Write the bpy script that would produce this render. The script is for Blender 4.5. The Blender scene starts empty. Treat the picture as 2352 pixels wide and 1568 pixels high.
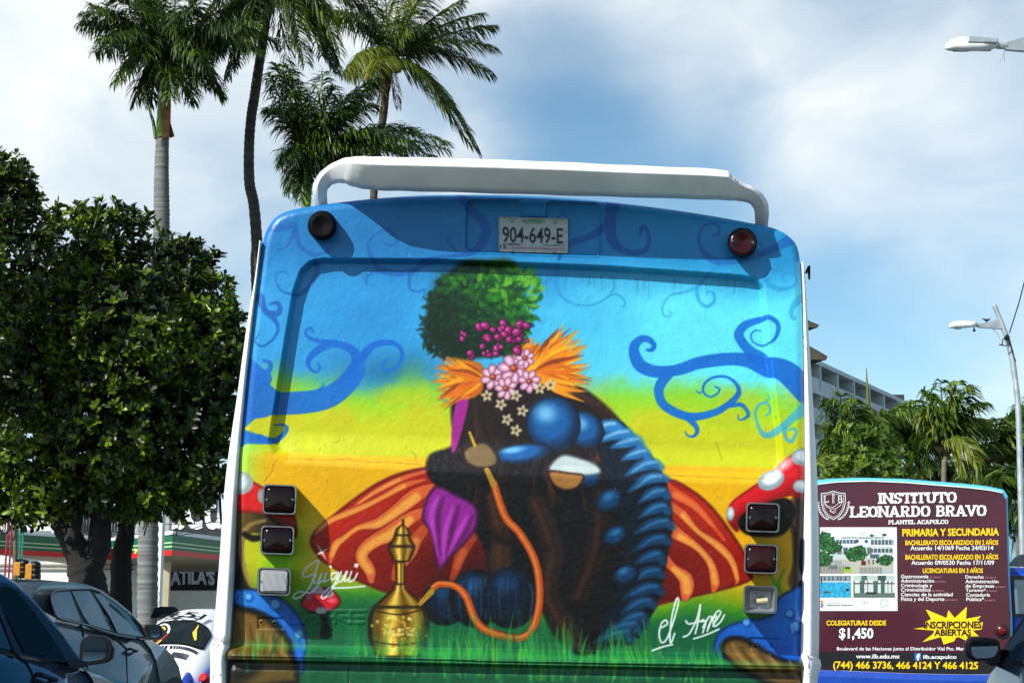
import bpy, math, random
import numpy as np
from mathutils import Vector, Matrix

# ------------------------------------------------------------------ camera, sky, sun, exposure
SC = bpy.context.scene
F, CX, CY, EYE, HOR = 3500.0, 1176.0, 784.0, 1.35, 1430.0
PITCH = math.atan((HOR - CY) / F)
cam_d = bpy.data.cameras.new('camera'); cam = bpy.data.objects.new('camera', cam_d)
SC.collection.objects.link(cam); SC.camera = cam
cam.location = (0, 0, EYE); cam.rotation_euler = (math.pi / 2 + PITCH, 0, 0)
cam_d.sensor_width = 36; cam_d.lens = F / 2352 * 36; cam_d.clip_start = .05; cam_d.clip_end = 9000

SUN_TRAVEL = Vector((1.0, 0.92, -1.12)).normalized()
sd = bpy.data.lights.new('sun', 'SUN'); sun = bpy.data.objects.new('sun', sd)
SC.collection.objects.link(sun); sd.energy = 5.0; sd.angle = math.radians(.5); sd.color = (1, .96, .88)
sun.rotation_euler = SUN_TRAVEL.to_track_quat('-Z', 'Y').to_euler(); sun.location = (-20, -20, 30)
SC.view_settings.view_transform = 'Standard'; SC.view_settings.look = 'None'
SC.view_settings.exposure = 0.42; SC.view_settings.gamma = 1; SC.view_settings.use_curve_mapping = False
SC.cycles.max_bounces = 6; SC.cycles.diffuse_bounces = 2; SC.cycles.transparent_max_bounces = 8

def ray(u, v):
    a, b = (u - CX) / F, (CY - v) / F
    sp, cp = math.sin(PITCH), math.cos(PITCH)
    return Vector((a, cp - sp * b, sp + cp * b))
def at(u, v, Y):
    d = ray(u, v); return Vector((0, 0, EYE)) + d * (Y / d.y)

W = bpy.data.worlds.new('World'); SC.world = W; W.use_nodes = True
def world():
    nt = W.node_tree; N = nt.nodes; K = nt.links; N.clear()
    out = N.new('ShaderNodeOutputWorld'); bg = N.new('ShaderNodeBackground')
    sky = N.new('ShaderNodeTexSky'); sky.sky_type = 'NISHITA'; sky.sun_disc = False
    sky.sun_elevation = math.asin(-SUN_TRAVEL.z)
    sky.sun_rotation = math.atan2(-SUN_TRAVEL.x, -SUN_TRAVEL.y)
    sky.air_density = 1.0; sky.dust_density = .15; sky.ozone_density = 2.0
    bg.inputs['Strength'].default_value = .085
    tc = N.new('ShaderNodeTexCoord')
    def M(op, a, b=None, c=None):
        n = N.new('ShaderNodeMath'); n.operation = op
        for i, x in enumerate((a, b, c)):
            if x is None: continue
            if isinstance(x, (int, float)): n.inputs[i].default_value = x
            else: K.new(x, n.inputs[i])
        return n.outputs[0]
    # soft cloud sheets: layered noise over the sky dome, thicker towards the places listed
    def noise(scale, det, dist, off):
        mp = N.new('ShaderNodeMapping'); K.new(tc.outputs['Generated'], mp.inputs[0])
        mp.inputs['Location'].default_value = off; mp.inputs['Scale'].default_value = (1, 1, 1.8)
        n = N.new('ShaderNodeTexNoise'); K.new(mp.outputs[0], n.inputs['Vector'])
        n.inputs['Scale'].default_value = scale; n.inputs['Detail'].default_value = det
        n.inputs['Roughness'].default_value = .5; n.inputs['Distortion'].default_value = dist
        return n.outputs['Fac']
    n1 = noise(3.6, 2.5, .2, (3.1, .7, 0)); n2 = noise(9, 6, .5, (1, 5, 2))
    base = M('ADD', M('MULTIPLY', n1, .74), M('MULTIPLY', n2, .28))
    blobs = [(820, 60, .34, .26), (100, 60, .30, .20), (2050, 260, .26, .30), (1500, 60, .14, .10), (1450, 400, .13, -.30),
             (1330, 250, .08, -.1), (560, 470, .16, -.12), (2200, 1000, .16, .05), (2180, 620, .10, -.03), (1980, 640, .14, -.22), (60, 260, .15, .15)]
    for (u, v, r, w) in blobs:
        d = ray(u, v).normalized()
        vm = N.new('ShaderNodeVectorMath'); vm.operation = 'DISTANCE'
        K.new(tc.outputs['Generated'], vm.inputs[0]); vm.inputs[1].default_value = d
        f = N.new('ShaderNodeMapRange'); f.interpolation_type = 'SMOOTHSTEP'
        K.new(vm.outputs['Value'], f.inputs['Value'])
        f.inputs['From Min'].default_value = 0; f.inputs['From Max'].default_value = r
        f.inputs['To Min'].default_value = w; f.inputs['To Max'].default_value = 0
        base = M('ADD', base, f.outputs[0])
    mr = N.new('ShaderNodeMapRange'); mr.interpolation_type = 'SMOOTHSTEP'; K.new(base, mr.inputs['Value'])
    mr.inputs['From Min'].default_value = .34; mr.inputs['From Max'].default_value = .98
    cr = N.new('ShaderNodeValToRGB'); K.new(n2, cr.inputs[0])
    cr.color_ramp.elements[0].position = .3; cr.color_ramp.elements[0].color = (6.9, 7.8, 8.5, 1)
    cr.color_ramp.elements[1].position = .7; cr.color_ramp.elements[1].color = (9.3, 9.6, 9.5, 1)
    tint = N.new('ShaderNodeMix'); tint.data_type = 'RGBA'; tint.blend_type = 'MULTIPLY'; tint.inputs[0].default_value = 1
    K.new(sky.outputs[0], tint.inputs[6]); tint.inputs[7].default_value = (1.08, 1.32, 1.28, 1)
    mx = N.new('ShaderNodeMix'); mx.data_type = 'RGBA'
    K.new(mr.outputs[0], mx.inputs[0]); K.new(tint.outputs[2], mx.inputs[6]); K.new(cr.outputs[0], mx.inputs[7])
    K.new(mx.outputs[2], bg.inputs['Color']); K.new(bg.outputs[0], out.inputs[0])
world()

# ------------------------------------------------------------------ helpers
random.seed(7); R = random.Random(7)
COL = SC.collection
def s2l(c): return tuple(((x / 12.92) if x <= .04045 else ((x + .055) / 1.055) ** 2.4) for x in c)
def hexc(h, k=1.0):
    return tuple(k * x for x in s2l([int(h[i:i + 2], 16) / 255 for i in (0, 2, 4)]))
def K2(x, y, sx, sy, s): return ((sx + x / s) / 1.7415, (sy + y / s) / 1.7415)
# enlarged views used while measuring the photograph -> its coordinates
cA = lambda x, y: K2(x, y, 950, 550, 1.845)
cB = lambda x, y: K2(x, y, 2000, 600, 1.7423)
cC = lambda x, y: K2(x, y, 1600, 950, 1.4255)
cD = lambda x, y: K2(x, y, 900, 1350, 1.651)
cE = lambda x, y: K2(x, y, 2400, 1200, 1.568)
cF = lambda x, y: K2(x, y, 800, 1800, 1.6845)
cG = lambda x, y: K2(x, y, 1900, 1800, 1.68)
cL = lambda x, y: K2(x, y, 0, 1800, 1.684)
cR = lambda x, y: K2(x, y, 3100, 1800, 1.6837)
cH = lambda x, y: K2(x, y, 3100, 1000, 1.568)
cU = lambda x, y: K2(x, y, 900, 0, 1.845)
cV = lambda x, y: K2(x, y, 0, 0, 1.7423)

def mat(name, col, rough=.6, metal=0, spec=.5, var=.12, scale=8, bump=0, bscale=60, coat=0, col2=None, thr=None, stretch=None):
    m = bpy.data.materials.new(name); m.use_nodes = True
    nt = m.node_tree; N = nt.nodes; Ln = nt.links; p = N['Principled BSDF']
    p.inputs['Roughness'].default_value = rough; p.inputs['Metallic'].default_value = metal
    p.inputs['Specular IOR Level'].default_value = spec; p.inputs['Coat Weight'].default_value = coat
    p.inputs['Coat Roughness'].default_value = .05
    tc = N.new('ShaderNodeTexCoord')
    no = N.new('ShaderNodeTexNoise')
    if stretch:
        mp = N.new('ShaderNodeMapping'); mp.inputs['Scale'].default_value = stretch; Ln.new(tc.outputs['Object'], mp.inputs[0]); Ln.new(mp.outputs[0], no.inputs['Vector'])
    else: Ln.new(tc.outputs['Object'], no.inputs['Vector'])
    no.inputs['Scale'].default_value = scale; no.inputs['Detail'].default_value = 5
    r = N.new('ShaderNodeValToRGB'); Ln.new(no.outputs['Fac'], r.inputs[0])
    if thr is None:
        r.color_ramp.elements[0].position = .3; r.color_ramp.elements[1].position = .7
        r.color_ramp.elements[0].color = (*[c * (1 - var) for c in col], 1)
        c2 = col2 or [min(1, c * (1 + var)) for c in col]
        r.color_ramp.elements[1].color = (*c2, 1)
    else:
        r.color_ramp.elements[0].position = thr; r.color_ramp.elements[1].position = thr + .02
        r.color_ramp.elements[0].color = (*col, 1); r.color_ramp.elements[1].color = (*col2, 1)
    Ln.new(r.outputs[0], p.inputs['Base Color'])
    if bump:
        n2 = N.new('ShaderNodeTexNoise'); Ln.new(tc.outputs['Object'], n2.inputs['Vector'])
        n2.inputs['Scale'].default_value = bscale; n2.inputs['Detail'].default_value = 4
        b = N.new('ShaderNodeBump'); b.inputs['Strength'].default_value = bump; b.inputs['Distance'].default_value = .02
        Ln.new(n2.outputs['Fac'], b.inputs['Height']); Ln.new(b.outputs[0], p.inputs['Normal'])
    return m
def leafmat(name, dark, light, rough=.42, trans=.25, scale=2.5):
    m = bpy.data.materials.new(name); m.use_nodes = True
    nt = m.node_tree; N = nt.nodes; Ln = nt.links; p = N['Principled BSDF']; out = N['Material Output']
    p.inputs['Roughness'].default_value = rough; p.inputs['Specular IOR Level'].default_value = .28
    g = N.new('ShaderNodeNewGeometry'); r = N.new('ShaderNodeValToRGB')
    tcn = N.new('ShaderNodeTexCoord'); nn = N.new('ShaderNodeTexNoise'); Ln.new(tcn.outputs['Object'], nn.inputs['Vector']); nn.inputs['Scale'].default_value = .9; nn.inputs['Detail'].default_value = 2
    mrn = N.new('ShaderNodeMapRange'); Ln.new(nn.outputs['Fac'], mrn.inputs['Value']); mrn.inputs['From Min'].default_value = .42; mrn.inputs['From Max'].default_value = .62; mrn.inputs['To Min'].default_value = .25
    mu = N.new('ShaderNodeMath'); mu.operation = 'MULTIPLY'; Ln.new(g.outputs['Random Per Island'], mu.inputs[0]); Ln.new(mrn.outputs[0], mu.inputs[1]); Ln.new(mu.outputs[0], r.inputs[0])  # random leaf tone; lighter clumps paint sunlit patches into the colour
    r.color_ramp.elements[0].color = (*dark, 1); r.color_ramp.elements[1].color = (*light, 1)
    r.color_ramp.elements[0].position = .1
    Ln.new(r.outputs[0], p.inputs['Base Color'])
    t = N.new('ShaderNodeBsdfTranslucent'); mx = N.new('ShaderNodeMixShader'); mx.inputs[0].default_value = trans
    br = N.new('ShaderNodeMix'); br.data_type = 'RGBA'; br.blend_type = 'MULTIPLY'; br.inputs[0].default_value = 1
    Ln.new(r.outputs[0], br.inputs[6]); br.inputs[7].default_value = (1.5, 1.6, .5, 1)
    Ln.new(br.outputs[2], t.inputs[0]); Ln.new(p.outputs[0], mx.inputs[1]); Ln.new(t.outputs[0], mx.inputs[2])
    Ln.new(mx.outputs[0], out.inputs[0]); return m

def tag(o, label=None, cat=None, group=None, kind=None):
    if label: o['label'] = label
    if cat: o['category'] = cat
    if group: o['group'] = group
    if kind: o['kind'] = kind
    return o
def empty(name, loc, label, cat, group=None):
    o = bpy.data.objects.new(name, None); COL.objects.link(o); o.location = loc; o.empty_display_size = .2
    return tag(o, label, cat, group)
def rootloc(p):
    v = Vector((0, 0, 0))
    while p is not None: v += p.location; p = p.parent
    return v
class MB:
    def __init__(s): s.v = []; s.f = []
    def add(s, vs, fs):
        b = len(s.v); s.v += [tuple(x) for x in vs]; s.f += [tuple(b + i for i in f) for f in fs]; return s
    def box(s, lo, hi):
        x0, y0, z0 = lo; x1, y1, z1 = hi
        return s.add([(x0, y0, z0), (x1, y0, z0), (x1, y1, z0), (x0, y1, z0), (x0, y0, z1), (x1, y0, z1), (x1, y1, z1), (x0, y1, z1)],
                     [(0, 3, 2, 1), (4, 5, 6, 7), (0, 1, 5, 4), (1, 2, 6, 5), (2, 3, 7, 6), (3, 0, 4, 7)])
    def obox(s, c, ax, hs):   # oriented box: centre, three unit axes, half sizes
        c = Vector(c); vs = []
        for k in (-1, 1):
            for (i, j) in ((-1, -1), (1, -1), (1, 1), (-1, 1)):
                vs.append(c + ax[0] * hs[0] * i + ax[1] * hs[1] * j + ax[2] * hs[2] * k)
        return s.add(vs, [(0, 3, 2, 1), (4, 5, 6, 7), (0, 1, 5, 4), (1, 2, 6, 5), (2, 3, 7, 6), (3, 0, 4, 7)])
    def prism(s, pts, off):   # polygon (3D pts) extruded by vector off
        n = len(pts); off = Vector(off)
        vs = [Vector(p) for p in pts] + [Vector(p) + off for p in pts]
        return s.add(vs, [tuple(range(n)), tuple(range(2 * n - 1, n - 1, -1))] + [(i, (i + 1) % n, n + (i + 1) % n, n + i)[::-1] for i in range(n)])
    def poly(s, pts): return s.add(pts, [tuple(range(len(pts)))])
    def loft(s, rings, caps=True, closed=True):
        n = len(rings[0]); b = len(s.v)
        for r in rings: s.v += [tuple(p) for p in r]
        for i in range(len(rings) - 1):
            for j in range(n if closed else n - 1):
                k = (j + 1) % n
                s.f.append((b + i * n + j, b + i * n + k, b + (i + 1) * n + k, b + (i + 1) * n + j))
        if caps:
            s.f.append(tuple(b + j for j in range(n))[::-1]); s.f.append(tuple(b + (len(rings) - 1) * n + j for j in range(n)))
        return s
    def tube(s, pts, rad, n=8, caps=True):
        pts = [Vector(p) for p in pts]
        if not isinstance(rad, (list, tuple)): rad = [rad] * len(pts)
        rings = []; prev = None
        for i, p in enumerate(pts):
            t = (pts[min(i + 1, len(pts) - 1)] - pts[max(i - 1, 0)]).normalized()
            if prev is None: a = t.orthogonal().normalized()
            else: a = (prev - t * prev.dot(t)).normalized()
            prev = a; b = t.cross(a)
            rings.append([p + (a * math.cos(2 * math.pi * k / n) + b * math.sin(2 * math.pi * k / n)) * rad[i] for k in range(n)])
        return s.loft(rings, caps)
    def build(s, name, m, parent=None, smooth=False, label=None, cat=None, group=None, kind=None, origin=None, bevel=0):
        ref = rootloc(parent) if parent is not None else Vector(origin or (0, 0, 0))
        me = bpy.data.meshes.new(name)
        me.from_pydata([(x - ref.x, y - ref.y, z - ref.z) for (x, y, z) in s.v], [], s.f)
        if smooth: me.polygons.foreach_set('use_smooth', [True] * len(me.polygons))
        me.materials.append(m); me.update()
        o = bpy.data.objects.new(name, me); COL.objects.link(o)
        if parent is not None: o.parent = parent
        else: o.location = ref
        if bevel:
            bv = o.modifiers.new('bevel', 'BEVEL'); bv.width = bevel; bv.segments = 2; bv.limit_method = 'ANGLE'
        return tag(o, label, cat, group, kind)
def catmull(pts, n=8, closed=False):
    P = [np.array(p, float) for p in pts]; out = []; L = len(P)
    for i in range(L if closed else L - 1):
        if closed: a, b, c, d = P[(i - 1) % L], P[i], P[(i + 1) % L], P[(i + 2) % L]
        else: a, b, c, d = P[max(i - 1, 0)], P[i], P[i + 1], P[min(i + 2, L - 1)]
        for k in range(n):
            t = k / n
            out.append(.5 * ((2 * b) + (c - a) * t + (2 * a - 5 * b + 4 * c - d) * t * t + (3 * b - a - 3 * c + d) * t ** 3))
    if not closed: out.append(P[-1])
    return out

# flat lettering: glyph outlines of Blender's own font turned into mesh
_tc = {}
def glyphs(body, bold=.0, shear=0.0, spacing=1.0):
    key = (body, bold, shear, spacing)
    if key in _tc: return _tc[key]
    c = bpy.data.curves.new('t', 'FONT'); c.body = body; c.offset = bold; c.shear = shear; c.resolution_u = 3
    c.space_character = spacing
    o = bpy.data.objects.new('t', c); COL.objects.link(o)
    bpy.context.view_layer.update()
    dg = bpy.context.evaluated_depsgraph_get(); oe = o.evaluated_get(dg); me = oe.to_mesh()
    V = np.array([v.co[:2] for v in me.vertices]).reshape(-1, 2); Fc = [tuple(p.vertices) for p in me.polygons]
    oe.to_mesh_clear(); bpy.data.objects.remove(o); bpy.data.curves.remove(c)
    x0, x1 = V[:, 0].min(), V[:, 0].max()
    _tc[key] = (V, Fc, x0, x1); return _tc[key]
CAPH = .70
def put_text(mb, body, q, bold=0.0, shear=0.0, cap=True, spacing=1.0):
    """q(s, t) -> 3D point, s in 0..1 along the text's width, t = 0 at the baseline and 1 at cap height"""
    V, Fc, x0, x1 = glyphs(body, bold, shear, spacing)
    mb.add([q((x - x0) / (x1 - x0), y / CAPH) for (x, y) in V], Fc)
# ------------------------------------------------------------------ ground
M_asph = mat('asphalt', (.05, .05, .052), .9, var=.2, scale=3, bump=.3, bscale=80)
M_conc = mat('concrete', (.32, .31, .29), .9, var=.15, scale=2, bump=.2)
M_paint = mat('road_paint', (.75, .75, .72), .7)
M_earth = mat('soil', (.09, .09, .08), .95, var=.3, scale=.5)
MB().poly([(-3000, -200, -.02), (3000, -200, -.02), (3000, 6000, -.02), (-3000, 6000, -.02)]).build('ground', M_earth, kind='structure')
MB().poly([(-9, -60, 0), (9.5, -60, 0), (9.5, 300, 0), (-9, 300, 0)]).build('road', M_asph, kind='structure')
MB().box((-14, -60, -.1), (-9, 300, .13)).build('pavement', M_conc, kind='structure')
MB().box((9.5, -60, -.1), (14, 300, .13)).build('pavement', M_conc, kind='structure')
mk = MB()
for X in (-1.9, 1.9):
    for k in range(-4, 40): mk.poly([(X - .06, k * 6, .004), (X + .06, k * 6, .004), (X + .06, k * 6 + 3, .004), (X - .06, k * 6 + 3, .004)])
mk.build('lane_marking', M_paint, kind='structure')
# far hills over the bay
M_hill = mat('hill_haze_tint', (.10, .20, .27), .9, var=.25, scale=.03, col2=(.15, .26, .32))  # scrub colour with the blue haze of distance painted in
hb = MB(); rows = []
NX = 90
for j, (Yh, k) in enumerate(((2250, 0), (2330, .35), (2450, .7), (2600, 1), (2900, .6), (3400, -.05))):
    row = []
    for i in range(NX + 1):
        t = i / NX; u = 1500 + t * 1400
        h = at(u, 1078 - 22 * math.sin(t * 5 + 1) - 10 * math.sin(t * 17) - 4 * math.sin(t * 53 + 2) + 26 * (1 - min(1, max(0, (u - 1700) / 400))), 2600)
        x = h.x + 30 * math.sin(i * 1.3 + j * 2); row.append((x, Yh + 25 * math.sin(i * .9 + j), h.z * k * (1 + .06 * math.sin(i * .8 + j * 1.7)) if 0 < k < 1 else (h.z if k == 1 else -5)))
    rows.append(row)
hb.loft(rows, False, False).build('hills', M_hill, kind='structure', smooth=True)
MB().poly([(-1500, 500, 0.02), (2900, 500, 0.02), (2900, 2300, 0.02), (-1500, 2300, 0.02)]).build('water', mat('sea_water', (.02, .10, .16), .2), kind='structure')
M_white = mat('white_stucco', (.74, .75, .74), .8, var=.08, scale=1.2)
HL = ['pair of white blocks on the far hillside right of the tall wind-blown palm', 'lone white block low on the far hillside between two palm trunks', 'small cream house half way up the far hillside at the lamp post', 'white villa near the crest of the far hill', 'row of pale flats at the foot of the far hill']
for i, (u, v) in enumerate(((2150, 1092), (2188, 1086), (2232, 1090), (2120, 1096), (2300, 1100))):
    p = at(u, v, 2300); s_ = 4 + i * .6
    hr = MB().box((p.x - s_, 2300, p.z - 8), (p.x + s_, 2325, p.z + 1)).box((p.x - s_ * .4, 2303, p.z + 1), (p.x + s_ * .5, 2320, p.z + 3.5)).build('far_house', M_white, origin=(p.x, 2300, p.z - 8))
    tag(hr, HL[i], 'house', 'tiny houses on the far hillside')

# ------------------------------------------------------------------ mural painted on the tail of the bus
UX0, UY0, PW, PH = 470, 420, 1430, 1200
cv = np.zeros((PH, PW, 3)); rel = np.zeros((PH, PW))
YY, XX = np.mgrid[0:PH, 0:PW].astype(float); XX += UX0; YY += UY0
def vnoise(scale, seed, oct=4):
    rs = np.random.RandomState(seed); out = np.zeros((PH, PW)); amp = 1; tot = 0
    for o in range(oct):
        n = int(max(PW, PH) / scale) + 3; g = rs.rand(n, n)
        x = (XX - UX0) / scale; y = (YY - UY0) / scale
        xi, yi = x.astype(int), y.astype(int); fx, fy = x - xi, y - yi
        fx = fx * fx * (3 - 2 * fx); fy = fy * fy * (3 - 2 * fy)
        out += amp * (g[yi, xi] * (1 - fx) * (1 - fy) + g[yi, xi + 1] * fx * (1 - fy) + g[yi + 1, xi] * (1 - fx) * fy + g[yi + 1, xi + 1] * fx * fy)
        tot += amp; amp *= .5; scale /= 2
    return out / tot
def sm(a, b, x): t = np.clip((x - a) / (b - a), 0, 1); return t * t * (3 - 2 * t)
def rgb(h): return np.array([int(h[i:i + 2], 16) / 255 for i in (0, 2, 4)])
def win(x0, y0, x1, y1):
    a = max(0, int(x0 - UX0)); b = min(PW, int(x1 - UX0) + 1); c = max(0, int(y0 - UY0)); d = min(PH, int(y1 - UY0) + 1)
    return (slice(c, d), slice(a, b)) if b > a and d > c else None
def mixin(sl, m, col):
    if callable(col): col = col(XX[sl], YY[sl])
    else: col = rgb(col) if isinstance(col, str) else np.array(col)
    cv[sl] = cv[sl] * (1 - m[..., None]) + col * m[..., None]
def pmask(pts, soft, pad=0):
    P = np.array(pts, float); sl = win(P[:, 0].min() - pad - soft * 2, P[:, 1].min() - pad - soft * 2, P[:, 0].max() + pad + soft * 2, P[:, 1].max() + pad + soft * 2)
    if sl is None: return None, None
    X, Y = XX[sl], YY[sl]; d2 = np.full(X.shape, 1e12); ins = np.zeros(X.shape, bool)
    for i in range(len(P)):
        a, b = P[i], P[(i + 1) % len(P)]; e = b - a; L = e @ e + 1e-9
        t = np.clip(((X - a[0]) * e[0] + (Y - a[1]) * e[1]) / L, 0, 1)
        d2 = np.minimum(d2, (X - a[0] - t * e[0]) ** 2 + (Y - a[1] - t * e[1]) ** 2)
        if a[1] != b[1]:
            c = ((a[1] > Y) != (b[1] > Y)) & (X < (b[0] - a[0]) * (Y - a[1]) / (b[1] - a[1]) + a[0]); ins ^= c
    return sl, np.where(ins, 1, -1) * np.sqrt(d2)
def blob(pts, col, soft=2, alpha=1, n=4, outline=None, ow=4, clip=None):
    P = catmull(pts, n, True) if n > 1 else pts
    sl, sdf = pmask(P, soft)
    if sl is None: return
    m = sm(-soft, soft, sdf) * alpha
    mixin(sl, m, col)
    if outline: mixin(sl, (np.exp(-(sdf / ow) ** 2) * (sdf > -ow * 1.5) * .85 * alpha), outline)
    return sl, sdf
def stroke(pts, col, soft=1.5, alpha=1, n=6, widthk=1.0):
    """pts: (x, y, radius)"""
    P = catmull(pts, n); A = np.array(P); r = A[:, 2].max() * widthk
    sl = win(A[:, 0].min() - r - 4, A[:, 1].min() - r - 4, A[:, 0].max() + r + 4, A[:, 1].max() + r + 4)
    if sl is None: return
    X, Y = XX[sl], YY[sl]; best = np.full(X.shape, 1e9)
    for i in range(len(P) - 1):
        a, b = A[i], A[i + 1]; e = b[:2] - a[:2]; L = e @ e + 1e-9
        t = np.clip(((X - a[0]) * e[0] + (Y - a[1]) * e[1]) / L, 0, 1)
        best = np.minimum(best, np.hypot(X - a[0] - t * e[0], Y - a[1] - t * e[1]) - (a[2] + (b[2] - a[2]) * t) * widthk)
    mixin(sl, sm(soft, -soft, best) * alpha, col); return sl, best
def ell(cx, cy, rx, ry, col, soft=2, alpha=1, rot=0):
    R_ = max(rx, ry) + soft * 2; sl = win(cx - R_, cy - R_, cx + R_, cy + R_)
    if sl is None: return
    dx, dy = XX[sl] - cx, YY[sl] - cy; c, s = math.cos(rot), math.sin(rot); a = dx * c + dy * s; b = -dx * s + dy * c
    d = (np.hypot(a / rx, b / ry) - 1) * min(rx, ry); mixin(sl, sm(soft, -soft, d) * alpha, col)
def ball(cx, cy, rx, ry, dark, mid, light, rot=0, hx=-.4, hy=-.5, soft=2, edge='04080c'):
    """airbrushed round form: dark rim, mid tone, soft highlight"""
    ell(cx, cy, rx * 1.05, ry * 1.05, edge, 3, .9, rot); ell(cx, cy, rx, ry, dark, soft, 1, rot)
    ell(cx + hx * rx * .25, cy + hy * ry * .25, rx * .82, ry * .8, mid, min(rx, ry) * .3, .9, rot)
    ell(cx + hx * rx * .7, cy + hy * ry * .7, rx * .38, ry * .3, light, min(rx, ry) * .26, .8, rot)

nz1, nz2, nz3 = vnoise(160, 1), vnoise(60, 2), vnoise(18, 3)
# background: blue over yellow over gold over green
v = YY - (XX - 1180) * .03
top = rgb('1e8fd2')[None, None] * np.ones((PH, PW, 1))
right = sm(850, 1650, XX + (nz1 - .5) * 300)[..., None]
mid = rgb('2f9cdc') * (1 - right) + rgb('5fe0fa') * right
topc = rgb('1676b8') * (1 - right * .6) + rgb('249cd8') * right * .6
t = sm(560, 700, v + (nz1 - .5) * 60)[..., None]
cv[:] = topc * (1 - t) + mid * t
dk = np.exp(-((XX - 850) / 150) ** 2 - ((YY - 720) / 110) ** 2) * (.4 + .6 * nz1); cv[:] = cv * (1 - .5 * dk[..., None]) + rgb('1c7fc8') * .5 * dk[..., None]
dk = np.exp(-((XX - 900) / 130) ** 2 - ((YY - 850) / 45) ** 2); cv[:] = cv * (1 - .75 * dk[..., None]) + rgb('18648e') * .75 * dk[..., None]
g1 = sm(850, 930, v + (nz1 - .5) * 90 + (nz2 - .5) * 30)[..., None]
cv[:] = cv * (1 - g1) + rgb('86d02a') * g1
g2 = sm(880, 990, v + (nz2 - .5) * 50 + (nz1 - .5) * 50)[..., None]
cv[:] = cv * (1 - g2) + rgb('c6cc10') * g2
dd = (nz2 > .54) * (np.exp(-((YY - 930) / 60) ** 2)); cv[:] = cv * (1 - .2 * dd[..., None]) + rgb('f0c818') * .2 * dd[..., None]
g3 = sm(1050, 1062, v)[..., None]; cv[:] = cv * (1 - g3) + rgb('eab204') * g3
og = np.exp(-((XX - 1600) / 200) ** 2 - ((YY - 1230) / 60) ** 2) + np.exp(-((XX - 690) / 60) ** 2 - ((YY - 1130) / 40) ** 2) * .5
cv[:] = cv * (1 - .5 * og[..., None]) + rgb('f4a808') * .5 * og[..., None]
gl = (1 - sm(530, 640, XX + (YY - 1020) * .15)) * sm(985, 1020, YY); cv[:] = cv * (1 - gl[..., None]) + rgb('9cf060') * gl[..., None]
g4 = sm(1300, 1420, v + (nz1 - .5) * 70)[..., None]; cv[:] = cv * (1 - g4) + rgb('3c9818') * g4
g5 = sm(1370, 1440, v + (nz1 - .5) * 80)[..., None]; cv[:] = cv * (1 - g5) + rgb('0e5c36') * g5
g6 = sm(1490, 1560, v)[..., None]; cv[:] = cv * (1 - g6) + rgb('0a5230') * g6
gl = np.exp(-((XX - 640) / 60) ** 2 - ((YY - 1270) / 80) ** 2); cv[:] = cv * (1 - gl[..., None]) + rgb('86dc14') * gl[..., None]
BL, BM, BT = '0a66c8', '2486d4', '30a4e0'
def sw(f, pts, col, alpha=1, soft=1.6, k=.574):
    k = {cA: .32, cB: .34, cD: .355, cE: .37}.get(f, k); stroke([(*f(x, y), max(.9, r * k)) for (x, y, r) in pts], col, soft, alpha)
I = lambda x, y: (x, y)
# faint scrolls across the top
A1 = .62; BM_, BT_ = '0a56aa', '1e84c8'
S = cA
sw(S, [(215, 680, 24), (330, 665, 26), (420, 650, 26), (440, 740, 20), (480, 820, 16), (570, 865, 14), (660, 840, 10), (695, 790, 7), (680, 765, 5)], BM_, A1)
sw(S, [(420, 700, 24), (395, 760, 16), (350, 810, 10), (290, 830, 6)], BM_, A1)
sw(S, [(575, 900, 20), (570, 990, 18), (520, 1080, 16), (430, 1150, 14), (340, 1140, 9), (290, 1080, 6), (290, 1010, 5), (340, 990, 5), (370, 1010, 3)], BM_, A1)
sw(S, [(165, 1180, 34), (200, 1270, 22), (270, 1340, 18), (300, 1410, 12), (260, 1490, 10), (180, 1540, 8), (130, 1500, 6), (160, 1450, 5)], BM_, .8)
sw(S, [(240, 1230, 8), (290, 1220, 14), (315, 1260, 18), (290, 1300, 22), (240, 1290, 14)], BM_, .8)
sw(S, [(1080, 780, 6), (1140, 795, 10), (1180, 755, 11), (1120, 682, 9), (1040, 700, 10), (965, 780, 12), (985, 870, 16), (1050, 955, 24), (1180, 985, 22), (1290, 965, 18), (1370, 915, 22), (1500, 885, 18), (1640, 870, 10), (1700, 850, 6)], BM_, A1)
sw(S, [(1080, 975, 14), (1000, 975, 12), (945, 1020, 8), (950, 1065, 5), (990, 1070, 3)], BM_, .5)
sw(S, [(1300, 960, 16), (1265, 1020, 14), (1270, 1100, 12), (1330, 1120, 10), (1375, 1105, 9), (1370, 1150, 5), (1345, 1180, 3)], BM_, .5)
sw(S, [(1620, 850, 10), (1570, 790, 9), (1545, 745, 8), (1565, 732, 6), (1580, 745, 4)], BM_, A1)
sw(S, [(1550, 430, 34), (1640, 470, 34), (1680, 530, 30), (1660, 590, 26), (1600, 620, 20), (1540, 600, 13), (1510, 550, 8)], BT_, .65)
sw(S, [(1650, 420, 30), (1720, 530, 34), (1800, 600, 36), (1835, 680, 36), (1800, 780, 30), (1720, 850, 22), (1600, 870, 14)], BM_, .8)
sw(S, [(1640, 1315, 8), (1560, 1320, 7), (1490, 1340, 6), (1455, 1380, 4), (1460, 1410, 3)], BM_, .6)
S = cB
sw(S, [(810, 320, 50), (770, 450, 42), (770, 560, 38), (790, 640, 34), (860, 700, 22), (950, 715, 18), (1020, 690, 16), (1040, 620, 14), (1020, 550, 14), (990, 535, 14), (980, 570, 12), (985, 600, 3)], BM_, .8)
sw(S, [(770, 500, 30), (680, 570, 26), (590, 610, 20), (500, 640, 24), (440, 690, 16), (410, 760, 12)], BM_, .8)
sw(S, [(400, 480, 6), (440, 440, 9), (480, 480, 6)], BM_, .5)
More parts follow.
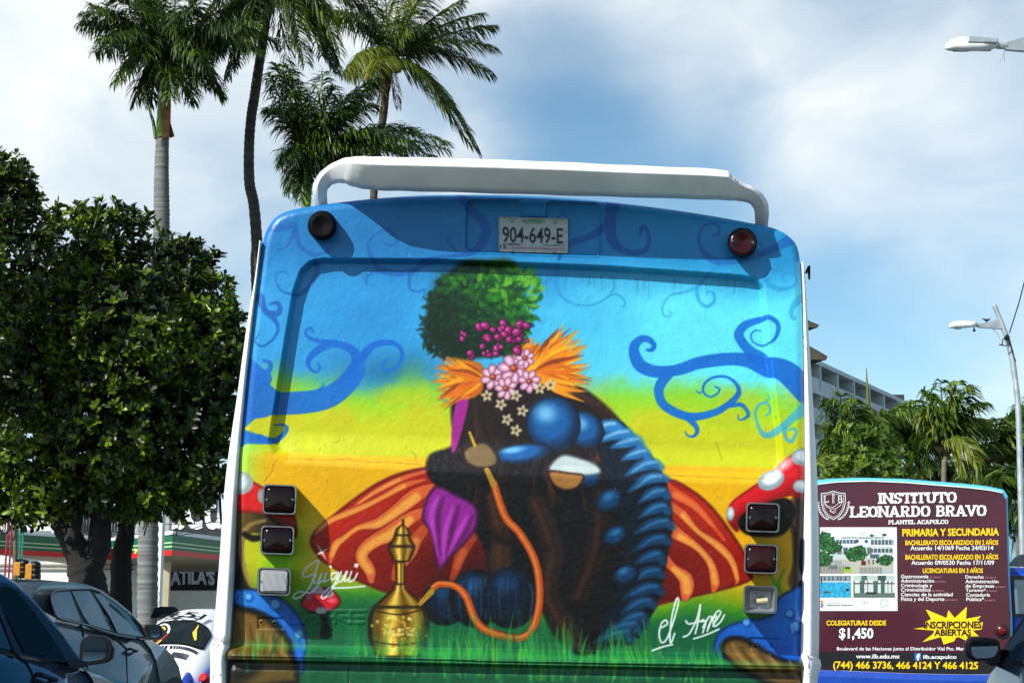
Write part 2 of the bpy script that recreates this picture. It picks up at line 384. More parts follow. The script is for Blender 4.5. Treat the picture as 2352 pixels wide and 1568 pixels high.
sw(S, [(1490, 590, 8), (1520, 590, 9), (1525, 540, 9), (1480, 510, 8), (1410, 540, 9), (1385, 620, 12), (1420, 710, 20), (1500, 770, 26), (1620, 770, 26), (1760, 740, 24), (1880, 700, 24), (2030, 620, 40), (2100, 580, 50)], BM_, .62)
sw(S, [(1560, 800, 16), (1480, 840, 10), (1420, 900, 12), (1380, 960, 14), (1400, 1040, 12), (1450, 1075, 13), (1500, 1040, 12), (1500, 990, 9), (1460, 970, 7), (1455, 990, 4)], BT_, .55)
sw(S, [(1380, 940, 10), (1300, 975, 9), (1200, 995, 8), (1145, 1060, 7), (1140, 1120, 7), (1170, 1148, 6), (1200, 1125, 5), (1180, 1105, 4)], BT_, .5)
sw(S, [(400, 800, 16), (390, 900, 14), (420, 990, 10), (500, 1050, 7), (600, 1070, 7), (700, 1045, 7), (780, 980, 7), (800, 910, 7), (760, 855, 6), (710, 860, 5), (715, 880, 4)], BT_, .5)
sw(S, [(380, 850, 8), (330, 900, 9), (270, 915, 7), (240, 870, 5), (235, 845, 4)], BT_, .5)
sw(S, [(740, 1020, 5), (810, 990, 8), (870, 1030, 7), (870, 1075, 6), (840, 1070, 4)], BT_, .5)
sw(S, [(1850, 880, 18), (1880, 940, 20), (1960, 970, 16), (2040, 950, 10), (2070, 900, 8), (2040, 860, 7), (1985, 865, 6), (1970, 905, 5), (2000, 915, 4)], BT_, .5)
sw(S, [(2110, 1020, 26), (2050, 1080, 20), (2030, 1140, 16), (2050, 1180, 8), (2062, 1160, 3)], BT_, .5)
# bold blue branch on the right
S = cE
sw(S, [(1300, 560, 90), (1230, 500, 78), (1150, 440, 68), (1050, 410, 58), (950, 370, 46), (850, 358, 40), (740, 365, 40), (620, 385, 38), (520, 420, 36), (440, 435, 34), (340, 435, 38), (260, 400, 40), (225, 340, 36), (220, 280, 30), (260, 235, 24), (310, 235, 20), (345, 270, 16), (330, 300, 14), (300, 300, 8)], BL, .95, 2)
sw(S, [(440, 450, 30), (390, 510, 32), (375, 570, 30), (400, 640, 28), (470, 690, 28), (560, 720, 26), (640, 718, 24), (740, 690, 22), (820, 640, 20), (870, 590, 18), (880, 550, 14), (850, 500, 10), (790, 468, 8), (710, 478, 8), (660, 520, 8), (660, 570, 7), (700, 597, 6), (745, 575, 6), (758, 548, 6), (730, 533, 5)], BL, .95, 2)
sw(S, [(560, 730, 22), (600, 770, 18), (618, 810, 14), (595, 845, 9), (555, 840, 6), (542, 815, 4)], BL, .95)
sw(S, [(830, 655, 12), (890, 645, 14), (930, 680, 12), (938, 715, 12), (905, 738, 7), (878, 738, 5), (875, 710, 4)], BL, .9)
sw(S, [(655, 560, 5), (632, 572, 5), (612, 560, 4)], BL, .9)
sw(S, [(1010, 360, 50), (950, 310, 34), (900, 250, 30), (880, 200, 30), (920, 145, 26), (1000, 115, 20), (1060, 108, 16), (1110, 140, 14), (1118, 190, 14), (1090, 250, 9), (1030, 275, 6), (970, 250, 5), (958, 205, 5), (985, 178, 5), (1020, 182, 4)], BL, .9, 2)
sw(S, [(1300, 670, 40), (1220, 730, 26), (1150, 790, 24), (1080, 835, 22), (1030, 830, 16), (1000, 770, 10), (985, 700, 9), (1010, 645, 9), (1060, 640, 8), (1078, 690, 8), (1050, 715, 6)], BT, .75)
sw(S, [(1160, 800, 14), (1165, 860, 12), (1200, 885, 12), (1230, 830, 11), (1215, 805, 9), (1185, 815, 6)], BT, .75)
sw(S, [(1040, 635, 6), (1075, 605, 6), (1065, 585, 4)], BT, .7)
# bold blue branch on the left
S = cD
sw(S, [(60, 330, 150), (200, 400, 130), (320, 425, 78), (470, 420, 74), (600, 405, 72), (700, 370, 70), (790, 300, 66), (850, 220, 60), (868, 150, 40), (850, 90, 32), (800, 50, 26), (720, 30, 24), (640, 50, 24), (570, 100, 24), (540, 150, 16), (560, 200, 10), (600, 215, 8), (618, 180, 7), (600, 160, 5)], BL, .95, 2)
sw(S, [(720, 20, 20), (640, 15, 16), (560, -5, 12), (525, -35, 10), (530, -65, 8), (560, -75, 7), (572, -50, 5)], BL, .9)
sw(S, [(870, 150, 34), (920, 90, 26), (980, 35, 22), (1060, 20, 20), (1130, 35, 16), (1165, 90, 14), (1150, 160, 12), (1090, 205, 9), (1040, 190, 6), (1045, 145, 5), (1080, 130, 4)], BL, .95, 2)
sw(S, [(620, 330, 12), (645, 305, 7), (640, 285, 3)], BL, .8)
sw(S, [(150, 170, 40), (200, 220, 44), (260, 270, 50)], BL, .95)
sw(S, [(255, 150, 10), (295, 165, 14), (300, 200, 16), (270, 240, 24)], BL, .95)
blob([S(90, 490), S(220, 500), S(160, 570), S(130, 605), S(250, 650), S(280, 700), S(150, 700), S(90, 705)], BL, 3, .95)
sw(S, [(230, 660, 24), (300, 680, 22), (370, 640, 16), (398, 590, 13), (370, 565, 8), (320, 570, 4)], BL, .95)
sw(S, [(1370, 140, 6), (1320, 180, 7), (1320, 240, 7), (1370, 270, 7)], BM, .5)
sw(S, [(1500, 345, 10), (1450, 350, 12), (1430, 390, 12), (1470, 415, 10)], BM, .5, 4)

# great striped toadstool cap
def redcap(X, Y):
    d = np.hypot((X - 1230) / 520, (Y - 1400) / 330)
    k = np.clip(1.45 - d * 1.15, 0, 1)[..., None]; base = rgb('cc1c04') * (1 - k) + rgb('3c0302') * k
    e = sm(.25, .0, np.abs(Y - 1180) / 400)[..., None]; return base * (1 - .2 * e) + rgb('f04a10') * .2 * e
cap = [cD(1420, 850), cD(1250, 872), cD(1060, 935), cD(880, 1045), cD(700, 1185), cD(600, 1270), cD(563, 1345), cD(600, 1420), cF(830, 745), cF(970, 830), cF(1120, 900), cF(1280, 960), cF(1450, 990),
       (1180, 1390), (1300, 1410), (1400, 1410), cG(1150, 1060), cG(1280, 1020), cG(1440, 985), cG(1650, 935), cG(1830, 880), cG(1868, 830), cG(1820, 700), cG(1700, 520), cG(1580, 370), cG(1440, 260), cG(1260, 185), (1350, 1080), (1200, 1060), (1100, 1062)]
blob(cap, redcap, 2, 1, 3, outline='5a0a02', ow=4)
OR1, OR2 = 'd86030', 'f0b040'
def stripe(f, pts, c1=OR1, c2=OR2, k=.574):
    P = [(*f(x, y), r * k * .62) for (x, y, r) in pts]
    stroke(P, '5a0a02', 3, .5, widthk=1.2); stroke(P, c1, 2, .95); stroke([(x, y + r * .2, r) for (x, y, r) in P[1:-1]] if len(P) > 3 else P, c2, 5, .75, widthk=.6)
S = cD
stripe(S, [(1330, 880, 10), (1150, 935, 16), (1000, 1010, 14), (880, 1090, 8), (840, 1120, 2)])
stripe(S, [(1320, 935, 6), (1180, 975, 20), (1060, 1040, 16), (940, 1100, 18), (820, 1150, 22), (700, 1200, 18), (620, 1260, 14), (590, 1300, 4)])
stripe(S, [(1420, 960, 10), (1260, 1040, 46), (1130, 1140, 40), (1010, 1220, 34), (880, 1250, 16), (780, 1320, 18), (730, 1360, 26), (700, 1430, 20), (690, 1480, 10)])
stripe(S, [(1340, 1130, 20), (1220, 1190, 40), (1080, 1290, 50), (1000, 1330, 44), (920, 1390, 40), (900, 1450, 40), (950, 1530, 36), (960, 1600, 20)])
stripe(S, [(1320, 1250, 30), (1260, 1330, 40), (1230, 1420, 30), (1150, 1500, 36), (1120, 1580, 26)], 'b8481c', 'd88838')
stripe(S, [(1640, 1300, 30), (1570, 1400, 40), (1530, 1500, 30), (1500, 1600, 20)], 'a03414', 'c05a24')
S = cG
stripe(S, [(1260, 210, 14), (1350, 290, 34), (1480, 370, 26), (1600, 500, 16), (1680, 600, 10)], 'd8481c', 'e8783c')
stripe(S, [(1290, 350, 20), (1400, 430, 26), (1500, 540, 16), (1640, 640, 26), (1730, 740, 22), (1770, 860, 14), (1760, 895, 5)])
stripe(S, [(1270, 500, 50), (1380, 570, 36), (1500, 650, 22), (1590, 760, 24), (1620, 880, 30), (1610, 940, 14)])
stripe(S, [(1270, 720, 36), (1340, 790, 26), (1420, 860, 44), (1430, 930, 44), (1420, 985, 24)])
# left toadstool, its stalk and yellow-green hollow
S = cF
blob([S(230, 420), S(420, 425), S(600, 480), S(640, 560), S(420, 560), S(330, 560), S(290, 620), S(290, 800), S(320, 900), S(370, 960), S(200, 960), S(170, 700)], lambda X, Y: rgb('5a4418') * (1 - sm(560, 620, X))[..., None] + rgb('2a1a0a') * sm(560, 620, X)[..., None], 3)
blob([S(200, 560), S(250, 600), S(262, 760), S(300, 900), S(330, 950), S(190, 960)], '0c0804', 5)
stroke([(*S(430, 470), 4), (*S(330, 500), 5), (*S(275, 580), 6), (*S(270, 700), 7), (*S(300, 830), 5), (*S(350, 940), 3)], 'a08448', 4, .8)
stroke([(*S(290, 560), 6), (*S(350, 590), 8), (*S(420, 580), 6)], '0c0804', 4)
blob([S(180, 160), S(260, 170), S(340, 205), S(420, 250), S(500, 300), S(590, 380), S(640, 470), S(638, 580), S(600, 560), S(540, 480), S(420, 420), S(240, 410), S(180, 410)], lambda X, Y: rgb('e01c1c') * (1 - sm(1150, 1230, Y + (560 - X) * .1))[..., None] + rgb('4c0606') * sm(1150, 1230, Y + (560 - X) * .1)[..., None], 2, outline='7a0808', ow=3)
ell(*S(275, 218), 28, 26, '9aa8a4', 3); ell(*S(268, 210), 18, 16, 'ccd8d4', 6); ell(*S(410, 305), 8, 16, '98a4a4', 2)
# lower left blue toadstool with dark gills
blob([S(170, 950), S(300, 935), S(420, 950), S(540, 1000), S(640, 1100), S(700, 1240), S(710, 1380), S(680, 1500), S(640, 1440), S(600, 1300), S(500, 1150), S(380, 1080), S(280, 1070), S(170, 1090)], lambda X, Y: rgb('2a86e8') * (1 - .55 * sm(560, 680, X))[..., None] + rgb('0c3c9c') * .55 * sm(560, 680, X)[..., None], 2, outline='0a2a60', ow=4)
blob([S(160, 1085), S(280, 1070), S(400, 1110), S(500, 1190), S(580, 1290), S(640, 1430), S(650, 1560), S(600, 1568), S(150, 1560)], lambda X, Y: rgb('7a5a20') * (1 - sm(1440, 1520, Y))[..., None] + rgb('5c4a14') * sm(1440, 1520, Y)[..., None], 3, outline='0c0a04', ow=8)
for k in range(9):
    stroke([(*S(190 + k * 45, 1120 + k * 22), 2.5), (*S(210 + k * 42, 1250 + k * 12), 3), (*S(200 + k * 50, 1400), 2)], '2a1c08' if k % 2 else 'b8903c', 4, .45)
blob([S(150, 1400), S(420, 1440), S(300, 1560), S(150, 1560)], '0e0c06', 14, .85)
for (x, y, r) in ((222, 985, 7), (320, 990, 9), (500, 1040, 13), (660, 1240, 10)):
    ell(*S(x, y), r * 1.2, r * 1.3, '1258ac', 3); ell(S(x, y)[0] - 2, S(x, y)[1] - 2, r * .8, r * .8, '62b0f8', 3)
# small red toadstool
blob([S(780, 1070), S(850, 1080), S(850, 1150), S(880, 1250), S(800, 1260), S(810, 1150)], '0c1006', 3)
blob([S(675, 1040), S(700, 980), S(760, 930), S(850, 930), S(910, 965), S(935, 1020), S(900, 1060), S(830, 1085), S(740, 1085)], lambda X, Y: rgb('cc1424') * (1 - sm(1405, 1440, Y))[..., None] * 1 + rgb('6c0410') * sm(1405, 1440, Y)[..., None], 2, outline='4c0408', ow=3)
ell(*S(810, 1078), 14, 8, 'a8a8b0', 2); ell(*S(780, 940), 15, 9, 'b8a0a8', 2); ell(*S(860, 965), 12, 8, 'b09098', 3); ell(*S(880, 1010), 10, 5, 'f86070', 4); ell(*S(725, 985), 8, 7, 'a86070', 3)
# right toadstools
S = cG
blob([S(2120, 330), S(2215, 290), S(2230, 950), S(2160, 960), S(2110, 880), S(2140, 760), S(2130, 560), S(2090, 440), S(2010, 400), S(2060, 340)], lambda X, Y: rgb('8a5c34') * (1 - sm(1812, 1840, X))[..., None] + rgb('080604') * sm(1812, 1840, X)[..., None], 4)
blob([S(1760, 480), S(1830, 400), S(1960, 340), S(2100, 320), S(2160, 420), S(2080, 560), S(1940, 580), S(1820, 560)], '0a0806', 4)
blob([S(1700, 440), S(1730, 350), S(1850, 260), S(1980, 170), S(2080, 70), S(2160, 20), S(2240, 10), S(2240, 300), S(2120, 300), S(2000, 330), S(1900, 370), S(1800, 420), S(1765, 470), S(1770, 540), S(1730, 510)], lambda X, Y: rgb('e01420') * (1 - sm(0, 90, (Y - 1100) - (1780 - X) * .5))[..., None] + rgb('5c0408') * sm(0, 90, (Y - 1100) - (1780 - X) * .5)[..., None], 2, outline='8a0810', ow=3)
for (x, y, rx, ry, ro) in ((1990, 200, 55, 38, -.4), (1718, 425, 16, 28, 0), (2195, 240, 34, 26, 0), (2195, 45, 40, 34, 0)):
    ell(*S(x, y), rx * .574, ry * .574, '90a4b0', 2, 1, ro); ell(S(x, y)[0] + 1, S(x, y)[1] - 3, rx * .36, ry * .34, 'dce8ee', 5, 1, ro)
ell(*S(2090, 90), 18, 10, 'ffd8d8', 9, .8, -.7)
blob([S(1620, 1320), S(1650, 1230), S(1740, 1170), S(1860, 1140), S(2000, 1110), S(2040, 1010), S(2120, 950), S(2230, 945), S(2230, 1440), S(2100, 1420), S(1960, 1350), S(1820, 1270), S(1720, 1260), S(1670, 1330), S(1690, 1400), S(1640, 1370)], lambda X, Y: rgb('1e74dc') * (1 - .5 * sm(1380, 1500, Y - (X - 1700) * .2))[..., None] + rgb('0a3490') * .5 * sm(1380, 1500, Y - (X - 1700) * .2)[..., None], 2, outline='0a2a68', ow=4)
blob([S(1668, 1330), S(1730, 1265), S(1830, 1275), S(1960, 1350), S(2100, 1420), S(2240, 1440), S(2240, 1600), S(2000, 1570), S(1850, 1500), S(1740, 1440)], lambda X, Y: rgb('6a5020') * (1 - sm(1760, 1830, X))[..., None] + rgb('5a4018') * sm(1760, 1830, X)[..., None], 3, outline='0a0806', ow=7)
for k in range(8): stroke([(*S(1740 + k * 62, 1300 + k * 20), 3), (*S(1790 + k * 58, 1390 + k * 16), 4), (*S(1850 + k * 55, 1470 + k * 12), 2)], '2a1c0a' if k % 2 else 'a88444', 4, .5)
for (x, y, r) in ((1840, 1160, 9), (2130, 1100, 10), (2170, 1190, 14), (2155, 1220, 5)):
    ell(*S(x, y), r * 1.3, r * 1.3, '0e4ca4', 3); ell(S(x, y)[0] - 2, S(x, y)[1] - 2, r * .8, r * .8, '58a4f4', 3)
stroke([(*S(2130, 1150), 1), (*S(2145, 1230), 1)], '4a94e8', 1)
stroke([(*S(1990, 830), 3), (*S(2030, 900), 4), (*S(2060, 940), 3)], '3c9c18', 4, .8); stroke([(*S(2090, 800), 2), (*S(2050, 880), 4), (*S(2060, 950), 3)], '3c9c18', 4, .8)

# centre group: a plain stand-in of roots, foliage, blossoms and boulders in the same colours
blob([(1050, 900), (1130, 868), (1230, 858), (1320, 880), (1400, 940), (1450, 1000), (1500, 1060), (1535, 1140), (1538, 1230), (1510, 1330), (1480, 1420), (1400, 1480), (1330, 1500), (1280, 1450), (1250, 1380), (1190, 1340), (1140, 1300), (1090, 1210), (1020, 1130), (984, 1085), (990, 1045), (1030, 1030), (1052, 1010), (1040, 960)], lambda X, Y: rgb('20100c') * (1 - sm(980, 1150, Y))[..., None] + rgb('060508') * sm(980, 1180, Y)[..., None], 3, outline='040406', ow=6)
rs = random.Random(3)
for k in range(46):
    x = rs.uniform(1070, 1400); y = rs.uniform(900, 1180); L_ = rs.uniform(60, 170); b = (x - 1200) * .25
    stroke([(x, y, 1.2), (x + b * .3 + rs.uniform(-14, 14), y + L_ * .5, rs.uniform(3, 7)), (x + b + rs.uniform(-22, 22), y + L_, 1)], rs.choice(['4c2416', '301610', '542c1c', '140a0c', '0a0608', '0a0608', '301812']), 4, .55)
for (pts, c) in (([(1130, 1140, 14), (1150, 1230, 22), (1150, 1310, 24), (1170, 1340, 8)], '341c12'), ([(1230, 1150, 20), (1270, 1260, 26), (1260, 1360, 22), (1300, 1440, 26), (1330, 1480, 14)], '241410'), ([(1380, 1130, 20), (1370, 1260, 26), (1330, 1370, 24)], '1a0c0a')):
    stroke(pts, '0a0606', 6, .9, widthk=1.25); stroke(pts, c, 6, .9); stroke([(x - 4, y, r * .25) for x, y, r in pts], '54301c', 4, .4)
for (pts, c) in (([(1290, 890, 8), (1370, 930, 16), (1420, 990, 14), (1400, 1050, 8)], '5c341c'), ([(1240, 880, 6), (1330, 910, 12), (1385, 960, 8)], '442414'), ([(1350, 1000, 8), (1390, 1030, 18), (1360, 1070, 8)], '6c3c20'), ([(1090, 900, 6), (1110, 980, 14), (1150, 1060, 8)], '4c2814'), ([(1010, 1050, 8), (1080, 1080, 16), (1180, 1110, 8)], '1c1010'), ([(1080, 1180, 6), (1150, 1230, 14), (1260, 1250, 8)], '240e0a')):
    stroke(pts, c, 9, .55)
    stroke([(x + 6, y + 12, r * .6) for x, y, r in pts], '060406', 7, .6)
# magenta leaf hanging left
blob([cF(1580, 250), cF(1500, 440), cF(1560, 560), cF(1600, 780), cF(1625, 785), cF(1680, 720), cF(1760, 640), cF(1853, 520), cF(1853, 380), cF(1720, 300)], lambda X, Y: rgb('8c1c8c') * np.ones(X.shape + (1,)), 2, outline='3a0838', ow=4)
for (a, b, c) in (((1600, 320), (1560, 450), (1600, 700)), ((1700, 380), (1650, 560), (1640, 740)), ((1800, 440), (1740, 560), (1670, 700))):
    stroke([(*cF(*a), 3), (*cF(*b), 7), (*cF(*c), 2)], 'd04cd4', 6, .6)
    stroke([(cF(*a)[0] + 14, cF(*a)[1], 3), (cF(*b)[0] + 14, cF(*b)[1], 6), (cF(*c)[0] + 6, cF(*c)[1], 2)], '34062e', 6, .6)
blob([(1058, 890), (1078, 905), (1050, 1020), (1036, 1030), (1040, 950)], 'a01c8c', 3)
rs.seed(21)
# boulders, blue
for (x, y, rx, ry) in ((1020, 1384, 50, 50), (1092, 1374, 60, 64), (1172, 1372, 60, 68)):
    ball(x, y, rx, ry, '030a14', '06182e', '12406c', 0, -.2, -.7)
    for k in range(9):
        q = -.8 + k * .2; stroke([(x + q * rx * .9, y - ry * .75 * (1 - q * q * .5), 1), (x + q * rx * 1.08, y - ry * .1, rs.uniform(1, 3)), (x + q * rx * .95, y + ry * .7, 1)], rs.choice(['1c588c', '0c3458', '2c78b4', '02060c']), 2.5, .5)
stream = [(1395, 985), (1450, 1020), (1488, 1075), (1508, 1140), (1512, 1210), (1500, 1285), (1488, 1360), (1462, 1425), (1420, 1465)]
blob([(1370, 1000), (1420, 960), (1470, 1010), (1515, 1070), (1538, 1150), (1540, 1230), (1525, 1330), (1500, 1410), (1450, 1475), (1400, 1480), (1380, 1440), (1420, 1360), (1430, 1260), (1420, 1160), (1390, 1080)], '04101e', 4)
for i in range(17):
    t = i / 16 * (len(stream) - 1); k = min(int(t), len(stream) - 2); f = t - k; x = stream[k][0] * (1 - f) + stream[k + 1][0] * f; y = stream[k][1] * (1 - f) + stream[k + 1][1] * f
    w = 46 + 8 * math.sin(i * 1.7); br = max(0, 1 - i / 9); an = rs.uniform(-6, 10)
    lit = rgb('2c8cd8') * br + rgb('0c3a60') * (1 - br); hi = rgb('a8dcfc') * br + rgb('2468a0') * (1 - br)
    stroke([(x - w, y + 10 + an, 2), (x - w * .3, y - 6, 13), (x + w * .3, y - 12, 13), (x + w * .62, y + 2 - an, 9)], lit, 6, .85)
    stroke([(x - w * .7, y + 2 + an, 1), (x - w * .1, y - 12, 4), (x + w * .4, y - 16, 3)], hi, 4, .7)
    stroke([(x - w, y + 20 + an, 1), (x - w * .2, y + 10, 4), (x + w * .6, y + 14 - an, 3)], '02060e', 3, .8)
for (x, y, rx, ry, ro) in ((1345, 985, 44, 40, .4), (1272, 972, 60, 62, .1), (1205, 1040, 62, 22, .1), (1345, 1092, 34, 24, .2), (1400, 1150, 34, 26, -.5), (1412, 1230, 30, 22, -.6), (1440, 1320, 30, 22, -.7)):
    ball(x, y, rx, ry, '06203c' if y < 1120 else '030c18', '1460a8' if y < 1060 else '0c3c68', '84c8f4' if y < 1060 else '2c78b0', ro + rs.uniform(-.3, .3), rs.uniform(-.7, .2), -.6)
for k in range(0):
    x, y = rs.choice([(1250, 975), (1290, 990), (1345, 985)]); a = rs.uniform(-30, 10); yy = y + rs.uniform(-36, 30)
    stroke([(x + a, yy, 1), (x + a + 14, yy + rs.uniform(4, 16), 2.4), (x + a + 38, yy + rs.uniform(-6, 12), 1)], rs.choice(['041628', '0a3058', '64b4f0', '041628']), 2.5, .5)

# pale stone and tan shell shapes
blob([(1262, 1078), (1290, 1044), (1330, 1050), (1370, 1066), (1376, 1086), (1320, 1090)], 'b8c4c4', 3, outline='506068', ow=3)
blob([(1262, 1082), (1310, 1086), (1340, 1092), (1328, 1116), (1300, 1124), (1272, 1112)], 'a06c34', 3, outline='2c1408', ow=3)
blob([(1066, 1030), (1110, 1012), (1140, 1040), (1138, 1066), (1100, 1074), (1070, 1058)], '7c6440', 3, outline='1c1410', ow=4)
# orange ferns spreading left and right
for side, cx_, cy_, a0, a1, Lm in ((1, 1220, 850, -60, 30, 146), (-1, 1116, 866, 140, 222, 126), (1, 1190, 860, -110, -40, 96)):
    for k in range(150):
        a = math.radians(rs.uniform(a0, a1)); L_ = rs.uniform(.45, 1) * Lm; ca, sa = math.cos(a), math.sin(a)
        w = rs.uniform(3, 7); bend = rs.uniform(-14, 14)
        stroke([(cx_ + ca * 12, cy_ + sa * 12, w * .5), (cx_ + ca * L_ * .5 - sa * bend, cy_ + sa * L_ * .5 + ca * bend, w), (cx_ + ca * L_, cy_ + sa * L_, .6)],
               rs.choice(['f49a08', 'e87a06', 'fcb81c', 'c85a06', '8c3404', 'f8a810', 'e06c08']), 2, .8, n=3)
# pale pink blossoms in a loose cluster
for (bx_, by_, q) in ((1132, 862, .55), (1180, 842, .7), (1216, 872, .5), (1162, 888, .5), (1206, 818, .42)):
    for k in range(7):
        a = k * 2 * math.pi / 7 + bx_; ball(bx_ + 30 * q * math.cos(a), by_ + 32 * q * math.sin(a), 23 * q, 16 * q, 'a86080', 'e0a8c4', 'f8e4f0', a, 0, 0, edge='48142c')
    ball(bx_, by_, 12 * q, 11 * q, '6c2014', 'c04c2c', 'f0a040')
# dark flowers scattered beneath
for (x, y) in ((1118, 905), (1150, 925), (1185, 905), (1165, 960), (1200, 940), (1240, 888), (1265, 880), (1185, 985)):
    for k in range(5):
        a = k * 1.257 + x; ell(x + 7 * math.cos(a), y + 7 * math.sin(a), 7, 4, 'cdc8a4', 2, .9, a)
    ell(x, y, 4, 4, '7c3c14', 2)
# rounded green shrub with magenta blooms low in it
blob([(1010, 640), (1060, 600), (1120, 596), (1180, 600), (1196, 660), (1200, 740), (1190, 800), (1120, 816), (1040, 818), (990, 780), (980, 700)], '06260e', 8, .95)
ell(1150, 680, 50, 70, '1c6414', 26, .6); ell(1020, 700, 30, 60, '031408', 24, .7)
for k in range(760):
    a = rs.uniform(0, 2 * math.pi); q = math.sqrt(rs.random()); x = 1104 + 104 * q * math.cos(a) + 46 * math.sin(a * 1.0 + 2.4) * q; y = 712 + 114 * q * math.sin(a) + 14 * math.sin(3 * a)
    dkr = (x - 1122) / 110 * .5 + rs.uniform(-.6, .6) - (y - 712) / 170
    c = '04200e' if dkr < -.25 else '08381a' if dkr < .1 else '145414' if dkr < .45 else '2c8416' if dkr < .8 else '6cb824'
    r_ = rs.uniform(0, 6.28); L_ = rs.uniform(8, 17)
    stroke([(x - L_ * math.cos(r_), y - L_ * math.sin(r_), .8), (x, y, rs.uniform(4, 7)), (x + L_ * math.cos(r_), y + L_ * math.sin(r_), .6)], c, 2.6, .7, n=2)
for k in range(44):
    x = rs.uniform(1045, 1215); y = rs.uniform(742, 812) - (x - 1120) * .1; q = rs.uniform(5, 13)
    ball(x, y, q, q * .8, '4c0430', 'a81c74', 'e878bc', rs.uniform(0, 3), edge='1c0414')
# hose and brass vessel
hose = [(1134, 1110, 8), (1160, 1185, 8), (1195, 1225, 8), (1230, 1290, 8), (1240, 1370, 8), (1225, 1440, 8), (1190, 1465, 8), (1120, 1448, 8), (1090, 1420, 8), (1070, 1370, 8), (1045, 1345, 7), (1010, 1340, 7), (995, 1348, 7)]
stroke(hose, '5c2008', 2, 1, widthk=1.2); stroke(hose, 'b84c10', 2, 1); stroke([(x - 2, y - 2, 2.4) for x, y, r in hose], 'f08c3c', 2.5, .7)
stroke([(1118, 1078, 6), (1134, 1112, 7)], 'a8801c', 1.5); stroke([(1078, 990, 3), (1090, 1020, 3)], 'c89c20', 1.2)
S = cF
def brass(prof, cx, tilt=0):
    P = [(cx - w, y) for (w, y) in prof] + [(cx + w, y) for (w, y) in prof[::-1]]
    pts = [S(*p) for p in P]; cxu = S(cx, 0)[0]; ys = [S(0, y)[1] for (w, y) in prof]; ws = [max(w * .574, 1) * .595 / .574 for (w, y) in prof]
    ws = [w * (1 / 1.6845 / 1.7415) for (w, y) in prof]
    def col(X, Y):
        hw = np.interp(Y, ys, ws) + .5; t = np.clip((X - cxu) / hw, -1, 1)
        l = np.exp(-((t + .25) / .28) ** 2) + .55 * np.exp(-((t - .55) / .2) ** 2)
        l = np.clip(l, 0, 1)[..., None]; e = (np.abs(t) > .86)[..., None] * .6
        return (rgb('5a3a04') * (1 - l) + rgb('f4cc4c') * l) * (1 - e)
    blob(pts, col, 1.5, 1, 1, outline='241402', ow=2.4)
brass([(3, 450), (4, 510)], 1366)
ell(*S(1366, 450), 3, 5, 'a8801c', 1)
brass([(10, 505), (40, 530), (52, 570)], 1360)
brass([(46, 570), (60, 600), (88, 640)], 1356)
brass([(90, 648), (86, 670), (50, 745)], 1354)
brass([(30, 750), (28, 900)], 1345)
brass([(40, 900), (42, 930), (60, 950), (120, 1000), (175, 1050)], 1340)
brass([(178, 1060), (203, 1130), (206, 1200), (200, 1270), (175, 1340), (140, 1385)], 1332)
stroke([(*S(1480, 1030), 5), (*S(1555, 950), 7)], 'a8801c', 1.5)
for k in range(90):
    x, y = S(1332 + rs.gauss(0, 70), 1200 + rs.gauss(0, 50)); ell(x, y, rs.uniform(2, 5), rs.uniform(2, 4), rs.choice(['fce878', 'd8a828', '7c5408', 'fff4b0', 'a87c14']), 1.5, .6)
stroke([(*S(1150, 1075), 1.6), (*S(1340, 1105), 1.6), (*S(1505, 1065), 1.6)], '2c1a02', 1); stroke([(*S(1145, 1285), 1.6), (*S(1340, 1310), 1.6), (*S(1525, 1285), 1.6)], '2c1a02', 1)
# grass blades along the foot
for k in range(330):
    x = rs.uniform(880, 1500) if k % 3 else rs.uniform(530, 1700); y = 1500 + rs.uniform(-10, 60) + (x - 1180) * .03; h = rs.uniform(25, 95) * (1 if k % 3 else .8)
    b = rs.uniform(-16, 16)
    stroke([(x, y, rs.uniform(2, 4)), (x + b * .4, y - h * .5, 2.4), (x + b, y - h, .5)], rs.choice(['2c9440', '146c34', '58a81c', '08482c', '207c30', '44a830']), 2, .38 if k % 2 else .6, n=3)
for k in range(60):
    x = rs.uniform(700, 1500); y = 1480 + rs.uniform(-40, 30); stroke([(x, y - 40, 2), (x, y + 40, 5), (x, y + 80, 2)], rs.choice(['0c5838', '14804c', '28a050']), 8, .25, n=2)
stroke([(515, 1478, 6), (900, 1494, 6), (1400, 1512, 7), (1850, 1530, 6)], '48b850', 8, .3)
# signatures and sparkles
wt = 'e6f2f4'
def pen(f, strokes, r=1.6):
    for s_ in strokes: stroke([(*f(x, y), r * k) for (x, y, k) in [(p + (1,))[:3] for p in s_]], wt, .8, .95, n=8)
pen(cF, [[(765, 830), (700, 850), (685, 830), (720, 780), (790, 740), (785, 770), (750, 880), (700, 960), (640, 995), (618, 980), (660, 950), (740, 955), (800, 890)],
         [(775, 830), (757, 885), (785, 885), (810, 830)], [(810, 830), (795, 885), (820, 875)], [(845, 825), (828, 880), (860, 870)],
         [(920, 820), (880, 830), (875, 865), (900, 860), (925, 820), (900, 900), (840, 985), (810, 990), (830, 950), (920, 890)],
         [(945, 815), (925, 870), (945, 880), (980, 815)], [(985, 815), (965, 875), (990, 870)], [(1015, 815), (995, 880), (1030, 870), (1055, 825)],
         [(890, 925), (1000, 922), (1105, 912)]], 1.9)
ell(*cF(872, 782), 3.4, 3.4, wt, 1); ell(*cF(1047, 773), 3.4, 3.4, wt, 1)
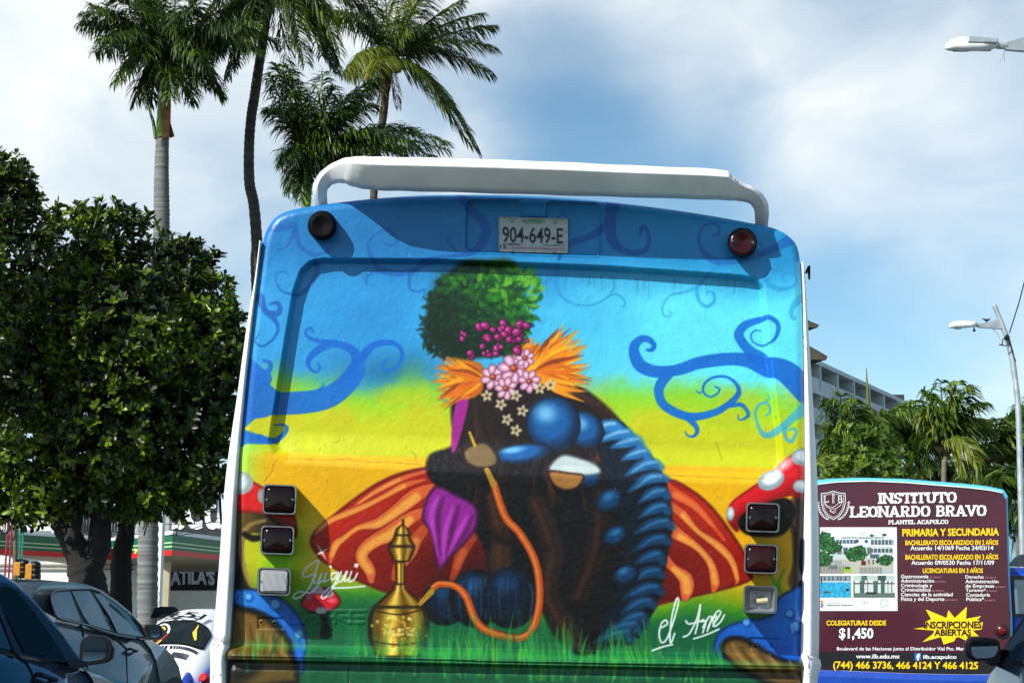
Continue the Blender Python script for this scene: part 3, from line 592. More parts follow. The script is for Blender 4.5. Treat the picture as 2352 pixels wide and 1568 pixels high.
pen(cG, [[(1262, 1190), (1300, 1165), (1290, 1140), (1262, 1160), (1245, 1230), (1262, 1290), (1300, 1260), (1350, 1120), (1375, 1010), (1360, 1000), (1330, 1120), (1318, 1240), (1325, 1295), (1350, 1230)],
         [(1200, 1345), (1270, 1320), (1335, 1305)],
         [(1410, 1252), (1450, 1230), (1500, 1130), (1522, 1035), (1510, 1140), (1490, 1230)], [(1425, 1145), (1450, 1165), (1540, 1140)],
         [(1545, 1135), (1530, 1150), (1560, 1150), (1540, 1225)], [(1540, 1190), (1580, 1120), (1600, 1125), (1580, 1190), (1570, 1215)], [(1575, 1190), (1615, 1110), (1630, 1120), (1610, 1180)],
         [(1625, 1150), (1660, 1090), (1640, 1078), (1610, 1130), (1620, 1180), (1660, 1150), (1685, 1105)],
         [(1480, 1265), (1560, 1240), (1650, 1200)]], 2.0)
for (x, y, L_) in ((815, 683, 62), (1048, 773, 20)):
    X_, Y_ = cF(x, y)
    for a in (.5, 2.1): stroke([(X_ - math.cos(a) * L_ * .34, Y_ + math.sin(a) * L_ * .34, .3), (X_, Y_, 1.5), (X_ + math.cos(a) * L_ * .34, Y_ - math.sin(a) * L_ * .34, .3)], 'ffffff', 1, .9, n=2)
    ell(X_, Y_, 4, 4, 'ffffff', 4, .9)
# age: hairline cracks, dust runs and specks in the paint
for (f, p) in ((cD, [(400, 795), (520, 800), (640, 805), (790, 800), (805, 790), (840, 808), (1000, 820), (1120, 822), (1300, 838)]), (cD, [(1225, 745), (1255, 770), (1258, 810), (1270, 835)]), (cD, [(320, 830), (310, 880), (270, 930), (262, 950)]),
               (cG, [(1300, 165), (1500, 175), (1700, 182), (1900, 190), (1990, 175)]), (cE, [(735, 880), (760, 950), (775, 1000)]), (cD, [(715, 680), (740, 680), (750, 665)])):
    stroke([(*f(x, y), .55) for (x, y) in p], '5a4a10', .6, .8, n=3)
for k in range(260):
    x = rs.uniform(560, 1830); y = rs.uniform(470, 1540); stroke([(x, y, .7), (x + rs.uniform(-3, 3), y + rs.uniform(0, 7), .5)], rs.choice(['183040', '404020', 'ffffff', '203020']), .7, rs.uniform(.15, .55), n=2)
for k in range(130):
    x = rs.uniform(720, 1740); y = 600 + (x - 720) * .04 + rs.uniform(0, 8); stroke([(x, y, 1.2), (x, y + rs.uniform(10, 46), .4)], '1c4c68', 2, rs.uniform(.08, .3), n=2)
cv *= (1 - .05 * (nz3[..., None] - .5)) * (1 - .10 * (nz2[..., None] - .5))

# ---- relief of the tail (metres towards the viewer)
OUT = [(513, 1600), (516, 1545), (530, 1350), (541, 1120), (560, 900), (580, 700), (597, 570), (606, 530), (625, 498), (655, 480), (700, 470), (780, 459), (880, 449), (1000, 443), (1150, 443), (1300, 450), (1450, 464), (1600, 484), (1720, 505), (1785, 520), (1822, 543), (1839, 575), (1846, 650), (1850, 800), (1853, 1000), (1852, 1300), (1850, 1600)]
OUTS = catmull(OUT, 3)
rel = np.zeros((PH, PW))
def full(pts, n=1):
    P = catmull(pts, n, True) if n > 1 else pts; X, Y = XX, YY
    s_ = np.full((PH, PW), -50.0); sl, d = pmask(P, 20); s_[sl] = d; return s_
rec = full([(742, 596), (1000, 598), (1400, 614), (1690, 634), (1735, 640), (1752, 660), (1765, 800), (1790, 1000), (1796, 1060), (1786, 1086), (1760, 1098), (1500, 1090), (1180, 1076), (900, 1063), (660, 1050), (636, 1036), (622, 1010), (625, 980), (660, 760), (676, 668), (692, 622), (712, 602)])
vbot = YY - (1062 + (XX - 900) * .037)
soft_ = 5 + 12 * sm(-60, 0, vbot)
rel -= .044 * sm(-1, 1, rec / soft_) * (1 - .55 * sm(-70, 0, vbot))
pl = full([(1072, 470), (1080, 460), (1190, 460), (1198, 468), (1198, 497), (1255, 499), (1256, 468), (1266, 463), (1368, 466), (1380, 478), (1379, 578), (1370, 586), (1082, 577), (1070, 566)])
rel -= .013 * sm(-2.5, 2.5, pl)
rel += .003 * np.exp(-((pl + 3) / 2.2) ** 2)
vb = YY - (1478 + (XX - 515) * .018)
rel += .075 * sm(0, 22, vb) - .042 * sm(34, 42, vb) + .008 * sm(44, 64, vb)
rel += .006 * np.exp(-((vb - 26) / 3) ** 2) + .005 * np.exp(-((vb - 10) / 2.5) ** 2)
for q in ([cF(375, 1125), cF(545, 1128), cF(545, 1205), cF(375, 1203)], [cG(1858, 1258), cG(2062, 1265), cG(2060, 1342), cG(1858, 1336)]):
    d = full(q); rel -= .006 * sm(-1.5, 1.5, d)
for (x, y) in (cF(400, 1160), cF(490, 1165), cG(1908, 1302), cG(2008, 1302)):
    d = np.hypot(XX - x, YY - y); rel += .004 * np.exp(-((d - 4) / 1.5) ** 2) - .006 * (d < 2.5)
for (pts_, w_) in (([cF(1000, 1440), cF(1003, 1560)], 1.5), ([cF(190, 1330), cF(1853, 1392)], 1.2), ([cF(850, 1392), cF(1853, 1420)], 1.5), ([cG(0, 1420), cG(1600, 1452)], 1.5), ([cG(0, 1405), cG(1430, 1425)], 1.2)):
    (xa, ya), (xb, yb) = pts_; L2 = (xb - xa) ** 2 + (yb - ya) ** 2; t_ = np.clip(((XX - xa) * (xb - xa) + (YY - ya) * (yb - ya)) / L2, 0, 1); rel -= .005 * np.exp(-(np.hypot(XX - xa - t_ * (xb - xa), YY - ya - t_ * (yb - ya)) / w_) ** 2)
for _k in range(14):
    xr, yr, rr2 = R.uniform(600, 1780), R.uniform(700, 1450), R.uniform(14, 40); rel += R.uniform(-.003, .002) * np.exp(-((XX - xr) ** 2 + (YY - yr) ** 2) / rr2 ** 2)
def emb(pts, w=1.8, h=.004):
    A = np.array(pts, float); sl = win(A[:, 0].min() - 6, A[:, 1].min() - 6, A[:, 0].max() + 6, A[:, 1].max() + 6); b = np.full(XX[sl].shape, 1e9)
    for i in range(len(A) - 1):
        a, c = A[i], A[i + 1]; e = c - a; t_ = np.clip(((XX[sl] - a[0]) * e[0] + (YY[sl] - a[1]) * e[1]) / (e @ e + 1e-9), 0, 1)
        b = np.minimum(b, np.hypot(XX[sl] - a[0] - t_ * e[0], YY[sl] - a[1] - t_ * e[1]))
    rel[sl] = np.maximum(rel[sl], rel[sl] + h * sm(w + 1.2, w, b))
for i, g in enumerate(([(1, 1), (0, 1), (0, 0), (1, 0)], [(0, 0), (0, 1), (1, 1), (1, 0), (1, .5), (0, .5)], [(0, 0), (0, 1), (1, 1), (1, .45), (0, .45)], [(0, 0), (0, 1), (1, 1), (1, .5), (0, .5), (1, 0)], [(1, 1), (0, 1), (0, .5), (.9, .5), (0, .5), (0, 0), (1, 0)])):
    x0, y0 = cF(585 + i * 105, 1160); emb([(x0 + a * 30 + b * 5, y0 - b * 27) for a, b in g], 3.2, .0028)
rel -= .055 * np.clip((YY - (1062 + (XX - 900) * .037)) / 400, 0, 1)
rel += .0022 * (nz2 - .5) + .0012 * (nz3 - .5)
od = full([(x, y) for x, y in OUTS], 1)
rr = 24.0; dq = np.clip(od, 0, rr); rel -= (.05 * (1 - np.sqrt(np.clip(1 - ((rr - dq) / rr) ** 2, 0, 1))))

# ------------------------------------------------------------------ the painted bus
YB = 6.5
M_shell = mat('bus_shell_white', (.78, .80, .80), .45, var=.05, scale=5, bump=.08, bscale=25)
M_blueshell = mat('bus_shell_blue', hexc('1a78b8', .8), .4, var=.08)
M_mural = bpy.data.materials.new('mural_paint'); M_mural.use_nodes = True
def mm():
    nt = M_mural.node_tree; N = nt.nodes; Ln = nt.links; p = N['Principled BSDF']
    a = N.new('ShaderNodeAttribute'); a.attribute_name = 'paint'; Ln.new(a.outputs['Color'], p.inputs['Base Color'])
    p.inputs['Roughness'].default_value = .38; p.inputs['Specular IOR Level'].default_value = .35
    tc = N.new('ShaderNodeTexCoord'); n = N.new('ShaderNodeTexNoise'); Ln.new(tc.outputs['Object'], n.inputs['Vector'])
    n.inputs['Scale'].default_value = 45; n.inputs['Detail'].default_value = 6
    b = N.new('ShaderNodeBump'); b.inputs['Strength'].default_value = .18; b.inputs['Distance'].default_value = .01
    Ln.new(n.outputs['Fac'], b.inputs['Height']); Ln.new(b.outputs[0], p.inputs['Normal'])
mm()
bus = empty('painted_bus', (at(1180, 1500, YB).x, YB, 0), 'big bus seen from behind, its whole tail airbrushed with toadstools and blue scrolls', 'bus')
def tail():
    st = 1.6; nx = int((1858 - 508) / st); ny = int((1592 - 438) / st)
    us = 508 + np.arange(nx + 1) * st; vs = 438 + np.arange(ny + 1) * st
    U, V = np.meshgrid(us, vs)
    def samp(A):
        x = np.clip(U - UX0, 0, PW - 1.01); y = np.clip(V - UY0, 0, PH - 1.01); xi = x.astype(int); yi = y.astype(int); fx = x - xi; fy = y - yi
        if A.ndim == 3: fx = fx[..., None]; fy = fy[..., None]
        return A[yi, xi] * (1 - fx) * (1 - fy) + A[yi, xi + 1] * fx * (1 - fy) + A[yi + 1, xi] * (1 - fx) * fy + A[yi + 1, xi + 1] * fx * fy
    r = samp(rel); c = np.clip(samp(cv), 0, 1); o = samp(od)
    sp, cp = math.sin(PITCH), math.cos(PITCH); b = (CY - V) / F; dy = cp - sp * b
    X = (U - CX) / F * YB / dy; Z = EYE + (sp + cp * b) * YB / dy; Yp = YB - r
    L = rootloc(bus); co = np.stack([X - L.x, Yp - L.y, Z], -1).reshape(-1, 3)
    inside = o > -.8; cell = inside[:-1, :-1] & inside[1:, :-1] & inside[:-1, 1:] & inside[1:, 1:]
    idx = np.arange((nx + 1) * (ny + 1)).reshape(ny + 1, nx + 1)
    q = np.stack([idx[1:, :-1][cell], idx[1:, 1:][cell], idx[:-1, 1:][cell], idx[:-1, :-1][cell]], -1)
    used, inv = np.unique(q, return_inverse=True); q = inv.reshape(q.shape); co = co[used]; cc = c.reshape(-1, 3)[used]
    me = bpy.data.meshes.new('rear_panel'); me.vertices.add(len(co)); me.vertices.foreach_set('co', co.ravel())
    me.loops.add(q.size); me.polygons.add(len(q)); me.loops.foreach_set('vertex_index', q.ravel().astype(np.int32))
    me.polygons.foreach_set('loop_start', np.arange(0, q.size, 4, dtype=np.int32)); me.polygons.foreach_set('loop_total', np.full(len(q), 4, np.int32))
    me.polygons.foreach_set('use_smooth', np.ones(len(q), bool)); me.update()
    at_ = me.color_attributes.new('paint', 'FLOAT_COLOR', 'POINT')
    lin = np.where(cc <= .04045, cc / 12.92, ((cc + .055) / 1.055) ** 2.4) * .78
    at_.data.foreach_set('color', np.concatenate([lin, np.ones((len(lin), 1))], 1).ravel().astype(np.float32))
    me.materials.append(M_mural)
    ob = bpy.data.objects.new('rear_panel', me); COL.objects.link(ob); ob.parent = bus
    ob['label'] = 'tail panel airbrushed with toadstools, blue scrolls, boulders, ferns and a brass vessel'
    return ob
panel = tail()
# shell round the tail: roof edge and sides run forward
sh = MB()
ringA = [at(u, v, YB + .045) for (u, v) in OUTS]
cxm = at(1180, 900, YB)
def ringo(grow, Y):
    out = []
    for p in ringA:
        d = Vector((p.x - cxm.x, 0, (p.z - cxm.z) * .35)); s_ = grow
        out.append(Vector((p.x + (1 if d.x > 0 else -1) * s_ * min(1, abs(d.x) / 1.0), Y, p.z + (s_ * .5 if p.z > 2.9 else 0))))
    return out
sh.loft([ringo(-.014, YB + .058), ringo(-.006, YB + .075), ringo(.010, YB + .14), ringo(.03, YB + 9), ringo(-.2, YB + 9.3)], False, True)
sh.poly(ringo(-.2, YB + 9.3)); sh.poly(ringo(0, YB + .35))
sh.build('body', M_blueshell, bus, smooth=True)
M_chip = mat('chipped_white_paint', (.80, .82, .83), .5, var=.04, scale=9, bump=.1, bscale=20)
M_chip2 = mat('corner_grime', (.16, .11, .07), .8, var=.4, scale=30)
def strip(inner, outer, nm, bulge):
    i_ = [np.array(p, float) for p in catmull(inner, 5)]; o_ = [np.array(p, float) for p in catmull(outer, 5)]
    rows = []
    for a, b in zip(i_, o_):
        r = [at(*a, YB - .004)]
        for t, y in ((.25, -.012), (.5, .0), (.8, .03), (1, .08)): r.append(at(*(a + (b - a) * t), YB + y))
        e = at(*b, YB + .08); r.append(Vector((e.x * .985, YB + .5, e.z))); r.append(Vector((at(*a, YB).x * .98, YB + .5, e.z)))
        rows.append(r)
    return MB().loft(rows, True, True).build(nm, M_chip, bus, smooth=True)
strip([(598, 552), (589, 640), (577, 740), (560, 900), (542, 1100), (530, 1300), (520, 1480)], [(596, 552), (585, 640), (568, 740), (546, 900), (518, 1100), (503, 1300), (489, 1468)], 'corner_trim', 0)
strip([(520, 1476), (518, 1492), (512, 1520), (514, 1600)], [(489, 1466), (482, 1486), (483, 1520), (482, 1600)], 'corner_trim', 0)
strip([(1844, 600), (1848, 700), (1851, 900), (1852, 1100), (1851, 1300), (1849, 1540)], [(1846, 600), (1853, 700), (1866, 900), (1877, 1100), (1882, 1300), (1881, 1512)], 'corner_trim', 0)
strip([(1848, 1500), (1846, 1530), (1848, 1560), (1848, 1600)], [(1884, 1514), (1886, 1530), (1878, 1560), (1878, 1600)], 'corner_trim', 0)
rs = random.Random(9)
ch = MB()
def chip(u, v, Y, s):
    n = rs.randint(5, 8); ch.poly([at(u + s * rs.uniform(.4, 1) * math.cos(6.283 * k / n), v + s * rs.uniform(.7, 1.8) * math.sin(6.283 * k / n), Y) for k in range(n)])
for k in range(14): chip(rs.uniform(487, 512), rs.uniform(1470, 1560), YB - .016, rs.uniform(1, 3))
for k in range(10): chip(rs.uniform(1855, 1876), rs.uniform(1500, 1560), YB - .016, rs.uniform(1, 3))
for k in range(9): chip(1846 + rs.uniform(0, 4), rs.uniform(620, 1000), YB - .018, rs.uniform(1, 2.4))
for k in range(10):
    t = rs.random(); chip(1684 + t * 26 + rs.uniform(-2, 2), 408 + t * 30 + rs.uniform(-2, 2), 6.17, rs.uniform(1, 2.6))
ch.build('paint_chips', M_chip2, bus, kind='stuff')
# roof spoiler
nodes = [(742, 500, .030, .05, 6.62), (735, 455, .032, .06, 6.55), (738, 425, .034, .07, 6.50), (760, 402, .038, .10, 6.45), (792, 392, .050, .14, 6.39), (822, 395, .062, .165, 6.36), (870, 399, .066, .17, 6.35), (1000, 402, .067, .17, 6.35), (1240, 409, .066, .17, 6.35), (1450, 417, .062, .17, 6.35), (1640, 424, .060, .165, 6.36), (1672, 430, .052, .15, 6.38), (1700, 440, .038, .11, 6.43), (1728, 450, .034, .08, 6.47), (1746, 470, .034, .06, 6.51), (1750, 495, .032, .05, 6.55), (1748, 525, .030, .05, 6.62)]
sec = [(-1, .16), (-.98, .20), (-.60, .82), (-.45, .93), (.1, 1), (.7, .9), (1, .5), (1, 0), (.8, -.6), (.4, -.95), (-.2, -1), (-.38, -.9), (-.96, .06), (-.98, .10)]
sp_ = catmull(nodes, 5); C3 = [at(n[0], n[1], n[4] - .005 * min(1, max(0, n[3] - .06) / .1)) for n in sp_]; rings = []
for i, n in enumerate(sp_):
    t = (C3[min(i + 1, len(C3) - 1)] - C3[max(i - 1, 0)]); t.y = 0; t.normalize(); up = Vector((-t.z, 0, t.x))
    if up.z < 0 and abs(t.x) > .3: up = -up
    rings.append([C3[i] + Vector((0, 1, 0)) * a * n[3] * .62 + up * b * n[2] * (1 + .02 * math.sin(i * 1.7)) for a, b in sec])
# keep ring orientation consistent at the arms
MB().loft(rings).build('roof_spoiler', mat('spoiler_white', (.62, .64, .62), .4, var=.10, scale=3, bump=.25, bscale=7, col2=(.84, .85, .84)), bus, smooth=True, label='white hollow wing raised over the roof edge, chipped at its right end')

# lamps
M_black = mat('black_rubber', (.003, .003, .004), .6, spec=.06)
M_redlens = mat('red_lens', (.006, .001, .0015), .14, spec=.25, var=.3, scale=20)
M_redlens2 = mat('sunlit_red_lens', (.020, .0015, .003), .18, spec=.28, var=.3, scale=20)  # lighter copy of the red lens, sunlight put into its colour
M_chrome = mat('dull_chrome', (.20, .21, .22), .35, metal=.85, var=.2, scale=30)
M_clear = mat('clear_ribbed_lens', (.22, .23, .24), .25, var=.1)
def rrect(u0, v0, u1, v1, r, tilt=.035, n=4):
    cx, cy = (u0 + u1) / 2, (v0 + v1) / 2; P = []
    for (x, y, a0) in ((u1 - r, v0 + r, -90), (u1 - r, v1 - r, 0), (u0 + r, v1 - r, 90), (u0 + r, v0 + r, 180)):
        for k in range(n + 1):
            a = math.radians(a0 + 90 * k / n); X = x + r * math.cos(a); Y = y + r * math.sin(a)
            P.append((X - (Y - cy) * tilt * .8, Y + (X - cx) * tilt))
    return P[::-1]
def scaleP(P, k):
    c = np.mean(np.array(P), 0); return [tuple(c + (np.array(p) - c) * k) for p in P]
def lamp(u0, v0, u1, v1, kind, lab):
    P = rrect(u0, v0, u1, v1, 9)
    root = MB().loft([[at(*p, YB + .09) for p in scaleP(P, 1.0)], [at(*p, YB - .06) for p in P], [at(*p, YB - .085) for p in scaleP(P, .985)]], kind != 'open').build('tail_lamp', M_black, bus, label=lab)
    rim = MB().loft([[at(*p, YB - .080) for p in scaleP(P, 1.0)], [at(*p, YB - .094) for p in scaleP(P, .975)], [at(*p, YB - .094) for p in scaleP(P, .90)], [at(*p, YB - .0865) for p in scaleP(P, .86)]], False)
    rim.build('rim', M_chrome, root, smooth=False)
    if kind != 'open':
        ln = MB().loft([[at(*p, YB - .0865) for p in scaleP(P, .85)], [at(*p, YB - .098) for p in scaleP(P, .80)], [at(*p, YB - .102) for p in scaleP(P, .55)], [at(*p, YB - .1035) for p in scaleP(P, .1)]])
        ln.build('lens', {'red': M_redlens, 'red2': M_redlens2, 'clear': M_clear}[kind], root, smooth=kind != 'clear')
        if kind == 'clear':
            rb = MB(); c = np.mean(np.array(P), 0)
            for k in range(22):
                u = u0 + 11 + k * (u1 - u0 - 22) / 21; a, b = at(u + 1, v0 + 11, YB - .104), at(u - 1, v1 - 11, YB - .104); rb.tube([a, b], .0017, 4)
            rb.build('lens_ribs', mat('rib_glass', (.5, .51, .52), .2), root, kind='stuff')
    else:
        MB().loft([[at(*p, YB - .088) for p in scaleP(P, .86)], [at(*p, YB - .035) for p in scaleP(P, .62)], [at(*p, YB - .03) for p in scaleP(P, .05)]], False).build('reflector', mat('reflector_bowl', (.3, .31, .33), .35, metal=.5), root)
        c = at((u0 + u1) / 2 - 8, (v0 + v1) / 2 + 4, YB - .05); MB().tube([c, c + Vector((.045, -.01, .004))], .011, 10).build('bulb_holder', mat('bulb_holder_tan', (.42, .36, .22), .5), root)
    for s_ in (-1, 1):
        c = at((u0 + u1) / 2 + s_ * (u1 - u0) * .38, (v0 + v1) / 2, YB - .104)
        if kind != 'open': MB().tube([c, c + Vector((0, -.003, 0))], .005, 8).build('screw', M_chrome, root)
lamp(603, 1112, 681, 1181, 'red', 'top red square lamp in the left stack, dark glass in a chrome rim')
lamp(598, 1207, 676, 1273, 'red', 'middle red square lamp in the left stack')
lamp(591, 1303, 668, 1367, 'clear', 'clear ribbed reversing lamp at the bottom of the left stack')
lamp(1713, 1154, 1791, 1222, 'red', 'top red square lamp in the right stack')
lamp(1709, 1249, 1787, 1317, 'red2', 'middle red square lamp in the right stack')
lamp(1707, 1344, 1785, 1408, 'open', 'broken lamp at the bottom of the right stack, lens gone and bulb holder bare')
def rlamp(u, v, r, m, lab):
    def ring(k, Y): return [at(u + r * k * math.cos(a * math.pi / 16), v + r * k * 1.02 * math.sin(a * math.pi / 16), Y) for a in range(32)][::-1]
    root = MB().loft([ring(1, YB + .02), ring(1.02, YB - .04), ring(.97, YB - .058)]).build('marker_lamp', M_black, bus, label=lab)
    MB().loft([ring(.95, YB - .0585), ring(.9, YB - .072), ring(.65, YB - .078), ring(.6, YB - .075), ring(.25, YB - .081), ring(.2, YB - .078), ring(.03, YB - .080)]).build('lens', m, root, smooth=True)
    for k in (-1, 1):
        c = at(u + k * r * .72, v - 2 + k * 2, YB - .078)
        if m is not M_black: MB().tube([c, c + Vector((0, -.004, 0))], .006, 8).build('screw', M_chrome, root)
rlamp(740, 518, 33, M_black, 'round black marker lamp near the top left corner, lens painted over')
rlamp(1705, 557, 33, M_redlens2, 'round dark red marker lamp near the top right corner')
# seam and rivets low on the tail
# latch on the right edge
p = at(1851, 628, YB + .05); MB().tube([p, p + Vector((.012, -.01, .03)), p + Vector((0.012, -.01, -.03))], [.006, .008, .004], 6).build('latch', M_black, bus)

# number plate
M_plate = mat('plate_aluminium', (.36, .37, .37), .45, metal=.1, var=.15, scale=40)
PQ = lambda u, v, k=0: at(u, v + (u - 1225) * .027, YB + .004 - k)
plate = MB().loft([[PQ(*p, 0) for p in rrect(1145, 500, 1305, 580, 5, 0)], [PQ(*p, .006) for p in rrect(1145, 500, 1305, 580, 5, 0)]]).build('number_plate', M_plate, bus)
MB().loft([[PQ(*p, .006) for p in rrect(1145, 500, 1305, 580, 5, 0)], [PQ(*p, .010) for p in rrect(1146, 501, 1304, 579, 5, 0)], [PQ(*p, .0062) for p in rrect(1149, 504, 1301, 576, 4, 0)]], False).build('plate_rim', M_plate, plate)
def ptext(body, u0, u1, vt, vb_, m, nm, bold=0.0, k=.0085):
    mb = MB(); put_text(mb, body, lambda s, t: PQ(u0 + (u1 - u0) * s, vb_ + (vt - vb_) * t, k), bold); return mb.build(nm, m, plate)
M_ink = mat('black_ink', (.012, .012, .013), .5); M_green = mat('green_ink', (.02, .22, .05), .5); M_grey = mat('grey_ink', (.1, .1, .11), .5); M_pinkink = mat('pink_ink', (.4, .08, .25), .5)
ptext('904-649-E', 1154, 1293, 522, 557, M_ink, 'plate_number', .012)
ptext('GUERRERO', 1199, 1252, 503, 511, M_green, 'state_name', .02)
ptext('SERVICIO PUBLICO FEDERAL', 1206, 1245, 512.5, 514.5, M_green, 'small_print')
ptext('TRASERA', 1245, 1298, 560, 564, M_grey, 'small_print'); ptext('12', 1149, 1163, 565, 572, M_ink, 'small_print', .02)
bc = MB()
for k in range(22): u = 1155 + k * 1.9; w = rs.choice((.4, .7, 1)); bc.poly([PQ(u, 565, .0083), PQ(u + w, 565, .0083), PQ(u + w, 559.5, .0083), PQ(u, 559.5, .0083)])
bc.build('barcode', M_ink, plate)
bd = MB()
for k in range(33):
    u = 1170 + k * 3.9; bd.poly([PQ(u - 1.4, 570, .0083), PQ(u, 572.5, .0083), PQ(u + 1.4, 570, .0083), PQ(u, 567.5, .0083)])
bd.build('border_print', M_pinkink, plate)
for (u, v) in ((1175, 507), (1275, 507), (1174, 575), (1270, 575)):
    c = PQ(u, v, .008); MB().tube([c, c + Vector((0, -.006, 0))], .009, 8).build('bolt', M_chrome, plate)
# ------------------------------------------------------------------ second bus with the school advertisement
M_maroon = mat('maroon_print', hexc('420a20'), .35, var=.22, scale=1.6, bump=.5, bscale=2.2, coat=.25)
M_busblue = mat('bus_blue', hexc('1848b0', .8), .35, var=.1)
M_sky = mat('bus_pale_blue', hexc('58c4f0', .8), .4, var=.08)
M_w = mat('white_print', (.80, .80, .80), .4, var=.02); M_y = mat('yellow_print', hexc('ffd000', .95), .4, var=.02)
M_k = mat('black_print', (.008, .008, .010), .35, var=.1)
B0 = at(1880, 1400, 19.6); BANG = math.radians(-9)     # the right side is nearer
bh = Vector((math.cos(BANG), math.sin(BANG), 0)); bn = Vector((bh.y, -bh.x, 0))   # bn points to the viewer
def RP(x, y, k=0.0, uv=False):
    u, v = (x, y) if uv else cR(x, y); d = ray(u, v); o = Vector((0, 0, EYE)); t = (B0 - o).dot(bn) / d.dot(bn); return o + d * t + bn * k
b2 = empty('school_advert_bus', (B0.x + 1, B0.y, 0), 'maroon backed bus with a school advertisement, beyond the painted bus on the right', 'bus')
out = [(200, 240), (300, 232), (420, 218), (640, 212), (880, 222), (1100, 240), (1300, 256), (1440, 272), (1530, 290), (1555, 330), (1562, 600), (1572, 900), (1585, 1120), (1588, 1360), (1560, 1480), (1500, 1505), (1300, 1508), (900, 1500), (300, 1475), (200, 1470)]
r0 = [RP(x, y) for x, y in out]; fw = -bn
def grow(P, g, gt, d): return [Vector((p.x + bh.x * (g if x > 800 else -g), p.y + bh.y * (g if x > 800 else -g), p.z + (gt if y < 400 else 0))) + fw * d for p, (x, y) in zip(P, out)]
MB().poly(r0[::-1]).build('advert_panel', M_maroon, b2)
MB().loft([grow(r0, .0, 0, .002), grow(r0, .03, .045, .04), grow(r0, .05, .10, .5), grow(r0, .05, .11, 9)][::-1], True).build('body', M_sky, b2, smooth=False)
rim = MB(); tp = [RP(x, y - 4, .008) for x, y in out[1:9]]; rim.tube(tp, .008, 6); rim.build('white_roof_edge', M_w, b2)
sd_ = MB(); sp_pts = [(1556, 330), (1562, 600), (1572, 900), (1586, 1120)]
A = [RP(x, y, .004) for x, y in sp_pts]; Bq = [RP(x + 16, y, -.12) for x, y in sp_pts]
sd_.loft([A, Bq, [p + fw * 6 for p in Bq]], False, False).build('side_panel', M_busblue, b2)
MB().loft([[RP(x, y, .004), RP(x, y + 40, .03), RP(x + 0, 1700, .03), RP(x, 1700, -.3)] for x, y in ((200, 1468), (300, 1478), (900, 1502), (1300, 1510), (1520, 1508), (1580, 1490))], True).build('bumper', M_busblue, b2)
MB().poly([RP(x, y, .003) for x, y in ((200, 1352), (300, 1354), (900, 1362), (1350, 1362), (1570, 1362), (1560, 1476), (1498, 1503), (1300, 1505), (900, 1497), (300, 1472), (200, 1467))][::-1]).build('black_band', M_k, b2)
def T(body, x0, x1, yt, yb, m, bold=.0, sl=0.0, sh_=0.0, k=.006, nm='lettering', sp=1.0):
    mb = MB(); put_text(mb, body, lambda s, t: RP(x0 + (x1 - x0) * s, yb + (yt - yb) * t + sl * s, k), bold, sh_, spacing=sp); return mb.build(nm, m, b2)
# slab lettering built stroke by stroke
SL = {'I': ([[(0, 0), (0, 1)]], [(0, 0), (0, 1)], .35), 'N': ([[(-.32, 0), (-.32, 1)], [(-.32, 1), (.32, 0)], [(.32, 0), (.32, 1)]], [(-.32, 0), (-.36, 1), (.32, 1)], .95),
      'T': ([[(0, 0), (0, 1)], [(-.38, .93), (.38, .93)], [(-.38, .93), (-.38, .72)], [(.38, .93), (.38, .72)]], [(0, 0)], .85), 'L': ([[(-.2, 0), (-.2, 1)], [(-.3, .07), (.36, .07)], [(.36, .07), (.36, .3)]], [(-.2, 1), (-.22, 0)], .8),
      'E': ([[(-.2, 0), (-.2, 1)], [(-.3, .07), (.34, .07)], [(-.3, .93), (.34, .93)], [(-.2, .5), (.2, .5)], [(.34, .07), (.34, .28)], [(.34, .93), (.34, .72)]], [], .82),
      'A': ([[(-.34, 0), (0, 1)], [(0, 1), (.34, 0)], [(-.2, .32), (.2, .32)]], [(-.34, 0), (.34, 0)], .98), 'V': ([[(-.32, 1), (0, 0)], [(0, 0), (.32, 1)]], [(-.34, 1), (.34, 1)], .9),
      'U': ([[(-.28, 1), (-.28, .28), (-.18, .1), (0, .06), (.18, .1), (.28, .28), (.28, 1)]], [(-.28, 1), (.28, 1)], .9), 'O': ([[(.0, .06), (-.24, .14), (-.33, .5), (-.24, .86), (0, .94), (.24, .86), (.33, .5), (.24, .14), (0, .06)]], [], .9),
      'C': ([[(.3, .28), (.2, .1), (0, .06), (-.22, .14), (-.31, .5), (-.22, .86), (0, .94), (.2, .88), (.3, .7), (.3, .98)]], [], .85), 'S': ([[(-.26, .0), (-.26, .25), (-.14, .08), (.06, .06), (.25, .2), (.22, .42), (-.18, .56), (-.24, .78), (-.06, .94), (.14, .92), (.24, .74), (.24, 1)]], [], .75),
      'D': ([[(-.22, 0), (-.22, 1)], [(-.34, .07), (.05, .07), (.26, .2), (.32, .5), (.26, .8), (.05, .93), (-.34, .93)]], [], .9), 'B': ([[(-.22, 0), (-.22, 1)], [(-.34, .07), (.12, .07), (.28, .16), (.28, .38), (.12, .5), (-.2, .5)], [(.1, .5), (.24, .62), (.24, .84), (.1, .93), (-.34, .93)]], [], .82),
      'R': ([[(-.24, 0), (-.24, 1)], [(-.34, .93), (.1, .93), (.26, .82), (.26, .6), (.1, .48), (-.2, .48)], [(.02, .48), (.28, .04)]], [(-.24, 0), (.32, 0)], .92), 'P': ([[(-.22, 0), (-.22, 1)], [(-.34, .93), (.12, .93), (.28, .82), (.28, .58), (.12, .45), (-.2, .45)]], [(-.22, 0)], .82), ' ': ([], [], .45)}
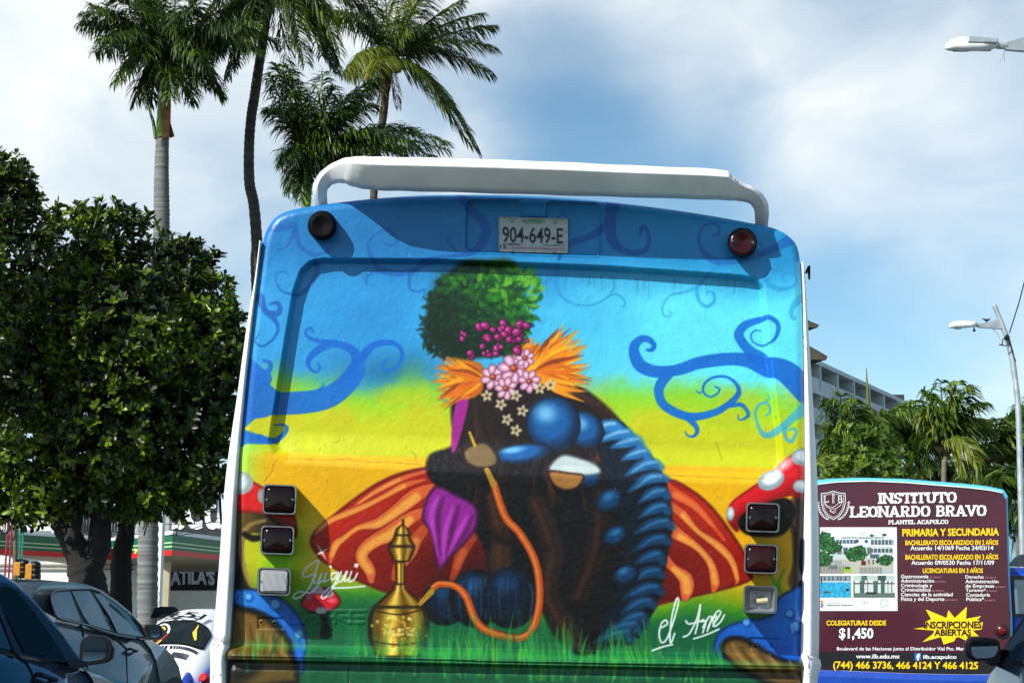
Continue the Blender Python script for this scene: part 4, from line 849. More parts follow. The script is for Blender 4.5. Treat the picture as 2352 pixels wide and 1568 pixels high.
def slab(body, x0, x1, yt, yb, m, sl=0.0, w=.11):
    tot = sum(SL[c][2] for c in body); mb = MB(); X = 0; kk = [0]
    def P(a, b): return RP(x0 + (x1 - x0) * a / tot, yb + (yt - yb) * b + sl * a / tot, .006 + kk[0] * .0001)
    for c in body:
        st, se, adv = SL[c]; cx = X + adv / 2; X += adv
        for pl_ in st:
            for i in range(len(pl_) - 1):
                (a, b), (c_, d) = pl_[i], pl_[i + 1]; dx, dy = c_ - a, d - b; L = math.hypot(dx, dy); dx /= L; dy /= L; kk[0] = (kk[0] + 1) % 7
                wx = w * (1.0 if abs(dy) > .7 else .72); e = .03
                q = [(a - dx * e - dy * wx, b - dy * e + dx * wx), (c_ + dx * e - dy * wx, d + dy * e + dx * wx), (c_ + dx * e + dy * wx, d + dy * e - dx * wx), (a - dx * e + dy * wx, b - dy * e - dx * wx)]
                mb.poly([P(cx + x, min(1, max(0, y))) for x, y in q])
        for (a, b) in se:
            kk[0] = (kk[0] + 1) % 7; y0, y1 = (0, .14) if b == 0 else (.86, 1)
            mb.poly([P(cx + a - .21, y0), P(cx + a + .21, y0), P(cx + a + .21, y1), P(cx + a - .21, y1)])
    return mb.build('lettering', m, b2)
slab('INSTITUTO', 695, 1225, 288, 360, M_w, -8); slab('LEONARDO BRAVO', 503, 1425, 378, 452, M_w, -10); slab('PLANTEL ACAPULCO', 763, 1167, 470, 498, M_w, -3)
T('PRIMARIA Y SECUNDARIA', 857, 1508, 530, 577, M_y, .028, -6)
for yt, yb, n in ((606, 637, '2'), (703, 735, '3')): T('BACHILLERATO ESCOLARIZADO EN %s AÑOS' % n, 878, 1503, yt, yb, M_y, .024, -2)
T('Acuerdo 14/1069 Fecha 24/03/14', 912, 1470, 643, 671, M_w, .014, -1); T('Acuerdo 09/0530 Fecha 17/11/09', 918, 1475, 741, 769, M_w, .014)
T('LICENCIATURAS EN 3 AÑOS', 995, 1400, 794, 824, M_y, .024)
for (b_, x0, x1, yt, yb) in (('Gastronomía', 848, 1033, 836, 860), ('Administración', 847, 1070, 866, 889), ('Criminología y', 848, 1058, 897, 920), ('Criminalistica', 848, 1048, 926, 949), ('Ciencias de la actividad', 848, 1196, 957, 981), ('Física y del Deporte', 849, 1140, 988, 1012),
                             ('Derecho', 1282, 1405, 840, 862), ('Administración', 1282, 1505, 870, 893), ('de Empresas', 1283, 1475, 900, 923), ('Turismo*', 1284, 1418, 930, 951), ('Contaduría', 1287, 1448, 960, 983), ('Pública*', 1288, 1407, 990, 1013)):
    T(b_, x0, x1, yt, yb, M_w, .012)
for (b_, x0, x1, yb) in (('SEG-/024/2011', 1042, 1120, 859), ('SEG-/023/2011', 1074, 1152, 888), ('SEG-/006/2012', 1055, 1138, 949), ('SEG-/005/2012', 1148, 1232, 1012), ('SEP 20081745', 1415, 1490, 861), ('SEP 20081743', 1482, 1550, 924), ('SEP 20081746', 1420, 1494, 952), ('SEP 20081744', 1408, 1483, 1014)):
    T(b_, x0, x1, yb - 10, yb, mat('pink_small_print', (.45, .2, .28), .5), 0)
T('COLEGIATURAS DESDE', 342, 751, 1141, 1180, M_k, .06, k=.004); T('COLEGIATURAS DESDE', 346, 748, 1145, 1177, M_y, .026)
T('$1,450', 426, 666, 1192, 1268, M_k, .045, k=.004); T('$1,450', 431, 662, 1197, 1263, M_w, .03)
star = [(932, 1200), (1030, 1188), (1000, 1160), (1052, 1135), (1015, 1070), (1155, 1128), (1168, 1075), (1210, 1128), (1292, 1052), (1286, 1134), (1388, 1115), (1362, 1140), (1400, 1158), (1390, 1205), (1330, 1212), (1372, 1250), (1290, 1250), (1325, 1300), (1235, 1255), (1218, 1262), (1205, 1285), (1135, 1306), (1118, 1255), (992, 1290), (1066, 1232), (1070, 1212)]
MB().poly([RP(x, y, .005) for x, y in star][::-1]).build('starburst', M_y, b2)
T('INSCRIPCIONES', 1002, 1390, 1152, 1197, M_k, .035, -2, k=.009); T('ABIERTAS', 1072, 1320, 1204, 1245, M_k, .035, k=.009)
T('Boulevard de las Naciones junto al Distribuidor Víal Pto. Marqués', 417, 1338, 1323, 1345, M_w, .014)
T('www.ilb.edu.mx', 545, 840, 1371, 1399, M_w, .02, k=.008); T('ilb.acapulco', 997, 1222, 1376, 1401, M_w, .02, k=.008)
T('(744) 466 3736, 466 4124 Y 466 4125', 392, 1367, 1420, 1466, M_y, .02, 4, k=.008)
MB().poly([RP(x, y, .006) for x, y in ((940, 1363), (984, 1363), (984, 1410), (940, 1410))][::-1]).build('social_media_logo', mat('logo_blue', hexc('1f66c4'), .4, var=.02), b2); T('f', 952, 976, 1371, 1410, M_w, .06, k=.009)
# school crest
cm = MB(); ck = [0]
def pl3(P, w, closed=False):
    Q = list(P) + ([P[0]] if closed else [])
    for i in range(len(Q) - 1):
        (a, b), (c, d) = Q[i], Q[i + 1]; L = math.hypot(c - a, d - b) + 1e-6; nx_, ny_ = -(d - b) / L * w, (c - a) / L * w; ck[0] = (ck[0] + 1) % 9
        cm.poly([RP(a + nx_, b + ny_, .006 + ck[0] * .0001), RP(c + nx_, d + ny_, .006 + ck[0] * .0001), RP(c - nx_, d - ny_, .006 + ck[0] * .0001), RP(a - nx_, b - ny_, .006 + ck[0] * .0001)])
shd = [(312, 290), (350, 288), (393, 275), (436, 288), (472, 290), (474, 350), (462, 400), (436, 440), (393, 466), (350, 440), (324, 400), (312, 350)]
pl3(shd, 2.2, True); pl3([(393 + (x - 393) * .86, 372 + (y - 372) * .86) for x, y in shd], 1.2, True)
pl3([(336, 308), (336, 348), (360, 348), (360, 340)], 2.6); pl3([(330, 308), (342, 308)], 1.6); pl3([(388, 305), (388, 358)], 1.5); pl3([(397, 305), (397, 358)], 1.5); pl3([(384, 303), (401, 303)], 1.6); pl3([(386, 300), (392, 285), (399, 300)], 1.5)
pl3([(428, 308), (428, 348), (446, 348), (452, 338), (446, 328), (428, 328), (444, 328), (449, 318), (444, 308), (426, 308)], 2.4)
pl3([(330, 350), (356, 378), (392, 384), (430, 356), (455, 344), (440, 372), (410, 392), (380, 396), (350, 384)], 1.4, True); pl3([(380, 396), (368, 408), (392, 414), (412, 400)], 1.4); pl3([(376, 414), (396, 424), (410, 414)], 1.3)
for s_ in (-1, 1):
    arc = [(393 + s_ * (104 - 100 * (1 - math.cos(t * 1.4)) * .9), 340 + 128 * math.sin(t * 1.5)) for t in [i / 11 for i in range(12)]]
    pl3(arc, 1.1)
    for i in range(1, 11): (a, b) = arc[i]; pl3([(a, b), (a + 10, b - 9)], 1.9); pl3([(a, b), (a - 9, b - 8)], 1.9)
cm.build('school_crest', M_w, b2)
# photo block: painted print on a fine sheet
PWd, PHt = 258, 281; im = np.ones((PHt, PWd, 3)) * rgb('e4ecec'); py, px = np.mgrid[0:PHt, 0:PWd].astype(float)
nr = np.random.RandomState(5)
def nimg(s, seed):
    g = np.random.RandomState(seed).rand(PHt // s + 3, PWd // s + 3); x = px / s; y = py / s; xi = x.astype(int); yi = y.astype(int); fx = x - xi; fy = y - yi
    return g[yi, xi] * (1 - fx) * (1 - fy) + g[yi, xi + 1] * fx * (1 - fy) + g[yi + 1, xi] * (1 - fx) * fy + g[yi + 1, xi + 1] * fx * fy
na, nb = nimg(12, 1), nimg(4, 2)
def bx(x0, y0, x1, y1, c, a=1):   # in the enlarged view's pixels
    s_ = (slice(max(0, int((y0 - 518) / 2)), int((y1 - 518) / 2)), slice(max(0, int((x0 - 303) / 2)), int((x1 - 303) / 2))); im[s_] = im[s_] * (1 - a) + rgb(c) * a
def tree_(cx, cy, rx, ry):
    m = ((((px * 2 + 303) - cx) / rx) ** 2 + (((py * 2 + 518) - cy) / ry) ** 2 + (nb - .5) * .9) < 1; c = np.where((nb > .5)[..., None], rgb('2c6c2c'), rgb('123a1c')); im[m] = c[m]
bx(303, 520, 797, 832, 'dceaf2'); bx(375, 572, 797, 650, 'cfd8d8'); bx(375, 650, 797, 735, 'b8c2c2')
for x in range(385, 530, 24): bx(x, 602, x + 20, 628, '48606c')
for x in range(645, 795, 24): bx(x, 602, x + 20, 636, '48606c')
for x in range(640, 795, 26): bx(x, 662, x + 20, 688, '3c4c54')
for x in range(380, 640, 40): bx(x, 655, x + 30, 700, '586468')
bx(640, 700, 700, 728, '4c5860'); bx(303, 735, 797, 832, 'b0aca0'); bx(565, 545, 612, 572, 'c4ccd0')
for (cx, cy) in ((552, 610), (613, 612)): m = np.hypot(px * 2 + 303 - cx, py * 2 + 518 - cy) < 11; im[m] = rgb('30404c')
for t_ in ((330, 620, 70, 70), (380, 650, 70, 40), (330, 730, 60, 50), (545, 700, 80, 45), (560, 670, 50, 30), (740, 740, 60, 36), (650, 572, 16, 8), (735, 568, 16, 10)): tree_(*t_)
bx(400, 745, 450, 775, '8c9498'); bx(450, 760, 500, 790, 'a0a4a4'); bx(360, 770, 420, 800, '707c80'); bx(465, 782, 512, 822, '84b414'); bx(470, 785, 506, 798, '28440c'); bx(580, 745, 612, 775, '5c1c28'); bx(628, 735, 636, 768, '1c2430'); bx(655, 735, 663, 768, '1c2430'); bx(700, 800, 790, 825, 'a4acb0')
for x in range(305, 465, 9): bx(x, 776, x + 4, 830, '3c4444')
for x in range(570, 720, 9): bx(x, 786, x + 4, 830, '4c5458')
bx(797, 518, 820, 1080, 'e4ecec'); bx(303, 832, 820, 842, 'eef2f2')
bx(303, 842, 512, 992, '1e8cb8'); m = (py * 2 + 518 > 880) & (px * 2 + 303 < 512) & (py * 2 + 518 < 992) & (nb > .55); im[m] = rgb('3cacd0'); bx(303, 842, 512, 880, '7c8c94'); bx(303, 880, 512, 888, 'b8c4c8')
for x in (310, 330, 360, 385, 420, 440, 470): bx(x, 850, x + 8, 900 if x < 330 else 876, '30303c')
bx(330, 950, 370, 962, '4c3c30'); bx(475, 930, 496, 948, '181c24')
bx(512, 842, 525, 992, 'eef2f2'); bx(525, 842, 803, 992, '405c58'); bx(525, 842, 803, 880, 'a8c0b8'); bx(690, 842, 745, 885, '3c4c4c'); bx(580, 842, 620, 880, '50605c')
for x in (535, 550, 600, 625, 640, 690, 735, 760, 785): bx(x, 900, x + 20, 975, 'c4ccc8'); bx(x + 4, 886, x + 16, 902, '7c5c4c'); bx(x + 3, 876, x + 17, 890, 'e4e8e4')
bx(525, 960, 803, 992, '586860'); bx(610, 955, 680, 968, '1c2424')
bx(303, 992, 820, 1080, 'e4ecec')
for i, c in enumerate(('d8402c', 'e8a020', '3c9c50', '2c70b8', '9c3c94')): m = np.hypot(px * 2 + 303 - (316 + (i % 2) * 8 - 4), py * 2 + 518 - (1015 + i * 9)) < 8; im[m] = rgb(c)
m = np.abs(np.hypot(px * 2 + 303 - 731, py * 2 + 518 - 1028) - 25) < 4; im[m] = rgb('a8b4b4'); m = np.hypot(px * 2 + 303 - 731, py * 2 + 518 - 1028) < 15; im[m & (nb > .5)] = rgb('b4bebe')
pv = MB()
for j in range(PHt + 1):
    for i in range(PWd + 1): pv.v.append(tuple(RP(303 + i * 2 + (j * 2 / 562) * 6 * (i / PWd), 518 + j * 2, .005)))
for j in range(PHt):
    for i in range(PWd): a = j * (PWd + 1) + i; pv.f.append((a + PWd + 1, a + PWd + 2, a + 1, a))
M_photo = bpy.data.materials.new('photo_print'); M_photo.use_nodes = True
a_ = M_photo.node_tree.nodes.new('ShaderNodeAttribute'); a_.attribute_name = 'paint'; M_photo.node_tree.links.new(a_.outputs['Color'], M_photo.node_tree.nodes['Principled BSDF'].inputs['Base Color']); M_photo.node_tree.nodes['Principled BSDF'].inputs['Roughness'].default_value = .4
po = pv.build('photo_block', M_photo, b2, label='printed photos of a white school building, a pool and a kitchen')
ca = po.data.color_attributes.new('paint', 'FLOAT_COLOR', 'CORNER'); lin = np.where(im <= .04045, im / 12.92, ((im + .055) / 1.055) ** 2.4) * .95
ca.data.foreach_set('color', np.repeat(np.concatenate([lin.reshape(-1, 3), np.ones((PWd * PHt, 1))], 1), 4, 0).ravel().astype(np.float32))
T('INSTITUTO LEONARDO BRAVO', 452, 735, 582, 594, M_k, .0, k=.008); T('Secretaría de', 353, 430, 1019, 1029, mat('grey_print', (.2, .2, .2), .5), 0, k=.008); T('Educación Guerrero', 353, 525, 1034, 1047, M_k, .01, k=.008); T('S E P', 583, 628, 1015, 1032, mat('grey_print_2', (.2, .2, .2), .5), 0, k=.008)
for (x, y, lb) in ((1525, 1212, 'round red tail lamp low on the right corner'),):
    def rg(r, k, n=20): return [RP(x + r * math.cos(6.283 * i / n), y + r * math.sin(6.283 * i / n), k) for i in range(n)][::-1]
    l_ = MB().loft([rg(44, .0), rg(44, .03), rg(34, .035)][::1]).build('tail_lamp', M_k, b2, label=lb); MB().loft([rg(33, .036), rg(26, .05), rg(8, .056)]).build('lens', mat('tail_lens', (.12, .004, .006), .2), l_, smooth=True)

# blue bus side seen past it
b3 = empty('blue_bus', (at(2335, 1430, 23).x, 23, 0), 'blue bus with a black framed window at the right edge, ahead of the silver car', 'bus')
M_b3 = mat('blue_bus_paint', hexc('1a50c8', .8), .35, var=.08)
def quad_box(x0, y0, x1, y1, Y, d, f=cR):
    a = at(*f(x0, y0), Y); b = at(*f(x1, y1), Y); return ((a.x, Y, b.z), (b.x, Y + d, a.z))
MB().box(*quad_box(1583, 825, 1900, 1300, 23, 6)).build('body', M_b3, b3, bevel=.04)
w_ = MB(); 
for (a, b, c, d) in ((1590, 845, 1800, 868), (1590, 868, 1612, 1120), (1612, 1100, 1800, 1120)): w_.box(*quad_box(a, b, c, d, 22.96, .06))
w_.build('window_frame', M_k, b3); MB().box(*quad_box(1611, 867, 1800, 1101, 22.985, .03)).build('window', mat('dusty_window', (.35, .4, .42), .15), b3)
MB().box(*quad_box(1611, 935, 1640, 1101, 22.975, .01)).build('door_panel', M_w, b3)
MB().box(*quad_box(1585, 790, 1900, 824, 23.05, 6)).build('roof', M_busblue, b3)
sg = MB().prism([at(*cR(x, y), 21.5) for x, y in ((1590, 765), (1640, 712), (1665, 700), (1800, 702), (1800, 790), (1668, 780), (1592, 778))], (0, .12, 0)).build('sun_visor', mat('visor_grey', (.16, .17, .17), .5), b3)

# ------------------------------------------------------------------ cars
def carpaint(n, c, m=.4): return mat(n, c, .28, metal=m, coat=1, var=.05, scale=1)
M_glass = mat('tinted_glass', (.008, .012, .013), .05, spec=.45, var=.1, scale=1)
M_gl2 = mat('grey_window_glass', (.10, .14, .15), .05, spec=.8, var=.3, scale=1.5)
M_mir = mat('mirror_glass', (.42, .58, .60), .03, metal=1, var=.02)
M_trim = mat('black_trim', (.006, .006, .007), .4, spec=.2); M_tyre = mat('tyre', (.02, .02, .02), .85)
class Plane:
    def __init__(s, u, v, Y, deg):
        s.p = at(u, v, Y); t = math.radians(deg); s.h = Vector((math.sin(t), math.cos(t), 0)); s.n = Vector((-math.cos(t), math.sin(t), 0))
    def __call__(s, x, y, w=0.0, f=cL, zb=None, tum=.0):
        u, v = f(x, y); d = ray(u, v); o = Vector((0, 0, EYE)); t = (s.p - o).dot(s.n) / d.dot(s.n); q = o + d * t
        return q + s.n * (w + (tum * max(0, q.z - zb) if zb is not None else 0))
def extrude_car(pl_, prof, width, m, nm, root, zb=None, tum=0, f=cL, crown=.04, smooth=True):
    rings = []
    c = None
    for w, k in ((.0, .0), (.03, 0), (.10, 1), (width * .3, 1), (width * .5, 1), (width * .7, 1), (width - .1, 1), (width - .03, 0), (width, 0)):
        r = []
        base = [pl_(x, y, 0, f) for x, y in prof]; zm = min(p.z for p in base); zM = max(p.z for p in base)
        for p in base:
            g = (p.z - zm) / (zM - zm + 1e-6); t_ = tum * max(0, p.z - (zb if zb is not None else 1e9))
            ww = min(max(w, t_), width - t_) if t_ > 0 else w
            dz = 0
            if w in (0.0, width): dz = -.02 * g
            else: dz = (crown * g * math.sin(math.pi * w / width)) if k else 0
            r.append(p + pl_.n * ww + Vector((0, 0, dz)))
        rings.append(r)
    return MB().loft(rings).build(nm, m, root, smooth=smooth)
def wheel(root, c, ax, r, w=.22):
    a = ax.orthogonal().normalized(); b = ax.cross(a)
    def ring(rr, k): return [c + ax * k + (a * math.cos(6.283 * i / 24) + b * math.sin(6.283 * i / 24)) * rr for i in range(24)]
    wh = MB().loft([ring(r * .62, 0), ring(r * .92, -.01), ring(r, .03), ring(r, w), ring(r * .9, w + .02)]).build('wheel', M_tyre, root)
    MB().loft([ring(r * .62, -.004), ring(r * .5, .03), ring(r * .15, .0)]).build('rim', M_chrome, wh)
# -- grey people carrier ahead
P2 = Plane(100, 1440, 15.2, 13)
g2 = empty('grey_suv', tuple(P2(700, 1500) * 1), 'dark grey-green SUV with chrome window line, between the nearest car and the white beetle', 'car'); g2.location.z = 0
M_g2 = carpaint('dark_teal_paint', (.030, .052, .062), .35)
body2 = [(230, 1000), (300, 1075), (415, 1140), (560, 1167), (690, 1217), (790, 1245), (960, 1268), (1040, 1282), (1110, 1320), (1165, 1375), (1205, 1450), (1230, 1560), (1240, 1700), (1240, 2000), (260, 2200), (225, 1500)]
extrude_car(P2, body2, 1.8, M_g2, 'body', g2, crown=.06)
green2 = [(250, 1090), (262, 1000), (300, 935), (360, 905), (450, 893), (560, 893), (660, 910), (750, 950), (830, 1012), (905, 1090), (965, 1180), (1010, 1270), (790, 1262), (560, 1180), (400, 1150)]
zb2 = P2(600, 1190).z
extrude_car(P2, green2, 1.8, M_g2, 'roof', g2, zb=zb2, tum=.28, crown=.05)
def pane(pl_, pts, m, nm, root, zb, tum, w=-.012, f=cL, th=.01):
    q = [pl_(x, y, w, f, zb, tum) for x, y in pts]; return MB().prism(q, pl_.n * th).build(nm, m, root)
DL = [(383, 1105), (378, 1040), (384, 990), (400, 962), (430, 948), (530, 938), (660, 935), (725, 955), (810, 1020), (890, 1100), (945, 1185), (985, 1275), (900, 1258), (780, 1240), (600, 1180), (540, 1162), (400, 1130)]
pane(P2, DL, M_trim, 'window_surround', g2, zb2, .28, -.010)
pane(P2, [(390, 1100), (387, 1045), (392, 990), (408, 966), (440, 954), (522, 948), (548, 1155), (402, 1124)], M_gl2, 'window', g2, zb2, .28, -.016)
pane(P2, [(536, 948), (655, 945), (700, 1060), (738, 1214), (600, 1172), (572, 1110)], M_gl2, 'window', g2, zb2, .28, -.016)
pane(P2, [(682, 962), (725, 968), (805, 1034), (880, 1110), (925, 1190), (955, 1252), (900, 1250), (785, 1230), (750, 1120)], M_gl2, 'window', g2, zb2, .28, -.016)
q = [P2(x, y, -.02, cL, zb2, .28) for x, y in ((400, 1132), (383, 1105), (378, 1040), (384, 985), (402, 957), (432, 943), (530, 934), (660, 931), (725, 951))]; MB().tube(q, .011, 6).build('chrome_strip', M_chrome, g2)
q = [P2(x, y, -.018) for x, y in ((400, 1137), (540, 1167), (600, 1184), (700, 1220), (785, 1245), (900, 1262))]; MB().tube(q, .011, 6).build('chrome_strip', M_chrome, g2)
def mirror(pl_, outl, glass, root, y_off, depth, f=cL, ox=0.0):
    # housing faces back towards the viewer; set off from the body side
    c = pl_(*outl[0], 0, f); Ym = c.y + y_off
    o_ = [at(*f(x, y), Ym) for x, y in outl]; cen = sum(o_, Vector()) / len(o_)
    r = [[cen + (p - cen) * .97 for p in o_], [cen + (p - cen) * 1.0 + Vector((0, .02, 0)) for p in o_], [cen + (p - cen) * .96 + Vector((0, depth * .5, 0)) for p in o_], [cen + (p - cen) * .75 + Vector((0, depth * .85, 0)) for p in o_], [cen + (p - cen) * .35 + Vector((0, depth, 0)) for p in o_]]
    h = MB().loft(r[::-1]).build('mirror', M_trim, root, smooth=False, bevel=.008)
    g_ = [at(*f(x, y), Ym - .004) for x, y in glass]; MB().prism(g_, (0, .003, 0)).build('mirror_glass', M_mir, h); return h
mirror(P2, [(972, 1172), (1040, 1168), (1080, 1180), (1094, 1215), (1085, 1258), (1050, 1275), (985, 1262), (968, 1210)], [(1020, 1182), (1072, 1186), (1084, 1215), (1076, 1250), (1045, 1262), (1018, 1255), (1010, 1215)], g2, 2.6, .14)
for (x0, x1, y) in ((862, 908, 1345),):
    a, b = P2(x0, y - 8, -.03), P2(x1, y + 6, -.03); MB().tube([a + P2.n * .03, a, b, b + P2.n * .03], .014, 6).build('door_handle', M_trim, g2)
sm_ = MB()
for pts in ([(548, 1165), (575, 1300), (600, 1560), (600, 1650)], [(738, 1225), (850, 1330), (858, 1560), (858, 1700)], [(962, 1275), (1015, 1340), (1050, 1420), (1075, 1560)]): sm_.tube([P2(x, y, -.002) for x, y in pts], .005, 4)
sm_.build('door_seams', M_trim, g2, kind='stuff')
cw = P2(1130, 1700, .05); cw.z = .34; wheel(g2, cw + P2.h * .15, P2.n, .34); wheel(g2, cw - P2.h * 2.6, P2.n, .34)
ar = [cw + P2.h * .15 - P2.n * .055 + P2.h * .40 * math.cos(a) + Vector((0, 0, .40 * math.sin(a))) for a in [math.pi * k / 12 for k in range(13)]]
MB().poly(ar).build('wheel_arch', M_trim, g2)
# -- nearest dark car
P1 = Plane(0, 1480, 8.0, 8)
g1 = empty('black_suv', (P1(200, 1500).x, P1(200, 1500).y, 0), 'blue-black car in the bottom left corner with a big black wing mirror', 'car')
M_g1 = carpaint('blue_black_paint', (.012, .018, .030), .3)
body1 = [(-700, 1180), (-200, 1280), (0, 1345), (110, 1372), (300, 1405), (490, 1445), (580, 1470), (690, 1510), (790, 1560), (900, 1640), (940, 2000), (900, 2600), (-700, 3200)]
extrude_car(P1, body1, 1.8, M_g1, 'body', g1, crown=.05)
green1 = [(-700, 1250), (-650, 900), (-500, 790), (-250, 770), (0, 795), (60, 808), (140, 842), (205, 885), (290, 990), (430, 1190), (540, 1400), (560, 1470), (300, 1425), (0, 1370)]
zb1 = P1(110, 1390).z
extrude_car(P1, green1, 1.8, M_g1, 'roof', g1, zb=zb1, tum=.22, crown=.03)
pane(P1, [(-640, 1230), (-560, 900), (-300, 850), (0, 872), (130, 892), (200, 930), (310, 1060), (430, 1240), (520, 1430), (300, 1412), (110, 1370), (0, 1352)], M_trim, 'window_surround', g1, zb1, .22, -.012)
pane(P1, [(20, 950), (60, 925), (130, 915), (178, 945), (270, 1090), (370, 1290), (420, 1405), (300, 1392), (152, 1362)], mat('dark_window', (.005, .007, .007), .10, spec=.03), 'window', g1, zb1, .22, -.018)
pane(P1, [(-600, 1190), (-530, 930), (-300, 880), (-20, 900), (70, 1345), (0, 1330), (-300, 1270)], M_glass, 'window', g1, zb1, .22, -.018)
pane(P1, [(-10, 900), (15, 900), (118, 1372), (75, 1360)], M_trim, 'door_pillar', g1, zb1, .22, -.024)
mirror(P1, [(535, 1300), (552, 1262), (590, 1238), (690, 1245), (738, 1275), (760, 1330), (752, 1400), (715, 1430), (600, 1448), (540, 1442), (530, 1380)], [(566, 1275), (600, 1256), (680, 1262), (712, 1290), (722, 1340), (712, 1390), (685, 1408), (600, 1420), (558, 1416), (556, 1340)], g1, 1.55, .16)
mf = [P1(x, y, -.02) for x, y in ((430, 1420), (500, 1398), (570, 1440), (560, 1460), (450, 1452))]; MB().prism(mf, P1.n * .12).build('mirror_foot', M_trim, g1)
a, b = P1(240, 1510, -.03), P1(345, 1545, -.03); MB().tube([a + P1.n * .03, a, b, b + P1.n * .03], .014, 6).build('door_handle', M_trim, g1)
sm_ = MB(); sm_.tube([P1(x, y, -.003) for x, y in ((110, 1375), (180, 1430), (215, 1500), (235, 1600))], .004, 4); sm_.tube([P1(x, y, -.003) for x, y in ((560, 1470), (610, 1530), (640, 1600))], .004, 4); sm_.build('door_seams', M_trim, g1, kind='stuff')
cw = P1(0, 1500, .05); cw.z = .34
for k in (-1.2, 1.7): wheel(g1, cw + P1.h * k, P1.n, .34)
# -- car on the right edge
P3 = Plane(2290, 1500, 8.6, -6)
g3 = empty('silver_car', (P3(1600, 1500, 0, cR).x, P3(1600, 1500, 0, cR).y, 0), 'silver car cut off by the right edge, black mirror in front of the maroon bus', 'car')
M_g3 = carpaint('silver_purple_paint', (.22, .20, .24), .6)
P3.n = -P3.n
body3 = [(1560, 1368), (1500, 1420), (1450, 1480), (1415, 1568), (1400, 1700), (1400, 2600), (2300, 2600), (2300, 1250), (1900, 1300), (1700, 1340)]
extrude_car(P3, body3, 1.7, M_g3, 'body', g3, f=cR)
green3 = [(1470, 1450), (1530, 1330), (1600, 1180), (1680, 1010), (1760, 880), (1850, 800), (2200, 780), (2300, 1300), (1700, 1380)]
zb3 = P3(1600, 1380, 0, cR).z
extrude_car(P3, green3, 1.7, M_trim, 'roof', g3, zb=zb3, tum=.2, f=cR)
pane(P3, [(1570, 1330), (1600, 1260), (1640, 1170), (1700, 1060), (1800, 930), (2100, 900), (2200, 1260), (1700, 1330), (1590, 1350)], M_gl2, 'window', g3, zb3, .2, -.016, cR)
pane(P3, [(1592, 1420), (1600, 1370), (1640, 1300), (1700, 1262), (1700, 1400), (1650, 1420)], M_glass, 'quarter_window', g3, zb3, .2, -.02, cR)
o3 = [(1290, 1300), (1310, 1262), (1400, 1252), (1490, 1262), (1522, 1290), (1528, 1350), (1505, 1395), (1450, 1415), (1350, 1418), (1310, 1395), (1292, 1350)]
mirror(P3, o3, [(1318, 1300), (1340, 1278), (1480, 1282), (1500, 1300), (1502, 1345), (1480, 1385), (1440, 1398), (1360, 1400), (1328, 1375)], g3, 1.0, .15, cR)
mf = [P3(x, y, -.02, cR) for x, y in ((1500, 1390), (1545, 1340), (1540, 1420), (1480, 1450), (1430, 1425))]; MB().prism(mf, P3.n * .1).build('mirror_foot', M_trim, g3)
cw = P3(1700, 1600, .05, cR); cw.z = .33
for k in (.6, -2.0): wheel(g3, cw + P3.h * k, P3.n, .33)

# -- white beetle taxi with blue wings
bt = empty('beetle_taxi', (-4.62, 21, 0), 'white beetle taxi with blue wings and the number 2451 on its roof', 'car')
BC = Vector((at(366, 1400, 21).x, 21.0, 0)); ba = math.radians(-7)
bX = Vector((math.cos(ba), math.sin(ba), 0)); bY = Vector((-math.sin(ba), math.cos(ba), 0))
sty = [(0, .46, .30, .30), (.05, .60, .42, .32), (.13, .75, .49, .34), (.25, .88, .56, .36), (.39, .99, .61, .38), (.52, 1.10, .64, .40), (.70, 1.25, .66, .41), (.86, 1.365, .67, .42), (1.0, 1.43, .672, .43), (1.15, 1.48, .675, .44), (1.5, 1.545, .68, .45), (1.9, 1.56, .68, .45), (2.25, 1.50, .67, .45), (2.5, 1.38, .66, .45), (2.75, 1.10, .64, .45), (2.95, .92, .60, .45), (3.4, .85, .52, .42), (3.8, .70, .42, .38), (4.0, .5, .3, .35)]
Ys = [s_[0] for s_ in sty]
def beetle(y, a, off=0.0):   # y along the car from the tail, a = 0..pi across the section
    H = float(np.interp(y, Ys, [s_[1] for s_ in sty])); Wd = float(np.interp(y, Ys, [s_[2] for s_ in sty])); zb = float(np.interp(y, Ys, [s_[3] for s_ in sty]))
    c, s_ = math.cos(a), math.sin(a); e = .72
    x = -math.copysign(abs(c) ** e, c) * (Wd + off); z = zb + abs(s_) ** e * (H + off - zb)
    if off: y = y - off * .8
    return BC + bX * x + bY * y + Vector((0, 0, z))
M_bw = mat('beetle_white', (.78, .79, .80), .3, var=.03, coat=.5); M_bb = mat('beetle_blue', hexc('1846c0', .7), .3, var=.05, coat=.5)
SYS = [i * .08 for i in range(51)]
MB().loft([[beetle(y, math.pi * k / 28) for k in range(29)] for y in SYS], True, True).build('body', M_bw, bt, smooth=True)
def patch(y0f, y1f, a0, a1, off, nm, m, root, ny=10, na=18):
    rows = []
    for j in range(ny + 1):
        row = []
        for i in range(na + 1):
            t = i / na; a = a0 + (a1 - a0) * t; y0, y1 = y0f(2 * t - 1), y1f(2 * t - 1); row.append(beetle(y0 + (y1 - y0) * j / ny, a, off))
        rows.append(row)
    return MB().loft(rows, False, False).build(nm, m, root, smooth=True)
D2R = math.pi / 180
rw = patch(lambda t: .47 + .06 * abs(t) ** 6, lambda t: .90 - .10 * abs(t) ** 4, 50 * D2R, 130 * D2R, .008, 'rear_window_frame', M_trim, bt)
rg_ = patch(lambda t: .49 + .05 * abs(t) ** 6, lambda t: .88 - .09 * abs(t) ** 4, 52 * D2R, 128 * D2R, .013, 'rear_window', M_glass, bt)
